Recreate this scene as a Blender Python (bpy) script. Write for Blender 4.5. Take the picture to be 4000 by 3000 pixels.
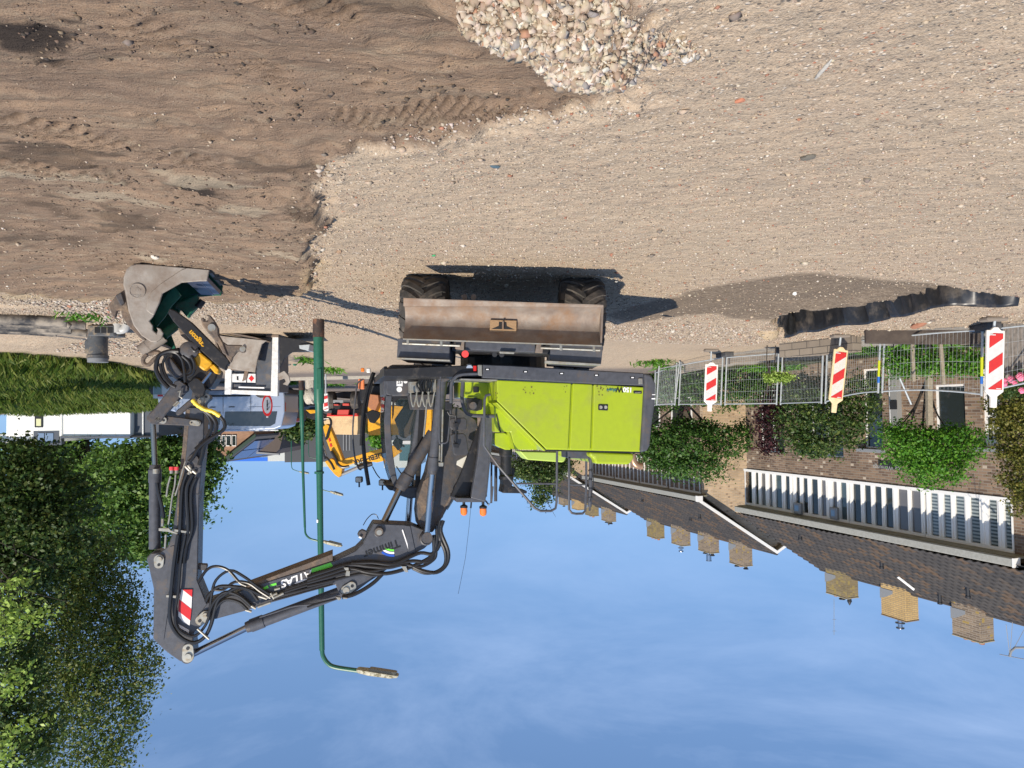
import bpy, bmesh, math, random
import numpy as np
from mathutils import Vector, Matrix
random.seed(7); RS = np.random.RandomState(11)
for o in list(bpy.data.objects): bpy.data.objects.remove(o)
scene = bpy.context.scene
COL = scene.collection
R = math.radians
# ------------------------------------------------------------------ camera (the photo was taken with the phone upside down)
F, H, ROLL = 2800.0, 1.72, 0.014
PITCH = math.atan(100 / F)
_r = Vector((math.cos(ROLL), 0, -math.sin(ROLL)))
_u0 = Vector((math.sin(ROLL), 0, math.cos(ROLL)))
FW = Vector((0, math.cos(PITCH), -math.sin(PITCH)))
UP = (_u0 - FW * _u0.dot(FW)).normalized()
RT = FW.cross(UP).normalized()
cd = bpy.data.cameras.new('camera'); cam = bpy.data.objects.new('camera', cd); COL.objects.link(cam)
cd.sensor_fit = 'HORIZONTAL'; cd.sensor_width = 36; cd.lens = 36 * F / 4000
cd.clip_start = .05; cd.clip_end = 3000
m = Matrix.Identity(4)
for i in range(3):
    m[i][0] = -RT[i]; m[i][1] = -UP[i]; m[i][2] = -FW[i]
m[2][3] = H
cam.matrix_world = m
scene.camera = cam
# ------------------------------------------------------------------ sky, sun, exposure
SUN_EL, SUN_AZ = R(43), math.atan2(.40, -.915)
w = bpy.data.worlds.new('World'); scene.world = w; w.use_nodes = True
nt = w.node_tree; N = nt.nodes; L = nt.links
bg = N['Background']
sky = N.new('ShaderNodeTexSky'); sky.sky_type = 'NISHITA'; sky.sun_disc = False
sky.sun_elevation = SUN_EL; sky.sun_rotation = SUN_AZ; sky.air_density = 1.05; sky.dust_density = .35; sky.ozone_density = 5
tc = N.new('ShaderNodeTexCoord')
mp = N.new('ShaderNodeMapping'); mp.inputs['Scale'].default_value = (1.0, 1.3, 3.6); mp.inputs['Rotation'].default_value = (0, R(-14), 0)
nz = N.new('ShaderNodeTexNoise'); nz.inputs['Scale'].default_value = 2.2; nz.inputs['Detail'].default_value = 9; nz.inputs['Roughness'].default_value = .62; nz.inputs['Distortion'].default_value = .35
rp = N.new('ShaderNodeValToRGB'); rp.color_ramp.elements[0].position = .42; rp.color_ramp.elements[1].position = .80
rp.color_ramp.elements[1].color = (.30, .30, .30, 1)
sp = N.new('ShaderNodeSeparateXYZ'); mr = N.new('ShaderNodeMapRange'); mr.inputs[1].default_value = .12; mr.inputs[2].default_value = .34; mr.inputs[3].default_value = .25
mu = N.new('ShaderNodeMath'); mu.operation = 'MULTIPLY'
mx = N.new('ShaderNodeMixRGB'); mx.inputs[2].default_value = (5.6, 6.8, 9.2, 1)
L.new(tc.outputs['Generated'], mp.inputs[0]); L.new(mp.outputs[0], nz.inputs['Vector']); L.new(nz.outputs['Fac'], rp.inputs[0])
L.new(tc.outputs['Generated'], sp.inputs[0]); L.new(sp.outputs[2], mr.inputs[0])
L.new(rp.outputs[0], mu.inputs[0]); L.new(mr.outputs[0], mu.inputs[1]); L.new(mu.outputs[0], mx.inputs[0])
sv = N.new('ShaderNodeMapRange'); sv.inputs[1].default_value = -.02; sv.inputs[2].default_value = 1; sv.inputs[3].default_value = .17; sv.inputs[4].default_value = .8
sc_ = N.new('ShaderNodeCombineXYZ'); vn = N.new('ShaderNodeVectorMath'); vn.operation = 'NORMALIZE'
L.new(sp.outputs[2], sv.inputs[0]); L.new(sp.outputs[0], sc_.inputs[0]); L.new(sp.outputs[1], sc_.inputs[1]); L.new(sv.outputs[0], sc_.inputs[2])
L.new(sc_.outputs[0], vn.inputs[0]); L.new(vn.outputs[0], sky.inputs['Vector'])
L.new(sky.outputs[0], mx.inputs[1]); L.new(mx.outputs[0], bg.inputs[0])
bg.inputs[1].default_value = .135
sd = bpy.data.lights.new('sun', 'SUN'); sd.energy = 5.0; sd.angle = R(.5); sd.color = (1, .90, .76)
so = bpy.data.objects.new('sun', sd); COL.objects.link(so)
sdir = Vector((math.sin(SUN_AZ) * math.cos(SUN_EL), math.cos(SUN_AZ) * math.cos(SUN_EL), math.sin(SUN_EL)))
so.rotation_euler = (-sdir).to_track_quat('-Z', 'Y').to_euler(); so.location = (20, -40, 40)
scene.view_settings.view_transform = 'Standard'; scene.view_settings.look = 'None'
scene.view_settings.exposure = .22; scene.view_settings.gamma = 1
# ------------------------------------------------------------------ geometry helpers
def ray(px, py):
    return RT * ((2000 - px) / F) + UP * ((py - 1500) / F) + FW
CAM = Vector((0, 0, H))
def P(px, py, Y):
    d = ray(px, py); return CAM + d * (Y / d.y)
def proj(p):
    d = Vector(p) - CAM; z = d.dot(FW); return (2000 - d.dot(RT) / z * F, 1500 + d.dot(UP) / z * F)
def plane_hit(px, py, o, n):
    d = ray(px, py); t = (o - CAM).dot(n) / d.dot(n); return CAM + d * t
def smooth(e0, e1, x):
    t = np.clip((x - e0) / (e1 - e0), 0, 1); return t * t * (3 - 2 * t)
def base(x, y):
    x = np.asarray(x, float); y = np.asarray(y, float)
    A = -.042 * np.clip(x, -9, 5)
    Rr = np.interp(y, [0, 13, 16, 19, 23, 26, 60], [-3, -.45, -.14, .15, .42, .5, .5])
    k = .06
    h = np.clip(.5 + .5 * (A - Rr) / k, 0, 1)
    return Rr * (1 - h) + A * h + k * h * (1 - h)
def gz(x, y): return float(base(x, y))
def G(px, py, dz=0):
    z = 0
    for _ in range(14):
        d = ray(px, py); t = (z - H) / d.z if d.z < -1e-4 else 60
        if t > 90 or t < 0: t = 90
        p = CAM + d * t; z = .5 * z + .5 * (gz(p.x, p.y) + dz)
    return Vector((p.x, p.y, gz(p.x, p.y) + dz))
def Z5(x0, y0, s):
    return lambda x, y: (x0 + s * x, y0 + s * y)
ZA = Z5(300, 1000, .4521); ZB = Z5(500, 1600, .3617); ZC = Z5(500, 2100, .3617); ZD = Z5(1200, 1900, .3165)
ZG = Z5(1300, 1400, .3165); ZF = Z5(0, 1000, .3617); ZE = Z5(800, 1350, .3165); ZQ = Z5(540, 1350, .3676)
ZI = Z5(1700, 1700, .4069)
# ------------------------------------------------------------------ materials
def mat(name, col, rough=.6, metal=0, noise=None, bump=0, bscale=40, spec=.5, coat=0, alpha=1, dirt=None, trans=0, dirt_lo=.5, dirt_hi=.75, dscale=3, obj=True, emit=None):
    M = bpy.data.materials.new(name); M.use_nodes = True
    n = M.node_tree.nodes; l = M.node_tree.links; b = n['Principled BSDF']
    b.inputs['Base Color'].default_value = (*col, 1); b.inputs['Roughness'].default_value = rough; b.inputs['Metallic'].default_value = metal
    b.inputs['Specular IOR Level'].default_value = spec
    if coat: b.inputs['Coat Weight'].default_value = coat; b.inputs['Coat Roughness'].default_value = .15
    if alpha < 1: b.inputs['Alpha'].default_value = alpha
    if trans: b.inputs['Transmission Weight'].default_value = trans
    if emit: b.inputs['Emission Color'].default_value = (*emit, 1); b.inputs['Emission Strength'].default_value = 1
    t = n.new('ShaderNodeTexCoord'); cs = None
    if noise or dirt:
        z = n.new('ShaderNodeTexNoise'); z.inputs['Scale'].default_value = bscale * .4; z.inputs['Detail'].default_value = 5
        l.new(t.outputs['Object'], z.inputs['Vector'])
        mxx = n.new('ShaderNodeMixRGB'); mxx.inputs[1].default_value = (*col, 1)
        mxx.inputs[2].default_value = (*(noise or tuple(c * .75 for c in col)), 1)
        rr = n.new('ShaderNodeMapRange'); rr.inputs[1].default_value = .35; rr.inputs[2].default_value = .65
        l.new(z.outputs['Fac'], rr.inputs[0]); l.new(rr.outputs[0], mxx.inputs[0]); cs = mxx.outputs[0]
        l.new(cs, b.inputs['Base Color'])
    if dirt:
        z = n.new('ShaderNodeTexNoise'); z.inputs['Scale'].default_value = dscale; z.inputs['Detail'].default_value = 8; z.inputs['Roughness'].default_value = .7
        l.new(t.outputs['Object'], z.inputs['Vector'])
        rr = n.new('ShaderNodeMapRange'); rr.inputs[1].default_value = dirt_lo; rr.inputs[2].default_value = dirt_hi
        mxx = n.new('ShaderNodeMixRGB'); mxx.inputs[2].default_value = (*dirt, 1)
        l.new(z.outputs['Fac'], rr.inputs[0]); l.new(rr.outputs[0], mxx.inputs[0]); l.new(cs, mxx.inputs[1]); l.new(mxx.outputs[0], b.inputs['Base Color'])
        mr2 = n.new('ShaderNodeMapRange'); mr2.inputs[3].default_value = rough; mr2.inputs[4].default_value = .9
        l.new(rr.outputs[0], mr2.inputs[0]); l.new(mr2.outputs[0], b.inputs['Roughness'])
    if bump:
        z = n.new('ShaderNodeTexNoise'); z.inputs['Scale'].default_value = bscale; z.inputs['Detail'].default_value = 6
        l.new(t.outputs['Object'], z.inputs['Vector'])
        bb = n.new('ShaderNodeBump'); bb.inputs['Strength'].default_value = bump; bb.inputs['Distance'].default_value = .02
        l.new(z.outputs['Fac'], bb.inputs['Height']); l.new(bb.outputs[0], b.inputs['Normal'])
    return M
def leafmat(name, c1, c2, c3, rough=.5):
    M = bpy.data.materials.new(name); M.use_nodes = True
    n = M.node_tree.nodes; l = M.node_tree.links; b = n['Principled BSDF']; out = n['Material Output']
    g = n.new('ShaderNodeNewGeometry'); rp = n.new('ShaderNodeValToRGB')
    e = rp.color_ramp.elements; e[0].color = (*c1, 1); e[1].color = (*c3, 1); x = e.new(.55); x.color = (*c2, 1)
    l.new(g.outputs['Random Per Island'], rp.inputs[0]); l.new(rp.outputs[0], b.inputs['Base Color'])
    b.inputs['Roughness'].default_value = rough; b.inputs['Specular IOR Level'].default_value = .35
    tr = n.new('ShaderNodeBsdfTranslucent'); l.new(rp.outputs[0], tr.inputs[0])
    ms = n.new('ShaderNodeMixShader'); ms.inputs[0].default_value = .3
    l.new(b.outputs[0], ms.inputs[1]); l.new(tr.outputs[0], ms.inputs[2]); l.new(ms.outputs[0], out.inputs[0])
    return M
def brickmat(name, c1, c2, mortar, w_=.21, h_=.0625, off=.5, bump=.4, msize=.008, odd=None, oddth=.62):
    M = bpy.data.materials.new(name); M.use_nodes = True
    n = M.node_tree.nodes; l = M.node_tree.links; b = n['Principled BSDF']
    uv = n.new('ShaderNodeUVMap'); br = n.new('ShaderNodeTexBrick')
    br.inputs['Scale'].default_value = 1; br.inputs['Brick Width'].default_value = w_; br.inputs['Row Height'].default_value = h_
    br.inputs['Mortar Size'].default_value = msize; br.inputs['Mortar Smooth'].default_value = .1; br.offset = off
    br.inputs['Color1'].default_value = (*c1, 1); br.inputs['Color2'].default_value = (*c2, 1); br.inputs['Mortar'].default_value = (*mortar, 1)
    l.new(uv.outputs[0], br.inputs['Vector'])
    nz = n.new('ShaderNodeTexNoise'); nz.inputs['Scale'].default_value = 1.3; nz.inputs['Detail'].default_value = 6; l.new(uv.outputs[0], nz.inputs['Vector'])
    mm = n.new('ShaderNodeMixRGB'); mm.blend_type = 'MULTIPLY'; mm.inputs[0].default_value = .6
    r2 = n.new('ShaderNodeValToRGB'); r2.color_ramp.elements[0].position = .3; r2.color_ramp.elements[0].color = (.55, .55, .55, 1); r2.color_ramp.elements[1].position = .7
    l.new(nz.outputs['Fac'], r2.inputs[0]); l.new(br.outputs['Color'], mm.inputs[1]); l.new(r2.outputs[0], mm.inputs[2])
    src = mm.outputs[0]
    if odd:
        wn = n.new('ShaderNodeTexWhiteNoise'); wn.noise_dimensions = '2D'
        sn = n.new('ShaderNodeVectorMath'); sn.operation = 'SNAP'; sn.inputs[1].default_value = (w_ / 2, h_, 1)
        l.new(uv.outputs[0], sn.inputs[0]); l.new(sn.outputs[0], wn.inputs['Vector'])
        gt = n.new('ShaderNodeMath'); gt.operation = 'GREATER_THAN'; gt.inputs[1].default_value = oddth; l.new(wn.outputs['Value'], gt.inputs[0])
        m3 = n.new('ShaderNodeMixRGB'); m3.inputs[2].default_value = (*odd, 1); l.new(gt.outputs[0], m3.inputs[0]); l.new(src, m3.inputs[1]); src = m3.outputs[0]
    l.new(src, b.inputs['Base Color']); b.inputs['Roughness'].default_value = .85; b.inputs['Specular IOR Level'].default_value = .2
    bp = n.new('ShaderNodeBump'); bp.inputs['Strength'].default_value = bump; bp.inputs['Distance'].default_value = .01; bp.invert = True
    l.new(br.outputs['Fac'], bp.inputs['Height']); l.new(bp.outputs[0], b.inputs['Normal'])
    return M
# ------------------------------------------------------------------ objects
ORG = {}
def tag(o, label=None, cat=None, group=None, kind=None):
    if label: o['label'] = label
    if cat: o['category'] = cat
    if group: o['group'] = group
    if kind: o['kind'] = kind
    return o
def thing(name, loc, label, cat, group=None, rz=0):
    o = bpy.data.objects.new(name, None); COL.objects.link(o); o.location = loc; o.rotation_euler.z = rz; o.empty_display_size = .2
    ORG[o.name] = Vector(loc); return tag(o, label, cat, group)
class MB:
    def __init__(s): s.v = []; s.f = []; s.mi = []
    def add(s, vs, fs, mi=0):
        k = len(s.v); s.v += [Vector(p) for p in vs]; s.f += [[i + k for i in f] for f in fs]; s.mi += [mi] * len(fs); return s
    def box(s, c, sz, X=None, Y=None, Zv=None, mi=0):
        X = Vector(X or (1, 0, 0)); Zv = Vector(Zv or (0, 0, 1)); Y = Vector(Y) if Y else Zv.cross(X)
        c = Vector(c); hx, hy, hz = sz[0] / 2, sz[1] / 2, sz[2] / 2
        vs = [c + X * (hx * i) + Y * (hy * j) + Zv * (hz * k) for k in (-1, 1) for j in (-1, 1) for i in (-1, 1)]
        return s.add(vs, [(0, 2, 3, 1), (4, 5, 7, 6), (0, 1, 5, 4), (2, 6, 7, 3), (0, 4, 6, 2), (1, 3, 7, 5)], mi)
    def prism(s, pts, vec, mi=0):
        n = len(pts); pts = [Vector(p) for p in pts]; vec = Vector(vec)
        return s.add(pts + [p + vec for p in pts], [list(range(n)), list(range(2 * n - 1, n - 1, -1))] + [(i, i + n, (i + 1) % n + n, (i + 1) % n) for i in range(n)], mi)
    def loft(s, rings, mi=0, cap=True):
        n = len(rings[0]); vs = [p for r_ in rings for p in r_]
        fs = [(a * n + i, a * n + (i + 1) % n, (a + 1) * n + (i + 1) % n, (a + 1) * n + i) for a in range(len(rings) - 1) for i in range(n)]
        if cap: fs += [list(range(n))[::-1], [(len(rings) - 1) * n + i for i in range(n)]]
        return s.add(vs, fs, mi)
    def tube(s, pts, r, n=8, mi=0, cap=True):
        pts = [Vector(p) for p in pts]; rings = []
        rs = r if isinstance(r, (list, tuple)) else [r] * len(pts)
        up = None
        for i, p in enumerate(pts):
            t = (pts[min(i + 1, len(pts) - 1)] - pts[max(i - 1, 0)])
            if t.length < 1e-9: t = Vector((0, 0, 1))
            t.normalize()
            if up is None:
                up = Vector((0, 0, 1)) if abs(t.z) < .9 else Vector((1, 0, 0))
            x = t.cross(up).normalized(); up = x.cross(t).normalized()
            rings.append([p + (x * math.cos(2 * math.pi * k / n) + up * math.sin(2 * math.pi * k / n)) * rs[i] for k in range(n)])
        return s.loft(rings, mi, cap)
    def cyl(s, a, b, r, r2=None, n=16, mi=0): return s.tube([a, b], [r, r if r2 is None else r2], n, mi)
    def lathe(s, c, ax, prof, n=24, mi=0):
        ax = Vector(ax).normalized(); c = Vector(c); x = ax.orthogonal().normalized(); y = ax.cross(x)
        return s.loft([[c + ax * h + (x * math.cos(2 * math.pi * k / n) + y * math.sin(2 * math.pi * k / n)) * max(r_, 1e-4) for k in range(n)] for r_, h in prof], mi, True)
    def build(s, name, mt, parent=None, bev=0, smooth_=False, label=None, uv=True, ang=35, seg=1):
        org = ORG.get(parent.name, Vector()) if parent else Vector()
        me = bpy.data.meshes.new(name)
        me.from_pydata([p - org for p in s.v], [], s.f)
        bm = bmesh.new(); bm.from_mesh(me)
        bmesh.ops.recalc_face_normals(bm, faces=bm.faces)
        if uv:
            ul = bm.loops.layers.uv.new('UVMap')
            for f in bm.faces:
                nn = f.normal
                t = Vector((0, 0, 1)).cross(nn)
                t = t.normalized() if t.length > .05 else Vector((1, 0, 0))
                bt = nn.cross(t)
                for lp in f.loops:
                    q = lp.vert.co + org; lp[ul].uv = (q.dot(t), q.dot(bt))
        bm.to_mesh(me); bm.free()
        ms = mt if isinstance(mt, (list, tuple)) else [mt]
        for m_ in ms: me.materials.append(m_)
        if len(ms) > 1: me.polygons.foreach_set('material_index', s.mi)
        if smooth_:
            me.polygons.foreach_set('use_smooth', [True] * len(me.polygons)); me.set_sharp_from_angle(angle=R(ang))
        o = bpy.data.objects.new(name, me); COL.objects.link(o)
        if parent: o.parent = parent
        ORG[o.name] = org
        if label: o['label'] = label
        if bev:
            md = o.modifiers.new('bevel', 'BEVEL'); md.width = bev; md.segments = seg; md.limit_method = 'ANGLE'; md.angle_limit = R(40)
        return o
def np_mesh(name, V, Fq, mt, parent=None, uvs=False):
    """V (n,3), Fq (m,k) faces, fast"""
    me = bpy.data.meshes.new(name); V = np.asarray(V, np.float32); Fq = np.asarray(Fq, np.int32)
    if parent: V = V - np.array(ORG[parent.name], np.float32)
    k = Fq.shape[1]
    me.vertices.add(len(V)); me.vertices.foreach_set('co', V.ravel())
    me.loops.add(Fq.size); me.loops.foreach_set('vertex_index', Fq.ravel())
    me.polygons.add(len(Fq)); me.polygons.foreach_set('loop_start', np.arange(0, Fq.size, k, dtype=np.int32))
    try: me.polygons.foreach_set('loop_total', np.full(len(Fq), k, np.int32))
    except Exception: pass
    me.update(calc_edges=True)
    for m_ in (mt if isinstance(mt, list) else [mt]): me.materials.append(m_)
    o = bpy.data.objects.new(name, me); COL.objects.link(o)
    if parent: o.parent = parent; ORG[o.name] = ORG[parent.name]
    return o
def copy_tree(o, parent=None):
    c = o.copy(); COL.objects.link(c); c.parent = parent
    for ch in list(o.children): copy_tree(ch, c)
    return c
def spline(pts, k=6):
    pts = [Vector(p) for p in pts]; out = []
    q = [pts[0] * 2 - pts[1]] + pts + [pts[-1] * 2 - pts[-2]]
    for i in range(1, len(q) - 2):
        for j in range(k):
            t = j / k; a, b, c, d = q[i - 1], q[i], q[i + 1], q[i + 2]
            out.append(.5 * ((2 * b) + (c - a) * t + (2 * a - 5 * b + 4 * c - d) * t * t + (3 * b - a - 3 * c + d) * t ** 3))
    out.append(pts[-1]); return out
def clip(poly, nx, ny, c):
    """keep the side nx*x+ny*y<=c of a convex 2-D polygon"""
    out = []
    for i in range(len(poly)):
        a, b = poly[i], poly[(i + 1) % len(poly)]
        da, db = nx * a[0] + ny * a[1] - c, nx * b[0] + ny * b[1] - c
        if da <= 0: out.append(a)
        if da * db < 0:
            t = da / (da - db); out.append((a[0] + (b[0] - a[0]) * t, a[1] + (b[1] - a[1]) * t))
    return out
TEXTS = []
def text(s, o, u, v, size, mt, parent, name='lettering', align='LEFT', ext=.001, shear=0):
    c = bpy.data.curves.new(name, 'FONT'); c.body = s; c.size = size; c.extrude = ext; c.align_x = align; c.shear = shear
    c.materials.append(mt); ob = bpy.data.objects.new(name, c); COL.objects.link(ob)
    u = Vector(u).normalized(); n = u.cross(Vector(v)).normalized(); v = n.cross(u)
    org = ORG.get(parent.name, Vector()) if parent else Vector(); o = Vector(o) - org
    ob.parent = parent
    mm = Matrix.Identity(4)
    for i in range(3): mm[i][0] = u[i]; mm[i][1] = v[i]; mm[i][2] = n[i]; mm[i][3] = o[i]
    ob.matrix_local = mm
    TEXTS.append(ob); return ob
def vnoise(x, y, s, seed):
    rs = np.random.RandomState(seed); T = rs.rand(256, 256)
    x = x / s; y = y / s; xi = np.floor(x).astype(int); yi = np.floor(y).astype(int); fx = x - xi; fy = y - yi
    fx = fx * fx * (3 - 2 * fx); fy = fy * fy * (3 - 2 * fy)
    g = lambda i, j: T[(xi + i) % 256, (yi + j) % 256]
    return (g(0, 0) * (1 - fx) + g(1, 0) * fx) * (1 - fy) + (g(0, 1) * (1 - fx) + g(1, 1) * fx) * fy - .5
def fbm(x, y, s, seed, n=4, g=.5):
    r = 0; a = 1
    for i in range(n): r = r + a * vnoise(x, y, s / 2 ** i, seed + i); a *= g
    return r
def inpoly(x, y, poly):
    c = np.zeros(x.shape, bool); n = len(poly)
    for i in range(n):
        x1, y1 = poly[i][:2]; x2, y2 = poly[(i + 1) % n][:2]
        cond = ((y1 > y) != (y2 > y)) & (x < (x2 - x1) * (y - y1) / ((y2 - y1) or 1e-9) + x1); c ^= cond
    return c
def dist_poly(x, y, pts, closed=True):
    d = np.full(x.shape, 1e9); n = len(pts)
    for i in range(n if closed else n - 1):
        ax, ay = pts[i][:2]; bx, by = pts[(i + 1) % n][:2]
        dx, dy = bx - ax, by - ay; t = np.clip(((x - ax) * dx + (y - ay) * dy) / (dx * dx + dy * dy + 1e-12), 0, 1)
        d = np.minimum(d, np.hypot(x - ax - t * dx, y - ay - t * dy))
    return d
def sdf(x, y, pts):
    d = dist_poly(x, y, pts); return np.where(inpoly(x, y, pts), -d, d)
# ------------------------------------------------------------------ ground
def GP(lst, dz=0): return [tuple(G(a, b, dz)) for a, b in lst]
EARTH = GP([(2560, -300), (2500, 120), (2410, 360), (2250, 425), (2000, 450), (1800, 500), (1500, 555), (1275, 590), (1252, 760), (1228, 900), (1215, 1080),
            (1180, 1122), (1080, 1140), (1000, 1152), (830, 1158), (650, 1150), (500, 1140), (250, 1150), (150, 1130), (0, 1115), (-500, 1090), (-1200, 700), (-1500, -300)])
DARKG_SHADE = GP([(2366, 1230), (2578, 1166), (2700, 1140), (2777, 1121), (2940, 1094), (3085, 1076), (3202, 1071), (3356, 1094), (3582, 1107), (3700, 1121), (3700, 1160),
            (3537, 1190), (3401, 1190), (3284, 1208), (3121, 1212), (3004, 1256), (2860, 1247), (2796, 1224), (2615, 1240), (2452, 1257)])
TR_FAR = [(4300, 1222), (3957, 1198), (3718, 1193), (3491, 1248), (3266, 1279), (3071, 1318)]
TRENCH = GP([(3004, 1258), (3121, 1212), (3284, 1207), (3401, 1187), (3500, 1182), (3580, 1160), (3682, 1122), (3809, 1144), (3957, 1162), (4300, 1184)] + TR_FAR)
PATH = GP([(2520, 1438), (2760, 1408), (3000, 1362), (3230, 1334), (3440, 1300), (3700, 1280), (4200, 1248), (4200, 1326), (3700, 1350), (3500, 1356), (3300, 1396), (3000, 1416), (2750, 1436), (2520, 1462)])
xs = list(np.arange(-9.2, -3, .036)) + list(np.arange(-3, 3.2, .02)) + list(np.arange(3.2, 9.2, .036)); v = 9.2; st = .05
right = []
while v < 420: st *= 1.16; v += st; right.append(v)
xs = np.array([-a for a in right[::-1]] + xs + right)
ys = [-60, -30, -15, -8, -4, -2, -.5, .5, 1.2, 1.8, 2.2]; v = 2.4
while v < 14.5: ys.append(v); v += max(.017, .0050 * v)
while v < 420: ys.append(v); v *= 1.022
ys = np.array(ys); X, Y = np.meshgrid(xs, ys); X = X.ravel(); Y = Y.ravel()
wob = fbm(X, Y, .5, 3, 4) * .16
e_sd = sdf(X, Y, EARTH) + wob * 1.3; earth = smooth(.05, -.05, e_sd)
d_sd = sdf(X, Y, DARKG_SHADE) + wob; dark = smooth(.12, -.12, d_sd)  # dark gravel mask; the slope's shade is put into its colour too
t_sd = sdf(X, Y, TRENCH); t_sd2 = t_sd + fbm(X, Y, .18, 91, 3) * .10
far_line = np.array(dist_poly(X, Y, GP(TR_FAR), False))
p_sd = sdf(X, Y, PATH) + wob * .4; path = smooth(.1, -.02, p_sd)
Z = base(X, Y)
near = smooth(30, 12, Y) * smooth(12, 8, np.abs(X))
Z = Z + near * (fbm(X, Y, 2.2, 20, 4) * .05 + (1 - path) * fbm(X, Y, .18, 30, 3) * .010)
# raised earth layer: step against the gravel, fading away from it
edge_h = smooth(4.2, 6.5, Y) * .11
Z = Z + smooth(.03, -.05, e_sd) * edge_h * smooth(-2.2, -.3, e_sd) + earth * near * ((1 - smooth(4.2, 6.5, Y)) * -.03)
st_x = fbm(X * .35, Y * 2.2 + X * .12, .22, 40, 4) * .030 + fbm(X * .3, Y * 1.6, .7, 50, 3) * .06
Z = Z + earth * near * st_x + smooth(.35, 0, np.abs(e_sd)) * near * fbm(X, Y, .12, 60, 3) * .07
# tyre tracks pressed in the earth
TRK = [(G(100, 0), G(1450, 395), .17, .095), (G(-100, 440), G(900, 640), .20, .10), (G(900, -40), G(1500, 60), .12, .09), (G(1300, 480), G(2250, 400), .16, .085), (G(1180, 680), G(1230, 900), .16, .12), (G(-100, 620), G(500, 700), .16, .10)]
groove_shade = np.zeros_like(X)  # mask that darkens the lug hollows by colour, standing for their shade
for a, b, hw, pit in TRK:
    dx, dy = b.x - a.x, b.y - a.y; ln = math.hypot(dx, dy); dx /= ln; dy /= ln
    s = (X - a.x) * dx + (Y - a.y) * dy; t = -(X - a.x) * dy + (Y - a.y) * dx
    t = t + .03 * np.sin(s * 2.7)
    m_ = smooth(hw, hw * .8, np.abs(t)) * smooth(-.1, .2, s) * smooth(ln + .1, ln - .2, s) * smooth(-.38, -.12, fbm(X, Y, .5, 77, 2))
    ph = (s - t * 1.0 + 2.2 * t * t + .02 * fbm(X, Y, .2, 78, 2)) / pit; saw = (ph - np.floor(ph))
    Z = Z + m_ * earth * (-.012 + .028 * smooth(.45, .65, saw) * smooth(1, .85, saw)); groove_shade = np.maximum(groove_shade, m_ * earth * smooth(.5, .35, saw) * smooth(0, .12, saw))
# dark gravel slope dips into the trench
Z = Z - .16 * smooth(.1, -.9, d_sd) * smooth(1.6, 0, np.abs(t_sd)) * (t_sd > 0) * (1 - path)
Z = Z - .5 * smooth(.02, -.06, t_sd2 * (far_line > .15) + t_sd * (far_line <= .15)) * (Y < 16)
# lumps along the trench rim and beside the machine
rim = smooth(.5, .1, np.abs(t_sd)) * (t_sd > 0) * (far_line < .8)
Z = Z + rim * fbm(X, Y, .16, 90, 3) * .04
def mound(px, py, rx, ry, h, seed=5, rot=0.):
    global Z
    c = G(px, py); a = (X - c.x) * math.cos(rot) + (Y - c.y) * math.sin(rot); b = -(X - c.x) * math.sin(rot) + (Y - c.y) * math.cos(rot)
    d = np.sqrt((a / rx) ** 2 + (b / ry) ** 2) + fbm(X, Y, .25, seed, 3) * .35
    Z = Z + h * smooth(1, .1, d); return smooth(1.0, .8, d)
mound(2190, 60, .62, .34, .17, 6); mound(2330, 150, .4, .3, .10, 8)
m1 = mound(3000, 1300, .35, .3, .22, 11); mound(2600, 1420, 1.0, .3, .14, 12); mound(2850, 1340, .7, .35, .10, 13)
mound(120, 1330, 1.1, .5, .22, 15); mound(620, 1330, 1.4, .7, .14, 16); mound(30, 1200, .8, .3, -.12, 17)
mound(1150, 840, .35, .3, .05, 18); mound(950, 740, .5, .3, .05, 19)
def blot(*lst):
    r = np.zeros_like(X)
    for px, py, rx, ry, k in lst:
        c = G(px, py); q = c.y / F; gy = abs(G(px, py + ry).y - c.y) + .02
        d = np.hypot((X - c.x) / (rx * q), (Y - c.y) / gy) + fbm(X * .4, Y, .16, 71, 5) * 2.2; r = np.maximum(r, k * smooth(1.15, .6, d))
    return r
dark_blot = blot((180, 190, 260, 55, 1), (740, 715, 190, 32, 1), (60, 590, 260, 60, .6), (350, 850, 190, 35, .55), (90, 930, 150, 30, .4), (1050, 640, 160, 30, .45), (1200, 800, 40, 40, .5), (1350, 20, 400, 30, .45)) * earth  # darker blotches mixed into the earth colour at set spots
palee = blot((150, 685, 230, 22, .8), (760, 680, 200, 14, .7), (480, 770, 160, 20, .7), (1130, 955, 70, 22, .8), (600, 1000, 40, 15, .8), (950, 760, 90, 16, .6)) * earth
clod = smooth(-.02, .06, fbm(X * .55, Y, .16, 83, 3)) * smooth(.02, .12, fbm(X, Y, .9, 84, 2) + .3 * dark_blot + .15 * smooth(.5, 0, np.abs(e_sd)))
Z = Z + clod * earth * near * .022 + earth * near * (fbm(X * .6, Y, .09, 87, 3) * .022 + .02 * np.abs(fbm(X * .4, Y, .3, 88, 3)))
sandy = np.clip(m1 + smooth(.25, 0, np.abs(e_sd)) * (Y > 8.5) * .8 + smooth(.9, .2, np.hypot(X - G(90, 1160).x, (Y - G(90, 1160).y) * 2)), 0, 1)
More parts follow.
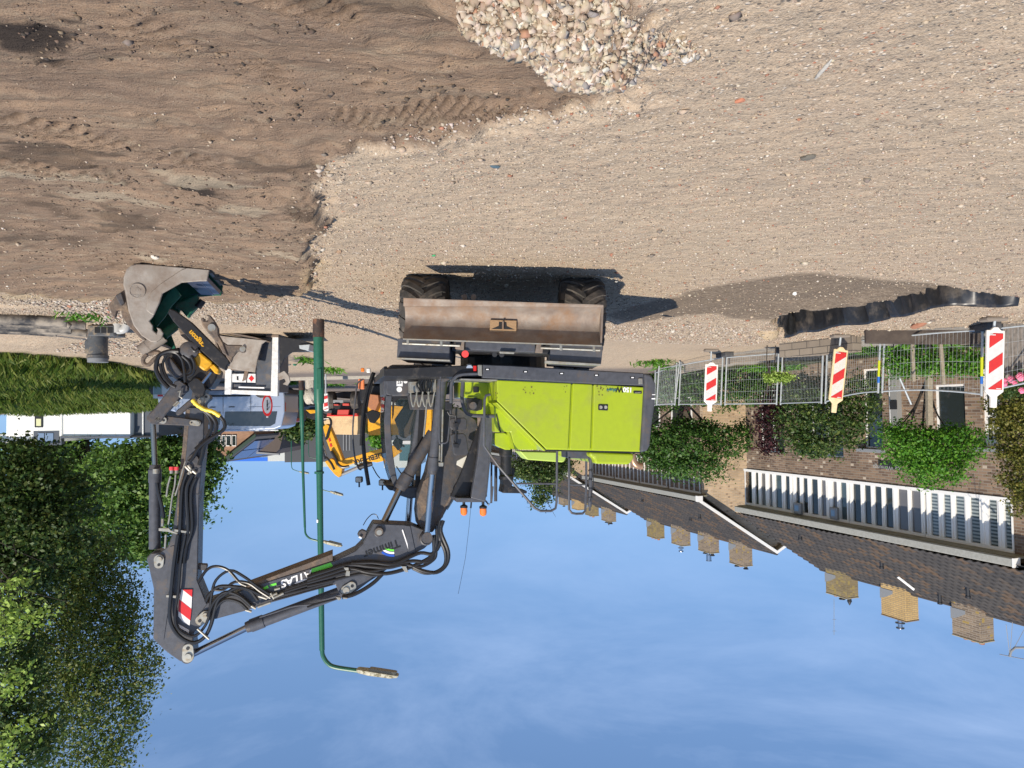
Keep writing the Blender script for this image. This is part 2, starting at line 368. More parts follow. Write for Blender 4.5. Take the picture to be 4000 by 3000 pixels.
# grassy bank on the far left of the picture (world +X)
GRASS = GP([(-900, 1360), (-200, 1368), (100, 1380), (300, 1397), (450, 1415), (590, 1450)]) + [(15.5, 31), (17, 45), (24, 75), (110, 75), (110, 12)]
g_sd = sdf(X, Y, GRASS) + fbm(X, Y, 1.0, 44, 3) * .5; bank = smooth(0, -5.5, g_sd)
Z = Z + bank * (.36 + .2 * fbm(X, Y, 3, 25, 3))
grass = smooth(.05, -.15, g_sd)
_gd = [G(4200, 1326), G(3700, 1350), G(3500, 1356), G(3300, 1396), G(3000, 1416), G(2750, 1436), G(2520, 1462)]
gx = np.interp(Y, [p.y for p in _gd], [p.x for p in _gd]); garden = smooth(0, -.15, X - gx) * (Y > _gd[0].y - .5) * (Y < 70)
gx0 = np.where(Y < _gd[0].y, -99, gx); garden = garden * (X < gx0)
road = smooth(22.5, 24, Y) * smooth(60, 50, X) * (1 - garden) * (1 - grass)
nx, ny = len(xs), len(ys)
idx = np.arange(nx * ny).reshape(ny, nx)
Fq = np.stack([idx[:-1, :-1].ravel(), idx[:-1, 1:].ravel(), idx[1:, 1:].ravel(), idx[1:, :-1].ravel()], 1)
M = bpy.data.materials.new('ground'); M.use_nodes = True
n = M.node_tree.nodes; l = M.node_tree.links; b = n['Principled BSDF']
t = n.new('ShaderNodeTexCoord')
def nn(scale, det=5, rough=.6, vec=None, dist=0):
    z = n.new('ShaderNodeTexNoise'); z.inputs['Scale'].default_value = scale; z.inputs['Detail'].default_value = det; z.inputs['Roughness'].default_value = rough; z.inputs['Distortion'].default_value = dist
    l.new(vec or t.outputs['Object'], z.inputs['Vector']); return z.outputs['Fac']
def mixc(fac, a, b_, mode='MIX'):
    x = n.new('ShaderNodeMixRGB'); x.blend_type = mode
    for i, q in ((0, fac), (1, a), (2, b_)):
        if isinstance(q, tuple): x.inputs[i].default_value = (*q, 1)
        elif isinstance(q, (float, int)): x.inputs[i].default_value = q
        else: l.new(q, x.inputs[i])
    return x.outputs[0]
def rng(src, lo, hi, a=0, b_=1):
    x = n.new('ShaderNodeMapRange'); l.new(src, x.inputs[0]); x.inputs[1].default_value = lo; x.inputs[2].default_value = hi; x.inputs[3].default_value = a; x.inputs[4].default_value = b_; return x.outputs[0]
def attr(nm):
    x = n.new('ShaderNodeAttribute'); x.attribute_name = nm; return x.outputs['Fac']
def mth(op, a, b_):
    x = n.new('ShaderNodeMath'); x.operation = op
    for i, q in ((0, a), (1, b_)):
        if isinstance(q, (float, int)): x.inputs[i].default_value = q
        else: l.new(q, x.inputs[i])
    return x.outputs[0]
vo = n.new('ShaderNodeTexVoronoi'); vo.inputs['Scale'].default_value = 38; l.new(t.outputs['Object'], vo.inputs['Vector'])
sepc = n.new('ShaderNodeSeparateColor'); l.new(vo.outputs['Color'], sepc.inputs[0])
vo2 = n.new('ShaderNodeTexVoronoi'); vo2.inputs['Scale'].default_value = 95; l.new(t.outputs['Object'], vo2.inputs['Vector'])
sep2 = n.new('ShaderNodeSeparateColor'); l.new(vo2.outputs['Color'], sep2.inputs[0])
big = nn(.7, 6, .6); mid = nn(5, 6, .7); fine = nn(60, 4, .7)
mp = n.new('ShaderNodeMapping'); mp.inputs['Scale'].default_value = (1.0, 4.0, 2); mp.inputs['Rotation'].default_value = (0, 0, .12); l.new(t.outputs['Object'], mp.inputs[0])
mp2 = n.new('ShaderNodeMapping'); mp2.inputs['Scale'].default_value = (1.0, 3.2, 2); mp2.inputs['Rotation'].default_value = (0, 0, .1); l.new(t.outputs['Object'], mp2.inputs[0])
grav = mixc(rng(big, .35, .65), (.43, .345, .25), (.37, .295, .22))
grav = mixc(rng(nn(1.1, 7, .65, mp2.outputs[0], .8), .48, .62, 0, .55), grav, (.43, .33, .24))
grav = mixc(rng(mid, .44, .70), grav, (.47, .36, .255))
grav = mixc(mth('MULTIPLY', rng(sepc.outputs[0], .82, .86), rng(vo.outputs['Distance'], .42, .30)), grav, (.64, .56, .46))
grav = mixc(mth('MULTIPLY', rng(sepc.outputs[1], .84, .88), rng(vo.outputs['Distance'], .40, .30)), grav, (.13, .115, .10))
grav = mixc(mth('MULTIPLY', rng(sepc.outputs[2], .955, .965), rng(vo.outputs['Distance'], .40, .30)), grav, (.42, .19, .12))
grav = mixc(rng(sep2.outputs[0], .6, .9, 0, .45), grav, (.52, .44, .34))
grav = mixc(rng(sep2.outputs[1], .65, .9, 0, .5), grav, (.26, .205, .15))
er = mixc(rng(nn(.9, 6, .6, mp2.outputs[0], .4), .38, .62), (.315, .22, .15), (.22, .158, .115))
er = mixc(rng(nn(2.2, 7, .7, mp.outputs[0], .6), .50, .70), er, (.29, .225, .16))
er = mixc(rng(nn(1.6, 7, .7, mp.outputs[0], 1.0), .60, .72, 0, .85), er, (.062, .050, .044))
er = mixc(mth('MULTIPLY', rng(nn(5, 6, .7, mp.outputs[0], .5), .56, .70, 0, .8), rng(attr('farearth'), 0, 1)), er, (.40, .345, .26))
er = mixc(rng(sep2.outputs[0], .75, 1.0, 0, .3), er, (.33, .28, .22))
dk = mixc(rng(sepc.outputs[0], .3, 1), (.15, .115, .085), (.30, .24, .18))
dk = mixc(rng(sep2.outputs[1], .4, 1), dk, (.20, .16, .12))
pv = mixc(rng(mid, .3, .7), (.36, .33, .29), (.27, .25, .22))
sdy = mixc(rng(mid, .4, .6), (.46, .34, .19), (.40, .32, .21))
gr = mixc(rng(mid, .3, .7), (.06, .085, .025), (.10, .10, .04))
gd_ = mixc(rng(mid, .3, .7), (.05, .05, .035), (.05, .07, .025))
rd = mixc(rng(mid, .3, .7), (.16, .135, .125), (.22, .19, .165))
er = mixc(attr('dark_blot'), er, (.050, .040, .034)); er = mixc(attr('palee'), er, (.40, .33, .24)); er = mixc(mth('MULTIPLY', attr('groove_shade'), .8), er, (.12, .085, .062))
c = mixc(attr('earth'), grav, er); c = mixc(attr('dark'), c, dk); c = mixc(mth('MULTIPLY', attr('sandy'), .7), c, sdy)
c = mixc(attr('path'), c, pv); c = mixc(attr('road'), c, rd); c = mixc(attr('grass'), c, gr); c = mixc(attr('garden'), c, gd_)
l.new(c, b.inputs['Base Color']); b.inputs['Roughness'].default_value = .95; b.inputs['Specular IOR Level'].default_value = .1
hgt = mth('ADD', mth('MULTIPLY', rng(vo.outputs['Distance'], .5, .1), rng(sepc.outputs[0], .5, 1, 0, .8)), mth('ADD', mth('MULTIPLY', fine, .8), mth('MULTIPLY', rng(vo2.outputs['Distance'], .6, 0), .3)))
bp = n.new('ShaderNodeBump'); bp.inputs['Strength'].default_value = .5; bp.inputs['Distance'].default_value = .022; l.new(hgt, bp.inputs['Height'])
hb = n.new('ShaderNodeBump'); hb.inputs['Strength'].default_value = .7; hb.inputs['Distance'].default_value = .07
l.new(mixc(attr('earth'), nn(7, 6, .6), nn(4, 7, .75, mp.outputs[0], .4)), hb.inputs['Height']); l.new(bp.outputs[0], hb.inputs['Normal']); l.new(hb.outputs[0], b.inputs['Normal'])
gro = np_mesh('ground', np.stack([X, Y, Z], 1), Fq, M); gro['kind'] = 'structure'
gro.data.polygons.foreach_set('use_smooth', [True] * len(Fq))
for nm, A in (('earth', earth), ('dark', dark), ('sandy', sandy), ('path', path), ('grass', grass), ('garden', garden), ('road', road), ('dark_blot', dark_blot), ('palee', palee), ('groove_shade', groove_shade), ('farearth', smooth(5, 6.3, Y))):
    at = gro.data.attributes.new(nm, 'FLOAT', 'POINT'); at.data.foreach_set('value', np.asarray(A, np.float32))
_Z2 = Z.reshape(ny, nx)
def gh(x, y):
    """true ground height"""
    x = np.asarray(x, float); y = np.asarray(y, float)
    i = np.clip(np.searchsorted(xs, x) - 1, 0, nx - 2); j = np.clip(np.searchsorted(ys, y) - 1, 0, ny - 2)
    fx = (x - xs[i]) / (xs[i + 1] - xs[i]); fy = (y - ys[j]) / (ys[j + 1] - ys[j])
    return (_Z2[j, i] * (1 - fx) + _Z2[j, i + 1] * fx) * (1 - fy) + (_Z2[j + 1, i] * (1 - fx) + _Z2[j + 1, i + 1] * fx) * fy
def GH(px, py):
    p = G(px, py); return Vector((p.x, p.y, float(gh(p.x, p.y))))
# ------------------------------------------------------------------ loose stones (uncountable)
OCT = np.array([[1, 0, 0], [-1, 0, 0], [0, 1, 0], [0, -1, 0], [0, 0, 1], [0, 0, -1]], float)
OF = np.array([[0, 2, 4], [2, 1, 4], [1, 3, 4], [3, 0, 4], [2, 0, 5], [1, 2, 5], [3, 1, 5], [0, 3, 5]])
def stones(name, x, y, size, mt, flat=.6, sink=.25, z=None, label=None):
    k = len(x); z = gh(x, y) if z is None else z
    V = OCT[None] * (1 + .35 * (RS.rand(k, 6, 1) - .5)) * size[:, None, None] * np.array([1, 1, 1])
    V = V * (.65 + .7 * RS.rand(k, 1, 3)); V[:, :, 2] *= flat
    a = RS.rand(k) * 6.28; ca, sa = np.cos(a)[:, None], np.sin(a)[:, None]; tl = (RS.rand(k, 1) - .5) * 1.2
    vx = V[:, :, 0] * ca - V[:, :, 1] * sa; vy = V[:, :, 0] * sa + V[:, :, 1] * ca; vz = V[:, :, 2] + vx * tl * .4
    V = np.stack([vx + x[:, None], vy + y[:, None], vz + (z + size * flat * (1 - sink) * .5)[:, None]], 2)
    Fs = (OF[None] + (np.arange(k) * 6)[:, None, None]).reshape(-1, 3)
    o = np_mesh(name, V.reshape(-1, 3), Fs, mt); o['kind'] = 'stuff'
    if label: o['label'] = label
    return o
def stonemat(name, cols):
    M = bpy.data.materials.new(name); M.use_nodes = True; n = M.node_tree.nodes; l = M.node_tree.links; b = n['Principled BSDF']
    g = n.new('ShaderNodeNewGeometry'); rp = n.new('ShaderNodeValToRGB'); e = rp.color_ramp.elements; rp.color_ramp.interpolation = 'CONSTANT'
    e[0].color = (*cols[0][1], 1); e[1].position = cols[1][0]; e[1].color = (*cols[1][1], 1)
    for p_, c_ in cols[2:]: q = e.new(p_); q.color = (*c_, 1)
    t = n.new('ShaderNodeTexCoord'); z = n.new('ShaderNodeTexNoise'); z.inputs['Scale'].default_value = 30; z.inputs['Detail'].default_value = 5; l.new(t.outputs['Object'], z.inputs['Vector'])
    mm = n.new('ShaderNodeMixRGB'); mm.blend_type = 'MULTIPLY'; mm.inputs[0].default_value = .5; l.new(rp.outputs[0], mm.inputs[1]); l.new(z.outputs['Color'], mm.inputs[2])
    mm2 = n.new('ShaderNodeMixRGB'); mm2.inputs[0].default_value = .5; l.new(rp.outputs[0], mm2.inputs[1]); l.new(mm.outputs[0], mm2.inputs[2])
    l.new(g.outputs['Random Per Island'], rp.inputs[0]); l.new(mm2.outputs[0], b.inputs['Base Color']); b.inputs['Roughness'].default_value = .9
    bp = n.new('ShaderNodeBump'); bp.inputs['Strength'].default_value = .6; bp.inputs['Distance'].default_value = .01; l.new(z.outputs['Fac'], bp.inputs['Height']); l.new(bp.outputs[0], b.inputs['Normal'])
    return M
SM = stonemat('pebble', [(0, (.48, .38, .28)), (.4, (.36, .28, .21)), (.65, (.54, .46, .36)), (.8, (.22, .18, .15)), (.93, (.64, .58, .50)), (.975, (.36, .17, .11))])
k = 42000; a = RS.rand(k) ** .75; yy = 2.7 + a * 14; xx = (RS.rand(k) - .5) * 1.56 * yy
esd = sdf(xx, yy, EARTH); keep = (esd > -.02) | (RS.rand(k) < .10)
keep &= ~((sdf(xx, yy, DARKG_SHADE) < .05) & (RS.rand(k) < .8)); keep &= ~(sdf(xx, yy, PATH) < 0) & ~((xx > 5) & (yy > 14)); xx = xx[keep]; yy = yy[keep]
sz = .0045 + .010 * RS.rand(len(xx)) ** 3 + .0011 * (yy - 3); big_ = RS.rand(len(xx)) < .012; sz[big_] *= 2.4
stones('gravel_stones', xx, yy, sz, SM, label='loose pebbles scattered over the sandy gravel')
def patch(plist, n_, s0, s1, jit=0):
    P2 = GP(plist); ax = [p[0] for p in P2]; ay = [p[1] for p in P2]
    x = RS.uniform(min(ax), max(ax), n_ * 3); y = RS.uniform(min(ay), max(ay), n_ * 3); mk = inpoly(x, y, P2)
    x = x[mk][:n_]; y = y[mk][:n_]; return x, y, s0 + (s1 - s0) * RS.rand(len(x)) ** 2.2
SM2 = stonemat('stone_chip', [(0, (.45, .38, .30)), (.3, (.36, .30, .24)), (.55, (.56, .50, .43)), (.8, (.25, .20, .16)), (.93, (.45, .22, .14))])
parts_ = [patch([(2380, 1262), (2700, 1262), (3010, 1290), (2950, 1350), (2600, 1340), (2400, 1330)], 1500, .012, .04),
          patch([(860, 1165), (1230, 1170), (1250, 1290), (900, 1270), (700, 1230)], 1500, .012, .04),
          patch([(0, 1170), (200, 1180), (480, 1160), (500, 1250), (330, 1240), (0, 1160)], 900, .015, .05),
          patch([(380, 1240), (560, 1230), (620, 1400), (460, 1390), (200, 1370), (330, 1320)], 1200, .015, .05),
          patch([(1500, 535), (2100, 430), (2450, 400), (2500, 440), (2000, 480), (1500, 575)], 350, .006, .022),
          patch([(1245, 600), (1300, 600), (1275, 900), (1240, 1100), (1205, 1100), (1235, 800)], 500, .012, .045)]
stones('stone_chips', np.concatenate([p[0] for p in parts_]), np.concatenate([p[1] for p in parts_]), np.concatenate([p[2] for p in parts_]), SM2, label='coarse chips heaped in pale drifts')
k = 9000; yy = 2.7 + 8.5 * RS.rand(k) ** .8; xx = RS.rand(k) * .80 * yy - .1 * yy; esd = sdf(xx, yy, EARTH); keep = (esd < .02) & (fbm(xx * .5, yy, .5, 85, 3) > -.02); xx = xx[keep]; yy = yy[keep]
stones('soil_clods', xx, yy, .006 + .016 * RS.rand(len(xx)) ** 3, stonemat('soil_clod', [(0, (.17, .12, .085)), (.4, (.10, .075, .055)), (.7, (.24, .17, .115)), (.9, (.055, .045, .038))]), sink=.5, label='crumbs of dark soil on the earth')
# rubble heap at the photographer's feet
def rubble():
    rs = np.random.RandomState(4); k = 17000
    pl = GP([(1775, -80), (1800, 60), (1880, 110), (1990, 200), (2080, 245), (2150, 220), (2230, 290), (2330, 330), (2480, 250), (2760, 215), (2600, 120), (2480, 60), (2400, -80)])
    ax = [p[0] for p in pl]; ay = [p[1] for p in pl]
    x = rs.uniform(min(ax), max(ax), k * 2); y = rs.uniform(min(ay), max(ay), k * 2)
    s = sdf(x, y, pl) + .1 * (rs.rand(len(x)) - .5); mk = s < 0; x = x[mk]; y = y[mk]; s = s[mk]
    c = G(2150, 60); dens = np.exp(-(((x - c.x) / .45) ** 2 + ((y - c.y) / .5) ** 2)); kp = rs.rand(len(x)) < .35 + .65 * dens; x = x[kp]; y = y[kp]
    sz = .0025 + .014 * rs.rand(len(x)) ** 4
    # cubes knocked into random convex chunks
    cube = np.array([[i, j, q] for i in (-1, 1) for j in (-1, 1) for q in (-1, 1)], float)
    V = cube[None] * (1 + 1.15 * (rs.rand(len(x), 8, 3) - .5)) * (sz[:, None, None] * (.3 + 1.1 * rs.rand(len(x), 1, 3)))
    ang = rs.rand(len(x), 3) * 6.28
    for ax_ in range(3):
        i, j = [(1, 2), (0, 2), (0, 1)][ax_]; ca, sa = np.cos(ang[:, ax_])[:, None], np.sin(ang[:, ax_])[:, None]
        p, q = V[:, :, i].copy(), V[:, :, j].copy(); V[:, :, i] = p * ca - q * sa; V[:, :, j] = p * sa + q * ca
    z = gh(x, y) + sz * .25; V[:, :, 0] += x[:, None]; V[:, :, 1] += y[:, None]; V[:, :, 2] += z[:, None]
    q = np.array([[0, 1, 3, 2], [4, 6, 7, 5], [0, 4, 5, 1], [2, 3, 7, 6], [0, 2, 6, 4], [1, 5, 7, 3]])
    o = np_mesh('rubble_heap', V.reshape(-1, 3), (q[None] + (np.arange(len(x)) * 8)[:, None, None]).reshape(-1, 4),
                stonemat('concrete_rubble', [(0, (.44, .36, .27)), (.35, (.52, .45, .36)), (.6, (.33, .25, .18)), (.86, (.27, .25, .24)), (.90, (.40, .22, .14)), (.94, (.62, .57, .50))]))
    o['kind'] = 'stuff'; o['label'] = 'pale broken concrete and brick rubble in the foreground'
rubble()
def chunk(name, px, py, s, col, label, cat, flat=.4, seed=1, grp=None):
    rs = random.Random(seed); p = GH(px, py); bm = bmesh.new(); bmesh.ops.create_icosphere(bm, subdivisions=2, radius=1)
    for v_ in bm.verts:
        v_.co = Vector((v_.co.x * s[0], v_.co.y * s[1], v_.co.z * s[2])) * (1 + .25 * (rs.random() - .5))
    me = bpy.data.meshes.new(name); bm.to_mesh(me); bm.free(); me.materials.append(mat(name + '_mat', col, .9, bump=.6, bscale=30))
    o = bpy.data.objects.new(name, me); COL.objects.link(o); o.location = p + Vector((0, 0, s[2] * .35)); o.rotation_euler = (rs.uniform(-.2, .2), rs.uniform(-.2, .2), rs.uniform(0, 3)); ORG[o.name] = p
    tag(o, label, cat, grp)
chunk('concrete_chunk', 2686, 218, (.035, .025, .02), (.52, .50, .46), 'grey concrete chunk fallen to the right edge of the rubble heap', 'rubble', seed=2)
chunk('concrete_slab_piece', 3215, 275, (.085, .012, .012), (.42, .40, .36), 'thin grey slab sliver half buried in open gravel', 'rubble', seed=3)
chunk('dark_stone', 3158, 613, (.05, .035, .02), (.13, .12, .10), 'dark flat stone lying alone in the gravel', 'stone', seed=4)
chunk('brick_piece', 2892, 394, (.03, .02, .012), (.42, .17, .10), 'orange brick fragment in gravel behind the rubble', 'brick', seed=5)
chunk('blue_scrap', 1933, 640, (.04, .018, .012), (.06, .10, .13), 'dark blue plastic scrap on gravel near the earth', 'scrap', seed=6)
chunk('green_scrap', 1694, 998, (.03, .02, .015), (.05, .30, .12), 'small green plastic scrap in front of the tyre', 'scrap', seed=7)
chunk('brown_stone', 1325, 978, (.04, .03, .025), (.30, .20, .13), 'round brown stone beside the earth edge', 'stone', seed=8)
chunk('white_stone', 3104, 1143, (.045, .03, .03), (.72, .70, .65), 'white stone on the dark gravel slope', 'stone', seed=9)
chunk('brick_lump', 3590, 1268, (.22, .09, .05), (.33, .15, .09), 'flat reddish brick lump on the pavement by the trench', 'brick', seed=10)
chunk('white_pebble', 605, 988, (.05, .035, .03), (.62, .56, .48), 'pale stone on brown earth in front of the bucket', 'stone', seed=11)
# ------------------------------------------------------------------ black membrane hanging on the trench wall
def membrane():
    pts = [G(px, py) for px, py in [(3010, 1262), (3040, 1290), (3071, 1318), (3266, 1279), (3491, 1248), (3600, 1218), (3718, 1196), (3840, 1196), (3957, 1200)]]
    path_ = []
    for i in range(len(pts) - 1): path_ += [pts[i].lerp(pts[i + 1], j / 20) for j in range(20)]; V = []; Fs = []; NZ = 12
    rs = np.random.RandomState(3); ln = 0; prev = path_[0]
    for i, p in enumerate(path_):
        ln += (p - prev).length; prev = p; q = path_[min(i + 1, len(path_) - 1)]; t_ = (q - path_[max(i - 1, 0)]).normalized(); nrm = Vector((t_.y, -t_.x, 0))
        if nrm.dot(CAM - p) < 0: nrm = -nrm
        for k_ in range(NZ):
            f = k_ / (NZ - 1); fold = .085 * math.sin(ln * 7 + 2.5 * math.sin(ln * 2.3)) + .03 * math.sin(ln * 23 + f * 3)
            V.append(p + nrm * (.11 + fold * (.25 + f * .9) + .10 * f) + Vector((0, 0, .015 + .02 * math.sin(ln * 5) - .52 * f)))
    for i in range(len(path_) - 1):
        for k_ in range(NZ - 1):
            a = i * NZ + k_; Fs.append((a, a + 1, a + NZ + 1, a + NZ))
    mb = MB(); mb.add(V, Fs); o = mb.build('root_barrier_sheet', mat('membrane', (.022, .023, .026), .36, spec=.6, dirt=(.13, .105, .08), dirt_lo=.52, dirt_hi=.8, dscale=3), smooth_=True, ang=80)
    s_ = o.modifiers.new('thick', 'SOLIDIFY'); s_.thickness = .006
    tag(o, 'wavy black plastic sheet lining the far wall of the trench', 'membrane')
membrane()
# ------------------------------------------------------------------ shared paints
M_GREY = mat('slate_grey_paint', (.082, .086, .10), .42, bump=.03, dirt=(.16, .12, .09), dirt_lo=.56, dirt_hi=.80, dscale=4)
M_GREYD = mat('muddy_grey_paint', (.066, .068, .078), .5, dirt=(.115, .085, .062), dirt_lo=.45, dirt_hi=.75, dscale=9, bump=.15)
M_BLACK = mat('black_metal', (.018, .018, .02), .45, dirt=(.09, .075, .06), dirt_lo=.55, dirt_hi=.8, dscale=9)
M_HOSE = mat('hose_rubber', (.012, .012, .013), .38, spec=.6)
M_CHROME = mat('chrome', (.42, .42, .43), .16, 1)
M_CHROMED = mat('dark_chrome', (.30, .26, .22), .22, 1)
M_PIN = mat('zinc_plate', (.42, .41, .36), .45, .6, dirt=(.25, .18, .10), dirt_lo=.5, dirt_hi=.75, dscale=14)
M_GREEN = mat('lime_paint', (.35, .45, .010), .34, noise=(.33, .425, .011), spec=.5, coat=.25, dirt=(.27, .30, .06), dirt_lo=.5, dirt_hi=.85, dscale=2.2)
M_RUST = mat('rusty_steel', (.24, .20, .165), .6, .2, noise=(.17, .13, .105), bump=.3, bscale=16, dirt=(.24, .125, .055), dirt_lo=.45, dirt_hi=.8, dscale=4)
M_BROWN = mat('earth_caked_steel', (.16, .115, .085), .8, noise=(.10, .085, .075), bump=.5, bscale=25, dirt=(.28, .20, .13), dirt_lo=.5, dirt_hi=.75, dscale=6)
M_TYRE = mat('tyre_rubber', (.032, .031, .030), .8, noise=(.055, .05, .045), dirt=(.16, .13, .105), dirt_lo=.45, dirt_hi=.75, dscale=6)
M_GLASS = mat('cab_glass', (.04, .06, .06), .03, alpha=.22, spec=.5)
M_WHITE = mat('white_paint', (.78, .78, .76), .5, dirt=(.45, .42, .36), dirt_lo=.55, dirt_hi=.8, dscale=6)
M_RED = mat('red_reflective', (.62, .02, .02), .35)
M_ORANGE = mat('amber_lens', (.85, .20, .01), .15, spec=.8, coat=.5)
M_YEL = mat('yellow_paint', (.80, .42, .02), .4, dirt=(.10, .07, .04), dirt_lo=.62, dirt_hi=.74, dscale=12)
M_PGREEN = mat('green_enamel', (.015, .13, .075), .5, dirt=(.10, .085, .06), dirt_lo=.5, dirt_hi=.75, dscale=6)
M_STEEL = mat('worn_bucket_steel', (.36, .325, .285), .6, .1, noise=(.28, .25, .215), bump=.2, bscale=14, dirt=(.20, .15, .115), dirt_lo=.46, dirt_hi=.68, dscale=2.2)
M_WIRE = mat('black_lettering', (.01, .01, .01), .5)
M_WLET = mat('white_lettering', (.85, .85, .85), .5)
M_LGREEN = mat('green_decal', (.16, .72, .06), .4)
M_BLUE = mat('blue_decal', (.02, .09, .50), .4)
M_TEAL = mat('teal_lettering', (.01, .12, .16), .5)
# ------------------------------------------------------------------ the grey and lime wheeled excavator
EO = Vector((.11, 10.2, 0)); PHI = R(14)
EA = Vector((math.cos(PHI), -math.sin(PHI), 0)); EB = Vector((-math.sin(PHI), -math.cos(PHI), 0)); EZ = Vector((0, 0, 1))
def EP(p, off): return plane_hit(p[0], p[1], EO + EB * off, EB)
def poly(pts, off): return [EP(p, off) for p in pts]
ex = thing('wheeled_excavator', (.11, 10.2, 0), 'slate grey and lime green wheeled excavator with its boom folded over a bucket', 'excavator')
def pr(name, pts, off, depth, mt, bev=.008, parent=None, f=None, **k):
    pts = [f(*p) for p in pts] if f else pts
    return MB().prism(poly(pts, off), -EB * depth).build(name, mt, parent or ex, bev=bev, **k)
def tb(name, pts, off, r, mt, f=None, parent=None, n=8, k=5, **kw):
    """tube through traced points; off may be a list"""
    pts = [f(*p) for p in pts] if f else pts
    offs = off if isinstance(off, (list, tuple)) else [off] * len(pts)
    q = [EP(p, o_) for p, o_ in zip(pts, offs)]
    if k and len(q) > 2: q = spline(q, k)
    return MB().tube(q, r, n).build(name, mt, parent or ex, smooth_=True, **kw)
# --- tyres
def tyre_mesh(c, ax, rad, wd):
    mb = MB(); ax = Vector(ax)
    pf = [(.30, -.5), (.62, -.52), (.86, -.5), (.95, -.44), (.965, -.3), (.965, .3), (.95, .44), (.86, .5), (.62, .52), (.30, .5)]
    mb.lathe(c, ax, [(r_ * rad, h * wd) for r_, h in pf], 40)
    x = ax.orthogonal().normalized(); y = ax.cross(x)
    K = 17
    for k_ in range(K):
        for sd_ in (-1, 1):
            rings = []; SEG = 7
            for j in range(SEG):
                f = j / (SEG - 1); hh = sd_ * (-.04 + f * .55) * wd; an = 2 * math.pi * (k_ + (.5 if sd_ > 0 else 0)) / K * 1.0 + (f ** .8) * .42
                an2 = .075 + .05 * f
                drop = 1.0 if f < .8 else (.97 if f < .95 else .90)
                ring = []
                for (da, rr_) in ((-an2, .955), (-an2 * .85, 1.01), (an2 * .85, 1.01), (an2, .955)):
                    a_ = an + da; q = rr_ * rad * drop; ring.append(Vector(c) + ax * hh + (x * math.cos(a_) + y * math.sin(a_)) * q)
                rings.append(ring)
            mb.loft(rings)
    return mb
for (px_, yc, nm) in ((1661, 9.42, 0), (2270, 9.42, 0), (1690, 12.0, 1), (2235, 12.0, 1)):
    rad = .52; c = P(px_, 1300, yc - .1); bot = P(px_, 1052 if px_ < 2000 else 1066, 8.95).z if not nm else gz(c.x, 12) ; c = Vector((c.x, yc, bot + rad - .01))
    if nm: c.z = .62
    t_ = tyre_mesh(c, (1, 0, -.042), rad, .56).build('tyre', M_TYRE, ex, smooth_=True, ang=28)
    MB().lathe(c, (1, 0, -.042), [(.05, -.26), (.27, -.26), (.29, -.2), (.29, .2), (.27, .26), (.05, .26)], 24).build('rim', M_GREYD, t_, smooth_=True)
# --- undercarriage
MB().cyl(P(1700, 1290, 9.42), P(2235, 1302, 9.42), .13, n=14).build('axle', M_BLACK, ex); MB().cyl(P(1720, 1290, 12), P(2215, 1302, 12), .13, n=14).build('axle', M_BLACK, ex)
MB().box(P(1965, 1296, 9.3), (.42, .34, .36)).build('gear_case', M_BLACK, ex, bev=.02)
mb = MB(); c = P(1965, 1395, 10.7); mb.box((c.x, 10.75, .82), (1.15, 3.3, .34)); mb.box((c.x, 9.1, .84), (1.5, .3, .26)); mb.cyl((c.x, 10.2, .95), (c.x, 10.2, 1.22), .6, n=28)
mb.build('chassis', M_BLACK, ex, bev=.015)
MB().prism([P(1760, 1215, 8.6), P(2170, 1228, 8.6), P(2170, 1385, 8.6), P(1760, 1370, 8.6)], (0, .5, 0)).build('shadow_bulk_front', M_BLACK, ex, bev=.02)  # bulk added behind the blade to deepen the shadow below
MB().box((P(1965, 1300, 10.6).x, 10.6, .60), (.9, 3.0, .22)).build('shadow_bulk_belly', M_BLACK, ex, bev=.02)  # bulk added under the chassis, closes the same gap in the shadow
for px_ in (1614, 1650): MB().cyl(P(px_ + 200, 1160, 9.2), P(px_ + 200, 1160, 9.0), .035).build('axle_lug', M_RUST, ex)
# fenders
pr_f = lambda nm, pts, Y0, d, mt, bev=.006, **kw: MB().prism([P(a, b_, Y0) for a, b_ in pts], (0, d, 0)).build(nm, mt, ex, bev=bev, **kw)
pr_f('fender', [(1554, 1322), (1758, 1330), (1755, 1408), (1550, 1398)], 8.50, .9, M_GREY)
pr_f('fender', [(2150, 1342), (2356, 1349), (2348, 1424), (2148, 1414)], 8.50, .9, M_GREY)
for q in ([(1549, 1396), (1758, 1405), (1757, 1411), (1549, 1402)], [(2128, 1408), (2346, 1421), (2345, 1428), (2128, 1419)]):
    pr_f('fender_edge', q, 8.42, .1, M_PIN, .003)
pr_f('blade_crossbar', [(1817, 1330), (2092, 1342), (2090, 1376), (1818, 1365)], 8.45, .25, M_GREY)
pr_f('bracket', [(1780, 1328), (1815, 1329), (1812, 1366), (1778, 1362)], 8.42, .1, M_RUST, .004); pr_f('bracket', [(2096, 1342), (2122, 1344), (2120, 1378), (2090, 1376)], 8.42, .1, M_RUST, .004)
MB().cyl(P(1572, 1341, 8.40), P(1797, 1350, 8.40), .016).build('guide_rod', M_PIN, ex, smooth_=True)
MB().cyl(P(2112, 1358, 8.40), P(2344, 1368, 8.40), .016).build('guide_rod', M_PIN, ex, smooth_=True)
for a_, b_ in ((1593, 1327), (1724, 1333), (2191, 1351), (2320, 1356)): MB().box(P(a_, b_ + 6, 8.385), (.03, .02, .07)).build('rod_clip', M_PIN, ex, bev=.003)
MB().cyl(P(1817, 1383, 8.43), P(1817, 1383, 8.41), .041, n=24).build('reflector', mat('red_reflector', (.85, .06, .05), .3), ex)
pr_f('hitch_strip', [(1950, 1373), (2010, 1376), (2008, 1382), (1952, 1380)], 8.40, .05, M_PIN, .002)
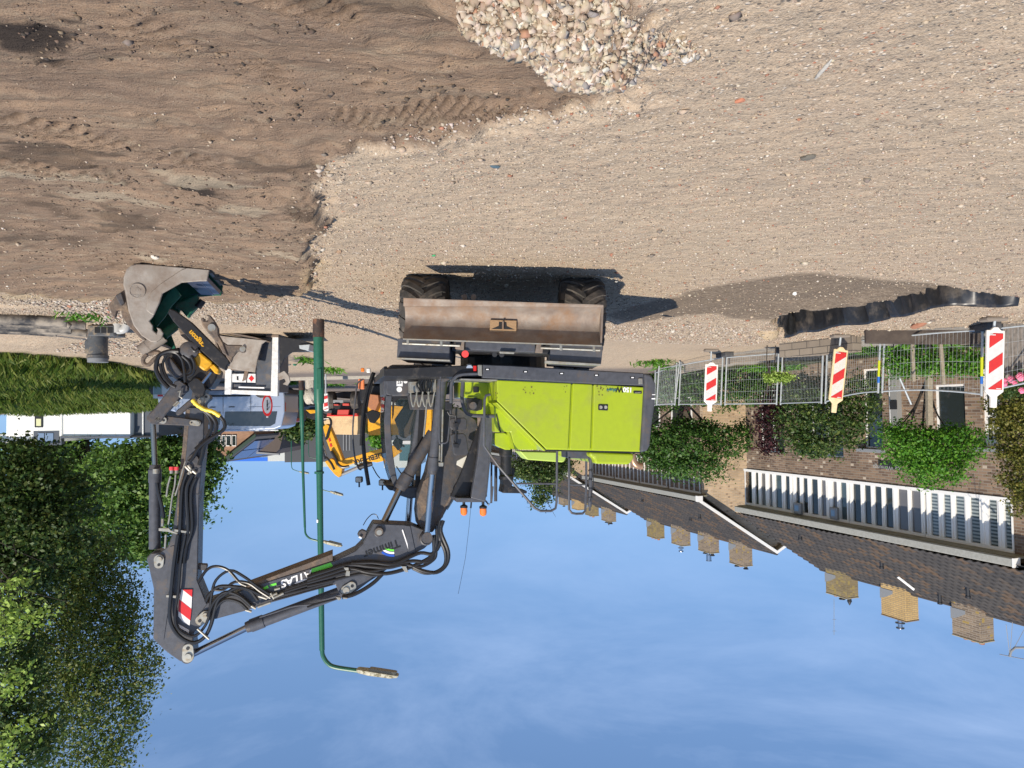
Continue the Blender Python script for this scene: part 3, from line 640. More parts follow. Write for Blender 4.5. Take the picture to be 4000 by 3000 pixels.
for a_, b_ in ((1932, 1385), (1960, 1386)): MB().cyl(P(a_, b_, 8.7), P(a_, b_, 8.66), .03).build('coupler', M_BLACK, ex)
# dozer blade: curved section swept across
def blade():
    NZ = 12; prof = []
    for i in range(NZ + 1):
        f = i / NZ; prof.append((f, 8.20 + .17 * math.sin(math.pi * f) - .02 * (f < .09)))
    rings = []
    for s_ in range(9):
        g = s_ / 8; ring = []
        for f, yy_ in prof:
            x0 = 1577 + (1572 - 1577) * f; x1 = 2356 + (2350 - 2356) * f; y0 = 1165 + (1323 - 1165) * f; y1 = 1192 + (1350 - 1192) * f
            a = P(x0 + (x1 - x0) * g, y0 + (y1 - y0) * g, 8.2); ring.append(Vector((a.x, yy_ , a.z)))
        for f, yy_ in prof[::-1]:
            x0 = 1577 + (1572 - 1577) * f; x1 = 2356 + (2350 - 2356) * f; y0 = 1165 + (1323 - 1165) * f; y1 = 1192 + (1350 - 1192) * f
            a = P(x0 + (x1 - x0) * g, y0 + (y1 - y0) * g, 8.2); ring.append(Vector((a.x, yy_ + .022, a.z)))
        rings.append(ring)
    o = MB().loft(rings).build('dozer_blade', M_RUST, ex, smooth_=True, ang=50)
    q = [P(1577, 1163, 8.17), P(2356, 1190, 8.17), P(2356, 1203, 8.185), P(1577, 1176, 8.185)]
    MB().prism([P(1576, 1164, 8.185), P(2357, 1191, 8.185), P(2356, 1199, 8.2), P(1576, 1196, 8.225)], (0, .03, 0)).build('cutting_edge', M_RUST, o)
    # centre hitch plate with triangular cut and pin
    MB().prism([P(a, b_, 8.33) for a, b_ in ((1915, 1249), (2018, 1252), (2017, 1306), (1912, 1303))], (0, .02, 0)).build('hitch_plate', mat('hitch_rust', (.30, .19, .10), .8, bump=.3), o, bev=.003)
    MB().prism([P(a, b_, 8.328) for a, b_ in ((1949, 1257), (1978, 1258), (1980, 1274), (2010, 1287), (1919, 1285), (1948, 1273))], (0, .004, 0)).build('hitch_opening', M_WIRE, o)
    MB().cyl(P(1965, 1256, 8.31), P(1965, 1285, 8.31), .012).build('hitch_pin', M_RUST, o)
    for a_ in (1800, 2120): MB().prism([P(a_, 1230, 8.4), P(a_ + 22, 1230, 8.4), P(a_ + 22, 1300, 8.4), P(a_, 1300, 8.4)], (0, .9, -.05)).build('blade_arm', M_BLACK, o)
    for a0, a1 in ((0, 1),): pass
    MB().prism([P(2349, 1195, 8.22), P(2358, 1195, 8.22), P(2351, 1350, 8.22), P(2345, 1350, 8.22)], (0, .14, 0)).build('side_rib', M_RUST, o)
    MB().prism([P(1574, 1322, 8.19), P(2351, 1349, 8.19), P(2351, 1353, 8.19), P(1574, 1326, 8.19)], (0, .04, 0)).build('top_rib', M_PIN, o)
blade()
# --- superstructure
W2 = 1.25
pr('turntable_frame', [(1500, 1440), (1885, 1424), (2258, 1443), (2512, 1457), (2512, 1478), (1500, 1470)], W2 - .08, 2.3, M_BLACK)
skirt = pr('side_skirt', [(1886, 1423), (1990, 1427), (2258, 1443), (2516, 1457), (2517, 1506), (2340, 1500), (2200, 1493), (1990, 1481), (1886, 1476)], W2 + .04, .1, M_GREY, .012)
for a_, b_ in ((1904, 1443), (2053, 1452), (2194, 1459), (2330, 1466), (2471, 1475)):
    q = [(a_ - 9, b_ - 4), (a_ + 9, b_ - 4), (a_ + 9, b_ + 4), (a_ - 9, b_ + 4)]
    MB().prism(poly(q, W2 + .046), -EB * .01).build('slot', M_WIRE, skirt, bev=.002)
    q = [(a_ - 5, b_ - 2), (a_ + 5, b_ - 2), (a_ + 5, b_ + 2), (a_ - 5, b_ + 2)]
    MB().prism(poly(q, W2 + .048), -EB * .01).build('tie_down', M_WLET, skirt)
pr('hinge_bracket', [(2495, 1477), (2511, 1477), (2512, 1500), (2496, 1501)], W2 + .06, .03, M_PIN)
pr('hinge_bracket', [(1867, 1424), (1884, 1424), (1884, 1468), (1868, 1466)], W2 + .05, .03, M_PIN)
cw = pr('counterweight', [(2517, 1457), (2546, 1464), (2562, 1496), (2560, 1577), (2549, 1650), (2540, 1740), (2530, 1762), (2503, 1767), (2511, 1650), (2519, 1506)], W2 + .05, 2.5, M_GREY, .03, seg=3)
for q in ((2548, 1540, 2560, 1543), (2546, 1555, 2560, 1560)): MB().prism(poly([(q[0], q[1]), (q[2], q[1]), (q[2], q[3]), (q[0], q[3])], W2 + .056), -EB * .01).build('sticker', M_WLET, cw)
hood = pr('hood_body', [(1942, 1486), (2512, 1512), (2503, 1764), (2132, 1756), (1942, 1571)], W2 - .03, .85, M_GREEN, .012)
pr('hood_panel', [(1942, 1484), (2232, 1497), (2220, 1757), (2132, 1753), (1942, 1567)], W2, .035, M_GREEN, .014, seg=3)
pr('hood_panel', [(2238, 1497), (2315, 1501), (2307, 1759), (2226, 1757)], W2, .035, M_GREEN, .014, seg=3)
hp = pr('hood_panel', [(2321, 1501), (2516, 1512), (2503, 1765), (2313, 1760)], W2, .035, M_GREEN, .014, seg=3)
pr('hood_panel', [(1936, 1572), (1944, 1572), (2132, 1759), (2124, 1762)], W2 + .005, .55, M_GREEN, .006)
latch = pr('latch', [(2338, 1579), (2376, 1580), (2375, 1604), (2338, 1602)], W2 + .012, .02, M_BLACK, .006)
for dx in (0, 19): MB().cyl(EP((2347 + dx, 1591), W2 + .018), EP((2347 + dx, 1591), W2 + .01), .022, n=14).build('latch_ring', M_PIN, latch)
bd = pr('badge', [(2474, 1528), (2478, 1526), (2507, 1527), (2507, 1538), (2476, 1537)], W2 + .004, .006, M_BLACK, 0)
MB().prism(poly([(2480, 1533), (2503, 1532), (2503, 1535), (2480, 1536)], W2 + .008), -EB * .004).build('badge_script', M_PIN, bd)
def etext(s, p0, p1, off, size, mt, parent, **k):
    a, b_ = EP(p0, off), EP(p1, off); return text(s, a, b_ - a, EZ, size, mt, parent, **k)
etext('150', (2470, 1515), (2434, 1513), W2 + .006, .086, M_WLET, hp, shear=0).data.offset = .003
etext('W', (2434, 1513), (2410, 1512), W2 + .006, .098, M_WIRE, hp).data.offset = .003
etext('blue+', (2409, 1519), (2381, 1517), W2 + .006, .062, M_TEAL, hp).data.offset = .0015
rs_ = random.Random(5); mb = MB()
for cx_, cy_, sp_, kk in ((2345, 1520, 22, 16), (2070, 1520, 30, 10), (2210, 1503, 14, 4), (1938, 1545, 6, 5)):
    for i in range(kk):
        a_, b_ = cx_ + rs_.gauss(0, sp_ * .5), cy_ + rs_.gauss(0, 10); r0 = rs_.uniform(1, 3.2); b_ = max(b_, 1508)
        mb.prism(poly([(a_ + r0 * math.cos(t_) * rs_.uniform(.6, 1.3), b_ + r0 * 1.3 * math.sin(t_)) for t_ in [k_ * 1.05 for k_ in range(6)]], W2 + .003), -EB * .002)
tag(mb.build('mud_spots', mat('dried_mud', (.13, .10, .03), .9), hp), kind='stuff')
pr('hood_slope', [(1930, 1573), (1943, 1572), (2131, 1757), (2012, 1757), (1996, 1687), (1933, 1687)], W2 - .30, .4, M_GREEN, .01)
pr('hood_seam', [(1937, 1618), (1941, 1617), (1958, 1690), (1953, 1690)], W2 - .29, .02, M_BLACK, 0); pr('front_cover', [(1930, 1690), (1970, 1690), (1990, 1700), (1996, 1757), (1975, 1757), (1935, 1740)], .7, .3, M_GREEN, .01)
# tank box in front of the hood (steps, filler)
pr('front_box', [(1816, 1484), (1935, 1484), (1935, 1628), (1862, 1628), (1862, 1552), (1816, 1552)], .62, .9, M_GREEN, .01)
pr('front_box_base', [(1790, 1428), (1884, 1428), (1884, 1480), (1800, 1480)], .9, 1.0, M_GREYD, .01)
pr('step_plate', [(1800, 1478), (1945, 1482), (1945, 1488), (1800, 1484)], W2 - .02, .7, M_PIN, .004)
pr('filler_recess', [(1823, 1554), (1860, 1554), (1886, 1562), (1884, 1600), (1862, 1606), (1828, 1600)], .66, .06, M_BLACK, .01)
MB().cyl(EP((1848, 1585), .72), EP((1848, 1585), .62), .05, n=18).build('filler_cap', M_GREYD, ex)
pr('switch_box', [(1850, 1510), (1871, 1510), (1871, 1533), (1850, 1533)], .66, .04, M_BLACK, .004)
tb('lamp_guard', [(1762, 1575), (1764, 1500), (1775, 1478), (1800, 1463), (1866, 1459)], 1.2, .022, M_GREY)
tb('lamp_guard', [(1808, 1492), (1805, 1560), (1818, 1605), (1836, 1620), (1870, 1624), (1932, 1625)], 1.1, .024, M_GREY)
MB().lathe(EP((1833, 1438), 1.15), EB * 1 + EZ * .1, [(.02, -.06), (.05, -.05), (.055, 0), (.04, .02)], 18).build('work_light', mat('lamp_glass', (.6, .6, .6), .1, .6), ex, smooth_=True)
pr('tail_lamp', [(1850, 1428), (1862, 1428), (1862, 1450), (1850, 1450)], 1.2, .04, M_RED, .004)
# small top hood, far panel, exhaust, mast
pr('engine_cover', [(2304, 1764), (2476, 1771), (2478, 1791), (2462, 1811), (2452, 1815), (2326, 1812), (2321, 1790), (2304, 1782)], 1.08, 1.6, M_GREEN, .03, seg=3)
pr('rear_seam', [(2130, 1756), (2503, 1765), (2503, 1770), (2130, 1762)], 1.2, 1.9, M_BLACK, 0)
pr('side_cover', [(2029, 1762), (2222, 1766), (2205, 1803), (2195, 1806), (2060, 1796)], -.75, .35, mat('pale_lime', (.42, .56, .10), .45), .015)
tb('exhaust_pipe', [(2470, 1775), (2474, 1800), (2486, 1817), (2506, 1822)], .45, [.05] * 15 + [.052], mat('exhaust_tan', (.42, .26, .16), .35, .6), n=12)
pr('bracket_box', [(2219, 1758), (2301, 1761), (2302, 1793), (2290, 1792), (2220, 1790)], .95, .3, M_GREY, .008)
RAIL = [(1915, 1541), (1899, 1544), (1893, 1560), (1892, 1600), (1891, 1742), (1945, 1818), (2088, 1984), (2112, 1996), (2152, 1996), (2170, 1986), (2174, 1962), (2176, 1761)]
def rail(pts, off, r=.016, name='handrail', k=0):
    q = [EP(p, off) for p in pts]; return MB().tube(q, r, 8).build(name, M_GREY, ex, smooth_=True)
rail(RAIL, 1.2); rail([(2017, 1889), (2175, 1889)], 1.2, .012)
rail([(2223, 1790), (2223, 1990), (2234, 2004), (2250, 2007), (2276, 2006), (2286, 1996), (2290, 1895), (2290, 1802)], .95); rail([(2223, 1893), (2290, 1893)], .95, .012)
rail([(2308, 1785), (2308, 1830), (2304, 1980)], .95, .024, 'mast'); rail([(2304, 1980), (2303, 1996)], .95, .012, 'mast_tip')
for y_ in (1835, 1870, 1905, 1940): MB().cyl(EP((2306, y_), .95), EP((2306, y_ + 4), .95), .029).build('mast_clamp', M_BLACK, ex)
tb('mast_cable', [(2310, 1830), (2318, 1880), (2311, 1930), (2304, 1960)], .97, .006, M_HOSE, n=6)
# air cleaner stack beside the tower
MB().lathe(EP((1975, 1690), .55), EZ, [(.03, 0), (.09, 0), (.09, .3), (.075, .32), (.075, .56), (.10, .58), (.10, .62), (.03, .62)], 20).build('air_cleaner', M_BLACK, ex, smooth_=True)
pr('stack_box', [(1965, 1822), (2010, 1826), (2012, 1838), (2000, 1900), (2060, 1918), (2058, 1928), (1962, 1926), (1968, 1895)], .5, .25, M_BLACK, .01)
for x_, y0, y1, r_ in ((1920, 1805, 1965, .014), (1937, 1820, 1958, .022), (1900, 1840, 1940, .012)): rail([(x_, y0), (x_ - 1, y1)], .3, r_, 'rear_pipe')
# boom tower
tw = pr('boom_tower', [(1884, 1622), (1931, 1622), (1920, 1760), (1904, 1925), (1895, 1960), (1840, 1946), (1866, 1790)], .78, .10, M_GREY, .012, seg=2)
pr('tower_recess', [(1886, 1625), (1866, 1790), (1840, 1946), (1790, 1946), (1760, 1940), (1800, 1850), (1862, 1690)], .60, .06, M_BLACK, .006)  # black sheet: shade of the open tower inside put into its colour
pr('tower_cap', [(1781, 1944), (1840, 1945), (1896, 1958), (1886, 1962), (1783, 1962)], .76, .5, M_GREY, .006)
rail([(1915, 1700), (1902, 1880), (1893, 1955)], .782, .004, 'tower_fold')
for x_, y_, o_ in ((1812, 1970, .55), (1887, 1972, .72)):
    c = EP((x_, y_), o_)
    MB().lathe(c, EZ, [(.02, -.05), (.018, .0), (.05, .02), (.05, .045)], 18).build('beacon_base', M_BLACK, ex, smooth_=True)
    MB().lathe(c + EZ * .045, EZ, [(.044, 0), (.047, .05), (.04, .085), (.02, .10), (.001, .105)], 20).build('beacon_lens', M_ORANGE, ex, smooth_=True)
    MB().lathe(c + EZ * .05, EZ, [(.012, 0), (.012, .05), (.001, .055)], 10).build('beacon_bulb', mat('bulb', (1, .75, .4), .1), ex)
rail([(1891, 1950), (1910, 1972), (1920, 1958), (1925, 1900)], .7, .012, 'beacon_bracket')
MB().cyl(EP((1841, 1962), .6), EP((1839, 1985), .6), .011).build('antenna_base', M_BLACK, ex)
MB().tube([EP((1839, 1985), .6), EP((1832, 2060), .6), EP((1818, 2180), .6), EP((1790, 2320), .6)], .0022, 4).build('antenna', M_BLACK, ex)
# mirrors
for q in ([(1757, 1640), (1765, 1632), (1815, 1631), (1824, 1638), (1825, 1672), (1818, 1679), (1765, 1679), (1757, 1670)], [(1760, 1700), (1770, 1694), (1812, 1692), (1822, 1704), (1832, 1765), (1826, 1776), (1782, 1781), (1772, 1774)]):
    o_ = pr('mirror', q, 1.28, .05, mat('mirror_shell', (.06, .058, .058), .3, dirt=(.12, .10, .09), dirt_lo=.55, dirt_hi=.95), .014, seg=3)
tb('mirror_arm', [(1748, 1608), (1756, 1622), (1780, 1624), (1782, 1656), (1781, 1700), (1780, 1740)], 1.30, .012, M_BLACK, k=0)
pr('mirror_clamp', [(1772, 1652), (1792, 1652), (1792, 1668), (1772, 1668)], 1.33, .03, M_BLACK, .004); pr('mirror_clamp', [(1770, 1732), (1794, 1734), (1792, 1750), (1774, 1748)], 1.33, .03, M_BLACK, .004)
pr('lamp_body', [(1742, 1568), (1769, 1568), (1768, 1604), (1743, 1602)], 1.2, .12, M_BLACK, .01)
tb('mirror_bracket', [(1722, 1470), (1718, 1520), (1716, 1715), (1726, 1730), (1745, 1727), (1752, 1700), (1762, 1580)], 1.15, .011, M_GREY, k=3)
pr('weight_plate', [(1786, 1800), (1830, 1776), (1822, 1815), (1806, 1828), (1783, 1815)], .5, .02, mat('cream_plate', (.62, .60, .52), .5), .004)
# --- cab
CN, CW = -.22, .95
cab = ex
cbs = pr('cab_base', [(1528, 1424), (1640, 1424), (1760, 1432), (1760, 1540), (1640, 1545), (1524, 1548), (1508, 1542), (1512, 1440)], CN, CW, M_GREY, .02)
pr('cab_seam', [(1512, 1473), (1650, 1476), (1650, 1479), (1512, 1476)], CN + .004, .01, M_BLACK, 0)
PIL = [(1508, 1545), (1531, 1545), (1528, 1600), (1527, 1660), (1530, 1720), (1536, 1780), (1545, 1840), (1558, 1905), (1541, 1908), (1522, 1850), (1511, 1800), (1504, 1720), (1501, 1640)]
pr('cab_pillar', PIL, CN, .06, M_GREY, .008); pr('cab_pillar', [(x, y) for x, y in PIL], CN - CW + .06, .06, M_BLACK, .006)
# shift the far pillar lines by real depth: same profile in local space on the far side
def shifted(pts, off0, off1): return [EP(p, off0) - EB * (off0 - off1) for p in pts]
bpy.data.objects.remove(bpy.data.objects['cab_pillar.001'])
MB().prism(shifted(PIL, CN, CN - CW + .06), -EB * .06).build('cab_pillar', M_BLACK, ex, bev=.006)
pr('cab_pillar', [(1640, 1545), (1665, 1545), (1640, 1908), (1622, 1908)], CN, .06, M_BLACK, .006)
MB().prism(shifted([(1640, 1545), (1665, 1545), (1640, 1908), (1622, 1908)], CN, CN - CW + .06), -EB * .06).build('cab_pillar', M_BLACK, ex, bev=.006)
ROOF = [(1541, 1903), (1700, 1896), (1700, 1935), (1600, 1948), (1560, 1935), (1530, 1912)]
MB().prism(shifted(ROOF, CN, CN + .02), -EB * (CW + .04)).build('cab_roof', M_GREY, ex, bev=.02)
pr('roof_visor', [(1530, 1908), (1545, 1900), (1600, 1936), (1594, 1945)], CN - .02, CW - .04, mat('blue_tint_visor', (.20, .33, .50), .1, alpha=.7), 0)
mb = MB(); mb.prism(shifted([(1531, 1545), (1640, 1545), (1622, 1900), (1556, 1900), (1540, 1820), (1529, 1700)], CN - .03, CN - .03), -EB * .006)
mb.build('side_glass', M_GLASS, ex)
mb = MB(); gp = [(1504, 1548), (1501, 1640), (1504, 1720), (1511, 1800), (1522, 1850), (1538, 1900)]
A_ = shifted(gp, CN, CN - .07); B_ = shifted(gp, CN, CN - CW + .07)
for i in range(len(gp) - 1): mb.add([A_[i], A_[i + 1], B_[i + 1], B_[i]], [(0, 1, 2, 3)])
o_ = mb.build('windscreen', M_GLASS, ex); o_.modifiers.new('t', 'SOLIDIFY').thickness = .005
# door window dark trim and interior
pr('window_trim', [(1533, 1545), (1545, 1538), (1600, 1540), (1604, 1560), (1560, 1556), (1541, 1575), (1538, 1620), (1532, 1640)], CN - .02, .03, M_BLACK, .006)
seat = MB().prism(shifted([(1560, 1560), (1640, 1560), (1650, 1590), (1560, 1585)], CN, CN - .22), -EB * .5).build('seat', mat('seat_fabric', (.03, .03, .035), .8), ex, bev=.03)
MB().prism(shifted([(1590, 1585), (1640, 1580), (1610, 1700), (1585, 1720), (1570, 1700)], CN, CN - .24), -EB * .46).build('seat_back', mat('seat_tan', (.16, .12, .09), .8), seat, bev=.03)
MB().prism(shifted([(1545, 1640), (1600, 1560), (1625, 1580), (1570, 1700)], CN, CN - .1), -EB * .12).build('console', M_BLACK, ex, bev=.01)
MB().tube([EP((1548, 1700), CN - .45), EP((1556, 1730), CN - .45), EP((1580, 1745), CN - .45)], .015).build('lever', M_BLACK, ex)
MB().prism(shifted([(1539, 1735), (1556, 1712), (1582, 1722), (1580, 1748), (1562, 1765)], CN, CN - .3), -EB * .06).build('monitor', M_BLACK, ex, bev=.01)
MB().prism(shifted([(1427, 1612), (1455, 1600), (1486, 1610), (1484, 1630), (1462, 1655), (1445, 1650)], CN - CW + .3, CN - CW + .3), -EB * .05).build('sun_shade', M_WIRE, ex, bev=.01)
# stickers on the cab base
for q in ([(1549, 1441), (1589, 1441), (1589, 1472), (1549, 1471)], [(1549, 1479), (1573, 1479), (1573, 1509), (1549, 1508)]):
    pr('sticker', q, CN + .006, .004, M_WLET, 0)
def disc(nm, p, off, rx, ry, mt, parent=None, th=.004):
    c = EP(p, off); pts = [c + EA * (rx * math.cos(t_)) + EZ * (ry * math.sin(t_)) for t_ in [k_ * math.pi / 12 for k_ in range(24)]]
    return MB().prism(pts, -EB * th).build(nm, mt, parent or ex)
disc('sticker', (1606, 1457), CN + .006, .06, .046, M_WLET); disc('eye_mark', (1606, 1457), CN + .009, .035, .022, mat('maroon', (.18, .01, .03), .5)); disc('eye_mark', (1603, 1457), CN + .012, .010, .012, M_WLET)
disc('sticker', (1584, 1490), CN + .006, .028, .028, M_WLET); disc('sticker', (1560, 1521), CN + .006, .038, .038, M_WLET)
etext('97', (1569, 1488), (1554, 1488), CN + .009, .06, M_WIRE, cbs); etext('246', (1534, 1448), (1516, 1448), CN + .009, .045, M_WIRE, cbs)
for i in range(5): pr('sticker_print', [(1553, 1446 + i * 5), (1586, 1446 + i * 5), (1586, 1448 + i * 5), (1553, 1448 + i * 5)], CN + .009, .002, M_PIN, 0)
# front of cab: base extension, lamps, wipers, steps
MB().prism(shifted([(1500, 1430), (1514, 1430), (1512, 1545), (1500, 1545)], CN, CN - .02), -EB * (CW - .04)).build('cab_front', M_GREY, ex, bev=.01)
c = EP((1440, 1447), CN - CW); MB().box(c, (.06, .05, .07)).build('headlight', M_WHITE, ex, bev=.01)
c = EP((1417, 1445), CN - CW); MB().box(c, (.05, .05, .06)).build('indicator', M_ORANGE, ex, bev=.01)
c = EP((1412, 1500), CN - CW - .1); MB().box(c, (.09, .05, .16)).build('indicator', mat('orange_guard', (.75, .22, .08), .5), ex, bev=.01)
tb('cab_rail', [(1420, 1480), (1396, 1500), (1388, 1560), (1378, 1680), (1385, 1780), (1400, 1828), (1412, 1835)], CN - CW, .012, M_GREY, k=4)
tb('wiper', [(1455, 1460), (1430, 1540), (1415, 1640), (1410, 1740)], CN - CW + .15, .022, M_BLACK, k=3)
tb('windscreen_bar', [(1460, 1455), (1440, 1530), (1425, 1620), (1418, 1700), (1424, 1790), (1440, 1895)], CN - CW + .1, .03, M_BLACK, k=4)
for q in ((1403, 1873), (1494, 1885)):
    c = EP(q, CN - CW * .5); wl = MB().box(c, (.10, .08, .085)).build('work_light', M_BLACK, ex, bev=.012)
    MB().box(c + Vector((0, -.042, 0)), (.08, .006, .065)).build('lamp_glass', M_PIN, wl)
    MB().cyl(c + EZ * .04, c + EZ * .11, .012).build('lamp_stem', M_BLACK, wl)
MB().prism(shifted([(1500, 1893), (1545, 1900), (1545, 1918), (1520, 1915)], CN, CN), -EB * (CW + .02)).build('roof_lip', M_BLACK, ex, bev=.01)
tb('cab_mirror_arm', [(1455, 1822), (1470, 1850), (1484, 1868)], CN - CW + .1, .008, M_BLACK)
tb('cab_mirror_arm', [(1548, 1822), (1566, 1848), (1578, 1864)], CN - .1, .008, M_BLACK)
# --- hydraulics at the boom foot
rs_ = random.Random(3)
for q in ([(1600, 1490), (1640, 1488), (1642, 1530), (1602, 1535)], [(1668, 1485), (1705, 1480), (1706, 1530), (1672, 1532)], [(1745, 1432), (1782, 1432), (1786, 1490), (1748, 1488)]):
    pr('valve_block', q, .35, .22, M_PIN, .008)
for q in ([(1635, 1430), (1700, 1426), (1706, 1475), (1640, 1486)], [(1602, 1540), (1700, 1540), (1700, 1600), (1612, 1600)]): pr('boom_foot', q, .2, .4, M_GREYD, .01)
for i in range(4):
    a_ = 1604 + i * 23; tb('hydraulic_pipe', [(a_, 1530 + rs_.random() * 15), (a_ + 4, 1570), (a_ + 12, 1588), (a_ + 22, 1560 - rs_.random() * 20), (a_ + 25, 1530)], .42, .011, M_PIN, n=6)
for i in range(5): tb('hydraulic_hose', [(1640 + i * 11, 1440), (1652 + i * 6, 1470), (1628 + i * 14, 1500), (1640 + i * 9, 1530)], .40, .016, M_HOSE, n=6)
tb('hydraulic_pipe', [(1668, 1560), (1662, 1640), (1655, 1705)], .40, .013, M_PIN)
tb('pale_pipe', [(1730, 1600), (1727, 1720), (1724, 1808)], .52, .012, M_PIN, k=2); tb('pale_pipe', [(1718, 1740), (1716, 1800)], .5, .009, M_PIN, k=0)
pr('pipe_clamp', [(1714, 1806), (1733, 1806), (1732, 1822), (1715, 1822)], .54, .05, M_PIN, .004)
MB().cyl(EP((1734, 1463), .62), EP((1734, 1463), .0), .095, n=24).build('foot_pin_boss', M_GREYD, ex, smooth_=True); MB().cyl(EP((1734, 1463), .66), EP((1734, 1463), .6), .04, n=18).build('foot_pin', M_PIN, ex)
# --- base boom
BW = .36; BO = .20
pr('base_boom', [(1705, 1600), (1790, 1590), (1860, 1640), (1868, 1668), (1830, 1790), (1789, 1905), (1740, 2000), (1712, 2050), (1690, 2080), (1650, 2078), (1634, 2050), (1628, 2000), (1636, 1930), (1668, 1850), (1692, 1740)], BO, BW, M_GREYD, .012, label='mud stained lower boom')
tb('pipe_bundle', [(1862, 1675), (1835, 1780), (1800, 1862), (1768, 1925), (1735, 1985), (1722, 2020)], BO - .02, .026, M_BROWN, k=3)
tb('pipe_bundle', [(1850, 1640), (1868, 1700), (1842, 1800), (1806, 1880), (1775, 1940), (1745, 1990)], BO - .1, .016, M_PIN, k=3)
def ram(nm, p0, p1, p2, off, r, rr, mt=M_GREY, chrome=M_CHROME):
    """barrel p0..p1 and rod p1..p2"""
    a, b_, c = EP(p0, off), EP(p1, off), EP(p2, off); d = (b_ - a).normalized()
    o = MB().cyl(a, b_, r, n=24).build(nm, mt, ex, smooth_=True)
    MB().cyl(b_ - d * .17, b_ - d * .01, r * 1.12, n=24).build('ram_collar', mt, o, smooth_=True)
    MB().cyl(b_ - d * .005, b_ + d * .05, r * 1.0, r * .9, n=24).build('ram_gland', M_GREYD, o, smooth_=True)
    MB().cyl(b_, c, rr, n=18).build('ram_rod', chrome, o, smooth_=True)
    MB().cyl(c - EB * .07, c + EB * .07, rr * 1.7, n=18).build('ram_eye', M_GREYD, o, smooth_=True)
    return o
ram('lift_ram', (1731, 1462), (1690, 1838), (1666, 2098), .40, .068, .042)
ram('lift_ram', (1646, 1570), (1610, 1820), (1592, 2075), -.30, .068, .042)
ram('boom_ram', (1692, 1690), (1568, 1898), (1481, 2079), .02, .082, .045, M_GREYD, M_CHROMED)
pr('foot_wedge', [(1655, 1880), (1705, 1830), (1700, 1950), (1636, 2035), (1630, 1960)], BO + .01, .05, M_BROWN, .006)
# --- upper boom
UO = .28; UW = .36
ub = pr('upper_boom', [ZD(*q) for q in [(820, 455), (1200, 472), (1290, 475), (1400, 520), (1490, 545), (1535, 610), (1525, 690), (1450, 765), (1300, 845), (1090, 948), (900, 1090), (760, 1180), (640, 1270), (540, 1345), (440, 1370), (390, 1310), (350, 1215), (0, 1290)]]
        + [ZC(*q) for q in [(1880, 610), (1540, 705), (1240, 800), (950, 880), (860, 900), (790, 850), (800, 780), (860, 700), (1060, 640), (1280, 545), (2212, 255)]]
        + [ZD(*q) for q in [(340, 915), (600, 790), (690, 700), (760, 560)]], UO, UW, M_GREY, .012, label='long upper boom with hoses clipped along it')
pr('boom_web', [ZD(*q) for q in [(1205, 480), (1275, 490), (1340, 810), (1250, 830)]], UO + .012, .012, M_GREY, .006)
pr('small_print', [ZD(*q) for q in [(1168, 540), (1180, 530), (1268, 800), (1256, 806)]], UO + .01, .012, M_WLET, 0)
# underside wear strip
pr('wear_plate', [ZC(*q) for q in [(1290, 520), (2212, 175), (2212, 250), (1280, 545)]] , UO - .01, UW - .04, M_BROWN, .004)
# pins
def pin_plate(q0, q1, off, w=.06, d=.02, parent=None):
    a, b_ = EP(q0, off), EP(q1, off); u = (b_ - a).normalized(); s_ = EB.cross(u); ln = (b_ - a).length
    pts = []
    for k_ in range(9): t_ = math.pi / 2 + math.pi * k_ / 8; pts.append(a + u * (w * math.cos(t_)) + s_ * (w * math.sin(t_)))
    for k_ in range(9): t_ = -math.pi / 2 + math.pi * k_ / 8; pts.append(b_ + u * (w * .75 * math.cos(t_)) + s_ * (w * .9 * math.sin(t_)))
    o = MB().prism(pts, EB * d).build('pin_plate', M_PIN, parent or ex, bev=.004)
    MB().cyl(a, a + EB * (d + .018), w * .62, n=22).build('pin', M_PIN, o, smooth_=True); MB().cyl(b_, b_ + EB * (d + .004), w * .3, n=14).build('bolt', M_BLACK, o)
    return o
def boss(p, off, r, d=.05, mt=M_GREYD):
    c = EP(p, off); o = MB().lathe(c, EB, [(r * .4, -.01), (r, 0), (r, d), (r * .8, d + .01), (r * .78, d), (.005, d)], 26).build('boss', mt, ex, smooth_=True)
    MB().cyl(c + EB * d, c + EB * (d + .03), r * .5, n=18).build('pin', M_PIN, o, smooth_=True); return o
boss(ZD(885, 560), UO, .068, .03); MB().cyl(EP(ZD(885, 560), UO + .03), EP(ZD(885, 560), UO + .045), .052, n=24).build('pin_cover', M_CHROME, ex)
boss(ZD(1460, 635), UO, .085, .10)
pin_plate(ZD(478, 1280), ZD(555, 1225), UO + .002, .068)
pin_plate(ZC(838, 845), ZC(778, 895), UO + .012, .066)
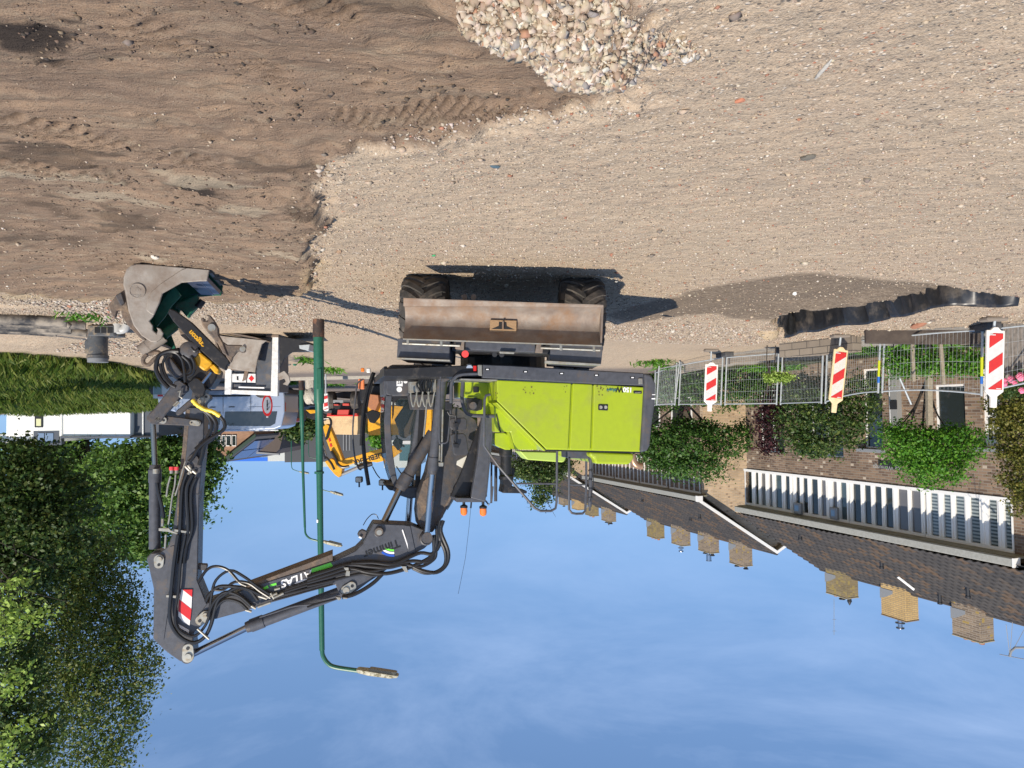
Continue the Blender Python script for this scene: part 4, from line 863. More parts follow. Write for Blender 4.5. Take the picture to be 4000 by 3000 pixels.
# lettering and emblem
def bt(s, f, a, b_, size, mt, off=.006, **k):
    A, B = EP(f(*a), UO + off), EP(f(*b_), UO + off); u = B - A; return text(s, A, u, EB.cross(u.normalized()) if EB.cross(u.normalized()).z > 0 else -EB.cross(u.normalized()), size, mt, ub, **k)
bt('Timmer', ZD, (1125, 655), (735, 795), .150, M_WIRE).data.offset = .0015
t_ = bt('ATLAS', ZC, (1978, 352), (1612, 482), .135, M_WLET, shear=.2); t_.data.offset = .004
for r0, r1, mt in ((.145, .170, M_LGREEN), (.178, .205, M_WLET), (.212, .24, M_BLUE)):
    c = EP(ZD(1062, 640), UO); pts = []
    for k_ in range(9): t_ = R(98 - k_ * -6.2); pts.append((t_, r0))
    U_ = EA; an = [R(93 - 5.5 * k_) for k_ in range(9)]
    P1 = [c + EA * (math.cos(a_) * r1) + EZ * (math.sin(a_) * r1) + EB * .004 for a_ in an]; P0 = [c + EA * (math.cos(a_) * r0) + EZ * (math.sin(a_) * r0) + EB * .004 for a_ in an]
    mb = MB()
    for i in range(8): mb.prism([P0[i], P1[i], P1[i + 1], P0[i + 1]], EB * .003)
    mb.build('emblem_arc', mt, ub)
pr('green_stripe', [ZC(*q) for q in [(1980, 345), (2190, 272), (2212, 300), (2200, 318), (1985, 378)]], UO + .004, .008, M_LGREEN, 0)
pr('green_stripe', [ZD(*q) for q in [(50, 1020), (290, 940), (302, 982), (50, 1060)]], UO + .005, .008, M_LGREEN, 0)
for q in ([(1370, 575), (1400, 560), (1425, 580), (1400, 597)], [(1450, 545), (1510, 515), (1520, 545), (1470, 565)], [(1525, 510), (1600, 488), (1605, 510), (1540, 530)]):
    pr('green_stripe', [ZC(*a_) for a_ in q], UO + .004, .008, M_LGREEN, 0)
pr('pale_dash', [ZC(*q) for q in [(1800, 492), (1905, 455), (1908, 465), (1803, 502)]], UO + .006, .01, M_WLET, 0); pr('pale_dash', [ZC(*q) for q in [(1912, 448), (1965, 430), (1967, 442), (1915, 460)]], UO + .006, .01, M_WLET, 0)
# stick ram on top of the boom
ram('stick_ram', ZD(478, 1280), ZC(1320, 955), ZC(650, 1280), UO - .17, .075, .042)
tb('ram_pipe', [ZD(400, 1380), ZD(150, 1445), ZC(1800, 740), ZC(1560, 815), ZC(1420, 860)], UO - .05, .012, M_GREY)
# --- stick
SO = .27; SW = .34
st = pr('stick', [(735, 1590), (797, 1590), (797, 1700), (790, 1800), (779, 1925), (773, 2197), (771, 2266), (793, 2320), (815, 2372), (820, 2410), (793, 2440), (757, 2470), (753, 2520), (757, 2560), (745, 2582), (728, 2590), (702, 2583), (668, 2560), (637, 2536), (598, 2496), (600, 2300), (583, 2226), (572, 2180), (590, 2160), (625, 2158), (655, 2134), (672, 2090), (690, 1950), (705, 1800), (722, 1680)], SO, SW, M_GREY, .012, label='vertical dipper arm hanging from the upper boom')
pr('stick_rib', [(664, 2135), (681, 2130), (676, 2260), (640, 2500), (632, 2500), (655, 2260)], SO + .008, .02, M_GREY, .004)
pr('stick_weld', [(752, 1929), (779, 1931), (779, 1934), (752, 1932)], SO + .004, .01, M_GREYD, 0)
pr('mud_smear', [(725, 1600), (742, 1600), (728, 1760), (712, 1900), (700, 2060), (690, 2100), (694, 1940), (708, 1800)], SO + .003, .01, M_BROWN, 0)
pin_plate(ZC(650, 1285), ZC(650, 1190), SO + .002, .07); pin_plate(ZC(337, 232), ZC(337, 290), SO + .002, .06)
# striped marker plate
pl0 = [ZC(*q) for q in [(580, 562), (695, 562), (683, 800), (665, 950), (600, 915), (543, 850), (548, 700)]]
wp = pr('marker_plate', pl0, SO + .012, .008, mat('white_reflective', (.80, .80, .78), .35), 0)
def band(pts, nx_, ny_, c0, c1): return clip(clip(pts, nx_, ny_, c1), -nx_, -ny_, -c0)
nx_, ny_ = math.cos(R(-38)), math.sin(R(-38))
nx_, ny_ = -.62, .785
vals = [nx_ * p[0] + ny_ * p[1] for p in pl0]; v0 = nx_ * ZC(580, 562)[0] + ny_ * ZC(580, 562)[1]
for c0, c1 in ((v0 - 40, v0 - 2), (v0 + 36, v0 + 74)):
    q = band(pl0, nx_, ny_, c0, c1)
    if len(q) > 2: MB().prism(poly(q, SO + .015), -EB * .004).build('red_stripe', M_RED, wp)
pr('marker_tail', [ZC(*q) for q in [(545, 935), (660, 1000), (655, 1030), (560, 975)]], SO + .01, .008, M_WLET, 0)
# bucket ram
ram('bucket_ram', ZB(290, 1500), ZB(292, 640), ZB(268, 90), SO - .17, .068, .032, M_GREY, M_CHROMED)
MB().cyl(EP(ZB(305, 690), SO - .08), EP(ZB(305, 640), SO - .08), .04).build('fitting', M_PIN, ex)
tb('ram_hose', [ZB(310, 790), ZB(330, 900), ZB(365, 1040), ZB(385, 1170)], SO - .02, .022, M_HOSE)
# small parts along the stick
for q in ([ZB(*a_) for a_ in [(330, 1280), (440, 1280), (460, 1305), (560, 1340), (555, 1352), (430, 1320), (330, 1310)]], [ZB(*a_) for a_ in [(500, 1290), (670, 1318), (672, 1340), (500, 1318)]]):
    pr('hose_clamp', q, SO + .05, .03, M_PIN, .003)
for x_ in (470, 525):
    MB().cyl(EP(ZB(x_, 690), SO + .06), EP(ZB(x_, 650), SO + .06), .022).build('coupling', M_PIN, ex); MB().cyl(EP(ZB(x_, 655), SO + .06), EP(ZB(x_, 618), SO + .06), .026).build('red_cap', mat('red_cap', (.75, .06, .07), .4), ex)
tb('steel_pipe', [ZB(515, 700), ZB(505, 820), ZB(480, 930), ZB(450, 1150), ZB(435, 1240)], SO + .05, .011, M_PIN); tb('steel_pipe', [ZB(620, 560), ZB(595, 640), ZB(550, 800), ZB(510, 930)], SO + .06, .010, M_PIN)
tb('steel_pipe', [ZB(460, 720), ZB(430, 830), ZB(415, 940)], SO + .04, .012, M_PIN); tb('steel_pipe', [ZB(375, 1180), ZB(372, 1260)], SO + .03, .018, M_PIN); tb('steel_pipe', [ZB(410, 1350), ZB(400, 1500)], SO + .03, .014, M_PIN)
for pts, r_ in (([(640, 680), (595, 800), (575, 950), (560, 1300), (520, 1659)], .024), ([(700, 700), (640, 830), (635, 1000), (650, 1300), (600, 1659)], .024), ([(735, 740), (690, 850), (680, 1000), (690, 1290), (620, 1500), (560, 1659)], .022)):
    q = [ZB(*a_) for a_ in pts]; tb('hose', q, SO + .035, r_, M_HOSE, k=4)
for pts, r_ in (([(540, -30), (500, 250), (465, 600), (450, 850), (500, 1000), (600, 1100), (720, 1135), (830, 1070), (900, 930), (960, 700), (1040, 620), (1180, 540), (1300, 560), (1430, 620)], .024),
                ([(620, -30), (570, 250), (545, 560), (510, 800), (520, 950), (590, 1030), (700, 1065), (790, 1010), (870, 870), (900, 640), (950, 460), (1100, 355), (1250, 420), (1400, 530), (1540, 620)], .018),
                ([(760, 480), (850, 350), (950, 310), (1080, 350), (1200, 480), (1280, 520)], .018),
                ([(840, 690), (880, 610), (980, 530), (1150, 530), (1300, 560), (1400, 680)], .022),
                ([(860, 850), (930, 690), (1050, 590), (1200, 630), (1330, 740)], .022),
                ([(900, 900), (960, 750), (1060, 670), (1200, 700), (1290, 780)], .020),
                ([(900, 560), (1030, 560), (1150, 480), (1300, 490), (1430, 580), (1540, 650)], .018)):
    tb('hose', [ZC(*a_) for a_ in pts], UO + .05, r_, M_HOSE, k=4)
for a_, b_ in (((1540, 600), (1580, 660)), ((1500, 650), (1610, 600)), ((1330, 735), (1380, 765)), ((1270, 780), (1335, 800)), ((1410, 630), (1500, 660)), ((1580, 560), (1640, 545)), ((1560, 655), (1680, 600)), ((1400, 750), (1540, 700))):
    MB().cyl(EP(ZC(*a_), UO + .05), EP(ZC(*b_), UO + .05), .016).build('fitting', M_PIN, ex)
pr('hose_clamp', [ZC(*q) for q in [(410, 620), (530, 625), (530, 655), (410, 645)]], SO + .06, .03, M_PIN, .003); MB().cyl(EP(ZC(750, 985), UO + .08), EP(ZC(875, 1095), UO + .08), .014).build('hose_clamp', M_PIN, ex)
pr('stick_block', [ZC(*q) for q in [(755, 285), (850, 290), (855, 320), (830, 360), (760, 345)]], SO - .05, .08, M_GREYD, .006)
for pts, r_ in (([(1560, 640), (1900, 560), (2212, 470)], .02), ([(1560, 680), (1900, 590), (2212, 505)], .012), ([(1640, 600), (1900, 520), (2212, 430)], .024), ([(1700, 560), (1950, 480), (2212, 390)], .02)):
    tb('hose', [ZC(*a_) for a_ in pts], UO + .03, r_, M_HOSE, k=2)
for pts, r_ in (([(0, 1120), (250, 1040), (520, 965), (760, 985), (1000, 1000), (1220, 960), (1420, 1040), (1600, 1060), (1720, 960), (1740, 800), (1650, 560), (1680, 420)], .026),
                ([(0, 1160), (300, 1070), (520, 1010), (760, 1060), (980, 1075), (1210, 1020), (1380, 950), (1530, 860), (1600, 700), (1600, 480)], .026),
                ([(0, 1190), (300, 1110), (560, 1040), (820, 1045), (1100, 960), (1300, 920), (1480, 930), (1560, 830), (1560, 650)], .024),
                ([(0, 1230), (350, 1150), (640, 1080), (800, 1100), (1000, 1070)], .020),
                ([(540, 950), (800, 940), (1050, 960), (1250, 880), (1400, 820), (1550, 830), (1640, 700), (1650, 480)], .024),
                ([(1240, 970), (1400, 990), (1540, 920), (1590, 830), (1560, 600)], .022),
                ([(1300, 1010), (1450, 1070), (1600, 1050), (1700, 960), (1700, 800), (1620, 600), (1640, 420)], .022),
                ([(430, 1370), (560, 1340), (700, 1270), (830, 1180), (930, 1080)], .026), ([(350, 1390), (150, 1440), (0, 1490)], .014)):
    tb('hose', [ZD(*a_) for a_ in pts], UO + .05, r_, M_HOSE, k=4)
for q in ([(1160, 985), (1220, 985), (1250, 1060), (1210, 1060)], [(450, 1000), (510, 1000), (515, 1040), (470, 1035)], [(485, 1040), (530, 1045), (525, 1105), (470, 1105)], [(355, 1365), (410, 1370), (420, 1395), (385, 1410)], [(440, 1370), (500, 1375), (495, 1390), (445, 1392)]):
    pr('hose_clamp', [ZD(*a_) for a_ in q], UO + .09, .05, M_PIN, .003)
tb('sensor_wire', [ZD(690, 480), ZD(740, 400), ZD(800, 345), ZD(850, 350), ZD(880, 400)], UO - .1, .006, M_HOSE, n=6)
pr('sensor_box', [ZD(*q) for q in [(640, 560), (680, 535), (740, 560), (710, 640), (650, 640), (620, 600)]], UO - .02, .1, M_GREYD, .006); tb('sensor_light', [ZD(640, 620), ZD(670, 635)], UO, .012, M_WLET, k=0)
# --- linkage, tilt rotator, quick hitch
pr('link_bar', [ZQ(*q) for q in [(160, 750), (300, 745), (460, 765), (640, 790), (665, 815), (655, 858), (480, 850), (190, 838), (130, 830)]], SO + .06, .05, M_GREYD, .01)
pin_plate(ZQ(215, 780), ZQ(275, 795), SO + .062, .045); pin_plate(ZQ(635, 825), ZQ(570, 818), SO + .062, .035)
pr('link_arm', [ZQ(*q) for q in [(100, 790), (105, 730), (160, 680), (395, 372), (440, 365), (530, 430), (525, 480), (490, 510), (300, 720), (250, 800), (190, 840), (130, 835)]], SO + .10, .10, M_GREYD, .012)
pr('link_arm', [ZQ(*q) for q in [(395, 700), (560, 560), (580, 460), (640, 440), (680, 480), (640, 560), (590, 610), (440, 740), (400, 740)]], SO + .06, .08, M_GREYD, .012)
pr('stick_nose', [ZQ(*q) for q in [(540, 620), (620, 540), (740, 520), (765, 560), (700, 620), (700, 760), (650, 800), (560, 740)]], SO - .02, .25, M_GREYD, .012)
pin_plate(ZQ(680, 580), ZQ(725, 545), SO + .01, .055)
pr('tilt_yoke', [ZQ(*q) for q in [(520, 400), (600, 335), (640, 345), (700, 400), (720, 470), (690, 530), (620, 560), (560, 470)]], SO + .12, .3, M_BLACK, .012)
pr('rotator_housing', [ZQ(*q) for q in [(250, 60), (420, 20), (540, 30), (640, 80), (820, 240), (860, 260), (830, 350), (760, 460), (690, 440), (520, 420), (440, 360), (400, 370), (300, 260), (270, 150)]], SO + .05, .42, M_BLACK, .02)
pr('tilt_ram', [ZQ(*q) for q in [(300, 140), (330, 110), (480, 300), (400, 350), (310, 210)]], SO + .2, .14, M_GREYD, .03, seg=3)
pr('yellow_gearbox', [ZQ(*q) for q in [(578, 125), (650, 65), (785, 175), (780, 200), (700, 270), (620, 210)]], SO + .22, .2, M_YEL, .02, seg=2)
pr('yellow_gearbox', [ZQ(*q) for q in [(755, 225), (800, 190), (858, 250), (850, 300), (820, 300)]], SO + .20, .2, M_YEL, .012); pr('yellow_gearbox', [ZQ(*q) for q in [(470, 20), (520, 0), (560, 20), (500, 100)]], SO + .2, .2, M_YEL, .01)
MB().lathe(EP(ZQ(545, 55), SO + .2), EB, [(.02, 0), (.11, 0), (.11, .05), (.075, .07), (.01, .07)], 24).build('slew_motor', M_GREYD, ex, smooth_=True)
tb('rotator_rod', [ZQ(680, 395), ZQ(770, 280)], SO + .18, .02, M_CHROME, k=0)
for pts, r_ in (([(200, 160), (190, 250), (240, 360), (320, 450)], .028), ([(230, 190), (260, 300), (330, 400), (400, 440)], .022), ([(180, 170), (250, 90), (380, 70), (460, 140), (490, 260), (500, 390)], .018), ([(520, 330), (580, 290), (600, 200), (560, 110)], .022), ([(430, 60), (330, 60), (230, 100), (190, 180)], .026), ([(470, 110), (540, 180), (560, 260), (530, 300)], .02),
                ([(300, 100), (260, 200), (300, 330), (360, 400)], .016), ([(560, 20), (600, 60), (640, 40)], .02)):
    tb('hose', [ZQ(*a_) for a_ in pts], SO + .26, r_, M_HOSE, k=5)
for q in ([(420, 490), (450, 480), (440, 540), (470, 560)], [(370, 640), (420, 590), (440, 600), (390, 650)]): tb('fitting', [ZQ(*a_) for a_ in q], SO + .15, .012, M_PIN, k=0)
tb('spiral_guard', [ZQ(575, 575), ZQ(620, 625), ZQ(700, 675), ZQ(790, 700), ZQ(870, 750)], SO + .12, [.030 if i % 2 else .024 for i in range(17)], mat('yellow_spiral', (.85, .62, .06), .45), k=4, n=10)
tb('hose', [ZQ(870, 750), ZQ(915, 820), ZQ(900, 900), ZB(860, 330), ZB(760, 420), ZB(700, 520), ZB(660, 560)], SO + .1, .022, M_HOSE, k=5)
tb('hose', [ZQ(700, 680), ZQ(790, 760), ZQ(830, 850), ZB(920, 300), ZB(830, 380), ZB(800, 500), ZB(770, 600)], SO + .08, .026, M_HOSE, k=5)
tb('hose', [ZQ(640, 640), ZQ(740, 740), ZQ(780, 850), ZQ(760, 930), ZB(840, 330), ZB(730, 430)], SO + .06, .026, M_HOSE, k=5)
pr('valve_body', [ZB(*q) for q in [(640, 520), (690, 480), (720, 470), (760, 520), (800, 600), (760, 640), (700, 620), (630, 560)]], SO + .05, .06, M_GREYD, .006)
for q in ((620, 610, 690, 680), (650, 600, 680, 640), (700, 660, 740, 690), (650, 700, 680, 640)): tb('fitting', [ZB(q[0], q[1]), ZB(q[2], q[3])], SO + .07, .018, M_PIN, k=0)
# diagonal quick-hitch frame
ZA2 = ZA
qf = pr('quick_hitch', [ZA2(*q) for q in [(785, 490), (800, 452), (850, 470), (990, 570), (1310, 890), (1322, 925), (1300, 945), (1285, 990), (1235, 965), (1010, 760), (830, 560)]], SO + .25, .12, M_BLACK, .012)
pr('quick_hitch', [ZA2(*q) for q in [(870, 620), (920, 610), (1230, 900), (1240, 970), (1180, 930), (900, 690)]], SO + .1, .1, M_BROWN, .01)
a_, b_ = EP(ZA(1112, 770), SO + .254), EP(ZA(1005, 655), SO + .254)
text('engcon', a_, b_ - a_, EB.cross((b_ - a_).normalized()), .085, M_YEL, qf).data.offset = .003
fg = pr('grapple_finger', [ZA2(*q) for q in [(1070, 545), (1085, 528), (1105, 540), (1100, 560), (1130, 560), (1140, 530), (1112, 505), (1150, 510), (1190, 560), (1222, 620), (1225, 680), (1262, 745), (1310, 870), (1262, 840), (1220, 760), (1130, 660), (1085, 600)]], SO + .32, .1, M_BROWN, .012)
MB().cyl(EP(ZA(1165, 618), SO + .335), EP(ZA(1165, 618), SO + .3), .045, n=20).build('finger_pin', M_PIN, fg)
pr('grapple_finger', [ZA2(*q) for q in [(1250, 730), (1300, 765), (1420, 768), (1458, 795), (1455, 830), (1425, 835), (1390, 820), (1350, 870), (1330, 925), (1290, 870)]], SO + .3, .08, M_BROWN, .012); MB().cyl(EP(ZA(1432, 803), SO + .32), EP(ZA(1432, 803), SO + .2), .035, n=18).build('finger_pin', M_PIN, ex)
# --- the big grey bucket with green inside
KO = .42; KW = 1.15
bk = pr('bucket', [ZA2(*q) for q in [(420, 300), (402, 250), (405, 180), (430, 115), (470, 82), (520, 68), (620, 72), (900, 97), (1145, 118), (1125, 216), (1060, 216), (905, 228), (740, 322), (715, 400), (660, 520), (625, 560), (655, 600), (655, 640), (690, 670), (700, 640), (685, 616), (720, 625), (748, 665), (735, 710), (690, 742), (640, 742), (560, 690), (490, 600), (445, 470)]], KO, .04, M_STEEL, .012, seg=2, label='grey side-worn digging bucket, inside painted green')
BK = [(1145, 118), (900, 97), (620, 72), (520, 68), (470, 82), (430, 115), (405, 180), (402, 250), (420, 330), (445, 470), (490, 600), (560, 690), (640, 742)]
def shell():
    rings = []
    base_ = [EP(ZA(*q), KO - .02) for q in BK]; cen = EP(ZA(720, 300), KO - .02)
    inner = [p + (cen - p).normalized() * .03 for p in base_]
    ring = base_ + inner[::-1]
    r2 = [p - EB * KW for p in ring]
    mb = MB(); n_ = len(ring); nb = len(base_)
    mb.loft([base_ + inner[::-1], [p - EB * KW for p in base_ + inner[::-1]]]); mb.mi = [0] * len(mb.f)
    o = mb.build('bucket_shell', M_STEEL, bk, smooth_=True, ang=50)
    # green lining just inside
    inn2 = [p + (cen - p).normalized() * .036 for p in base_]; mb = MB()
    for i in range(nb - 1): mb.add([inn2[i] - EB * .03, inn2[i + 1] - EB * .03, inn2[i + 1] - EB * (KW - .03), inn2[i] - EB * (KW - .03)], [(0, 1, 2, 3)])
    mb.build('bucket_lining', M_PGREEN, bk, smooth_=True, ang=60)
shell()
far = [EP(ZA(*q), KO) - EB * (KW - .02) for q in [(420, 300), (402, 250), (405, 180), (430, 115), (470, 82), (520, 68), (620, 72), (900, 97), (1145, 118), (1125, 216), (1060, 216), (905, 228), (740, 322), (715, 400), (660, 520), (625, 560), (690, 742), (640, 742), (560, 690), (490, 600), (445, 470)]]
MB().prism(far, -EB * .04).build('bucket_side', M_PGREEN, bk, bev=.008)
pr('side_rim', [ZA2(*q) for q in [(640, 500), (600, 470), (610, 380), (640, 310), (720, 240), (900, 120), (950, 101), (1145, 118), (1125, 216), (1060, 216), (905, 228), (740, 322), (715, 400), (665, 510)]], KO + .012, .02, M_STEEL, .008, parent=bk)
c = EP(ZA(523, 302), KO + .004); MB().lathe(c, EB, [(.07, -.005), (.092, 0), (.092, .008), (.082, .009), (.078, .003), (.005, .003)], 30).build('cast_emblem', M_STEEL, bk, smooth_=True, ang=20)
mb = MB()
for q in ([(490, 295), (523, 262), (555, 295), (545, 298), (523, 276), (500, 298)], [(515, 270), (531, 270), (531, 300), (515, 300)]): mb.prism(poly([ZA(*a_) for a_ in q], KO + .010), -EB * .008)
mb.build('cast_mark', M_STEEL, bk); etext('SB20', ZA(556, 335), ZA(490, 335), KO + .008, .055, M_STEEL, bk, ext=.003)
for off_ in (KO - .1, KO - .75):
    pr('hitch_ear', [ZA2(*q) for q in [(272, 425), (330, 350), (385, 310), (412, 290), (440, 440), (500, 610), (600, 725), (608, 748), (545, 708), (440, 600), (392, 528), (378, 465), (345, 470), (330, 530), (310, 525)]], off_, .07, M_BROWN, .008, parent=bk)
pr('ear_pad', [ZA2(*q) for q in [(330, 340), (385, 310), (412, 400), (380, 430)]], KO - .06, .8, M_GREYD, .01, parent=bk)
a, b_ = EP(ZA(560, 830), KO - .15), EP(ZA(740, 690), KO - .15)
MB().cyl(a, b_, .085, n=24).build('hitch_tube', M_STEEL, bk, smooth_=True); MB().cyl(a, a + (b_ - a).normalized() * .10, .088, n=24).build('tube_cap', M_STEEL, bk, smooth_=True)
MB().cyl(EP(ZA(740, 690), KO - .15), EP(ZA(870, 590), KO - .35), .06, n=20).build('hitch_tube', M_PGREEN, bk, smooth_=True)
tb('lifting_eye', [ZA(600, 850), ZA(575, 890), ZA(580, 930), ZA(620, 940), ZA(670, 890), ZA(720, 850), ZA(690, 830), ZA(620, 850)], KO - .1, .025, M_BROWN, parent=bk)
# green interior wing and lip
pr('inner_gusset', [ZA2(*q) for q in [(845, 262), (905, 340), (820, 430), (760, 530), (690, 610), (668, 600), (665, 520), (720, 410), (790, 310)]], KO - .35, .03, M_PGREEN, .006, parent=bk)
pr('inner_gusset', [ZA2(*q) for q in [(850, 400), (1040, 320), (1050, 380), (1042, 440), (985, 500), (960, 540), (900, 470), (830, 440)]], KO - .75, .12, M_PGREEN, .03, parent=bk, seg=2)
MB().cyl(EP(ZA(1045, 445), KO - .75), EP(ZA(1090, 385), KO - .75), .045, n=16).build('hitch_pin', M_BLACK, bk, smooth_=True)
pr('lip_plate', [ZA2(*q) for q in [(940, 218), (1125, 216), (1135, 180), (1100, 168), (1060, 222)]], KO - .05, KW - .1, mat('blue_grey_steel', (.10, .12, .19), .4, .5), .006, parent=bk)
# ------------------------------------------------------------------ brick row houses (world left)
M_BRICK = brickmat('brown_brick', (.33, .225, .15), (.15, .10, .074), (.30, .255, .205), odd=(.46, .38, .29), oddth=.965, w_=.22, h_=.072)
M_BRICKY = brickmat('tan_brick', (.72, .52, .32), (.50, .36, .23), (.60, .52, .41), odd=(.30, .21, .14), oddth=.95)
M_BRICKC = brickmat('chimney_brick', (.33, .25, .17), (.19, .145, .11), (.36, .31, .25), odd=(.34, .24, .08), oddth=.9)
M_BRICKN = brickmat('new_yellow_brick', (.62, .43, .19), (.55, .37, .16), (.34, .26, .17))
M_BRICKG = brickmat('mossy_brick', (.31, .235, .12), (.22, .17, .09), (.28, .24, .17), odd=(.30, .23, .09), oddth=.8)
M_FRAME = mat('window_white', (.80, .79, .76), .45); M_SOFFIT = mat('soffit', (.22, .20, .14), .6); M_GUTTER = mat('gutter_grey', (.36, .36, .33), .5, noise=(.30, .30, .27))
M_PANE = mat('window_pane', (.025, .032, .032), .04, spec=.9); M_BLIND = None
M_LEAD = mat('lead', (.24, .25, .26), .5); M_POT = mat('black_pot', (.02, .02, .022), .5); M_COPPER = mat('terracotta_pot', (.28, .12, .06), .7)
M_CONC = mat('concrete', (.42, .39, .33), .8, noise=(.34, .31, .26), bump=.2)
def tilemat():
    M = bpy.data.materials.new('roof_tile'); M.use_nodes = True; n = M.node_tree.nodes; l = M.node_tree.links; b = n['Principled BSDF']
    uv = n.new('ShaderNodeUVMap'); wn = n.new('ShaderNodeTexWhiteNoise'); wn.noise_dimensions = '2D'; sn = n.new('ShaderNodeVectorMath'); sn.operation = 'FLOOR'
    l.new(uv.outputs[0], sn.inputs[0]); l.new(sn.outputs[0], wn.inputs['Vector'])
    rp = n.new('ShaderNodeValToRGB'); e = rp.color_ramp.elements; e[0].color = (.036, .034, .035, 1); e[1].color = (.085, .058, .042, 1); x = e.new(.75); x.color = (.055, .050, .048, 1); x = e.new(.93); x.color = (.10, .065, .04, 1)
    l.new(wn.outputs['Value'], rp.inputs[0]); nz = n.new('ShaderNodeTexNoise'); nz.inputs['Scale'].default_value = .25; nz.inputs['Detail'].default_value = 8; nz.inputs['Roughness'].default_value = .75; l.new(uv.outputs[0], nz.inputs['Vector'])
    mr = n.new('ShaderNodeMapRange'); mr.inputs[1].default_value = .66; mr.inputs[2].default_value = .76; mr.inputs[4].default_value = .6; l.new(nz.outputs['Fac'], mr.inputs[0])
    mx = n.new('ShaderNodeMixRGB'); mx.inputs[2].default_value = (.26, .15, .035, 1); l.new(mr.outputs[0], mx.inputs[0]); l.new(rp.outputs[0], mx.inputs[1]); l.new(mx.outputs[0], b.inputs['Base Color'])
    b.inputs['Roughness'].default_value = .75; return M
M_TILE = tilemat()
def tiled_roof(name, e0, e1, r0, r1, parent, tw=.21, th=.30, fine=1):
    """pantile surface from eaves line e0-e1 to ridge line r0-r1"""
    e0, e1, r0, r1 = map(np.array, (e0, e1, r0, r1)); Lu = np.linalg.norm(e1 - e0); Lv = np.linalg.norm(r0 - e0)
    nc = max(1, int(round(Lu / tw))); nr = max(1, int(round(Lv / th))); cu = 5 if fine else 3
    us = np.arange(nc * cu + 1) / cu; vs = np.concatenate([[i + .0, i + .999] for i in range(nr)])
    U, Vv = np.meshgrid(us, vs); fu = U / nc; fv = Vv / nr
    Pn = (e0 * (1 - fu)[..., None] + e1 * fu[..., None]) * (1 - fv)[..., None] + (r0 * (1 - fu)[..., None] + r1 * fu[..., None]) * fv[..., None]
    nrm = np.cross(e1 - e0, r0 - e0); nrm = nrm / np.linalg.norm(nrm); nrm = nrm * np.sign(nrm[2])
    ph = U - np.floor(U); prof = .028 * np.sin(np.clip(ph / .62, 0, 1) * math.pi) - .012 * (ph > .62); sw = .04 * (1 - (Vv - np.floor(Vv)))
    Pn = Pn + nrm * (prof + sw)[..., None] + np.array([0, 0, 1]) * (fbm(U * .3, Vv * .3, 3, 5, 2) * .03)[..., None]
    a, b_ = Pn.shape[:2]; idx = np.arange(a * b_).reshape(a, b_)
    Fq = np.stack([idx[:-1, :-1].ravel(), idx[:-1, 1:].ravel(), idx[1:, 1:].ravel(), idx[1:, :-1].ravel()], 1)
    o = np_mesh(name, Pn.reshape(-1, 3), Fq, M_TILE, parent); uvl = o.data.uv_layers.new(name='UVMap')
    Uc = U.copy(); vv = Vv - .0005
    fl_u = np.floor((Uc[:-1, :-1] + .01)); 
    q = np.zeros((Fq.shape[0], 4, 2)); cu0 = (U[:-1, :-1] + U[1:, 1:]) / 2; cv0 = (Vv[:-1, :-1] + Vv[1:, 1:]) / 2
    q[:, :, 0] = cu0.ravel()[:, None]; q[:, :, 1] = cv0.ravel()[:, None]
    uvl.data.foreach_set('uv', q.ravel().astype(np.float32)); 
    s_ = o.modifiers.new('t', 'SOLIDIFY'); s_.thickness = .03; s_.offset = -1
    return o
class Fac:
    def __init__(s, A, t, n): s.A = A; s.t = t; s.n = n
    def hit(s, px, py, off=0):
        p = plane_hit(px, py, s.A + s.n * off, s.n); return ((p - s.A).dot(s.t), p.z)
    def pt(s, a, z, off=0): q = s.A + s.t * a + s.n * off; return Vector((q.x, q.y, z))
    def box(s, mb, a0, a1, z0, z1, o0, o1):
        pts = [s.pt(a0, z0, o1), s.pt(a1, z0, o1), s.pt(a1, z1, o1), s.pt(a0, z1, o1)]; return mb.prism(pts, s.n * (o0 - o1))
T1 = Vector((-.351, -.936, 0)).normalized(); N1 = Vector((.936, -.351, 0)).normalized()
ROOFB = -3.8
def wall_holes(fc, a0, a1, z0, z1, holes, off, name, mt, parent, rev=.14):
    """masonry sheet with reveals around its openings"""
    As = sorted({a0, a1, *[h[0] for h in holes], *[h[1] for h in holes]}); Zs = sorted({z0, z1, *[h[2] for h in holes], *[h[3] for h in holes]})
    As = [a for a in As if a0 <= a <= a1]; Zs = [z for z in Zs if z0 <= z <= z1]; mb = MB()
    for i in range(len(As) - 1):
        for j in range(len(Zs) - 1):
            ca, cz = (As[i] + As[i + 1]) / 2, (Zs[j] + Zs[j + 1]) / 2
            if any(h[0] < ca < h[1] and h[2] < cz < h[3] for h in holes): continue
            mb.add([fc.pt(As[i], Zs[j], off), fc.pt(As[i + 1], Zs[j], off), fc.pt(As[i + 1], Zs[j + 1], off), fc.pt(As[i], Zs[j + 1], off)], [(0, 1, 2, 3)])
    for h in holes:
        c = [(h[0], h[2]), (h[1], h[2]), (h[1], h[3]), (h[0], h[3])]
        for i in range(4):
            p, q = c[i], c[(i + 1) % 4]; mb.add([fc.pt(*p, off), fc.pt(*q, off), fc.pt(*q, off - rev), fc.pt(*p, off - rev)], [(0, 1, 2, 3)])
    o = mb.build(name, mt, parent)
    # recalculated normals on an open sheet may flip: harmless, both sides shade the same
    return o
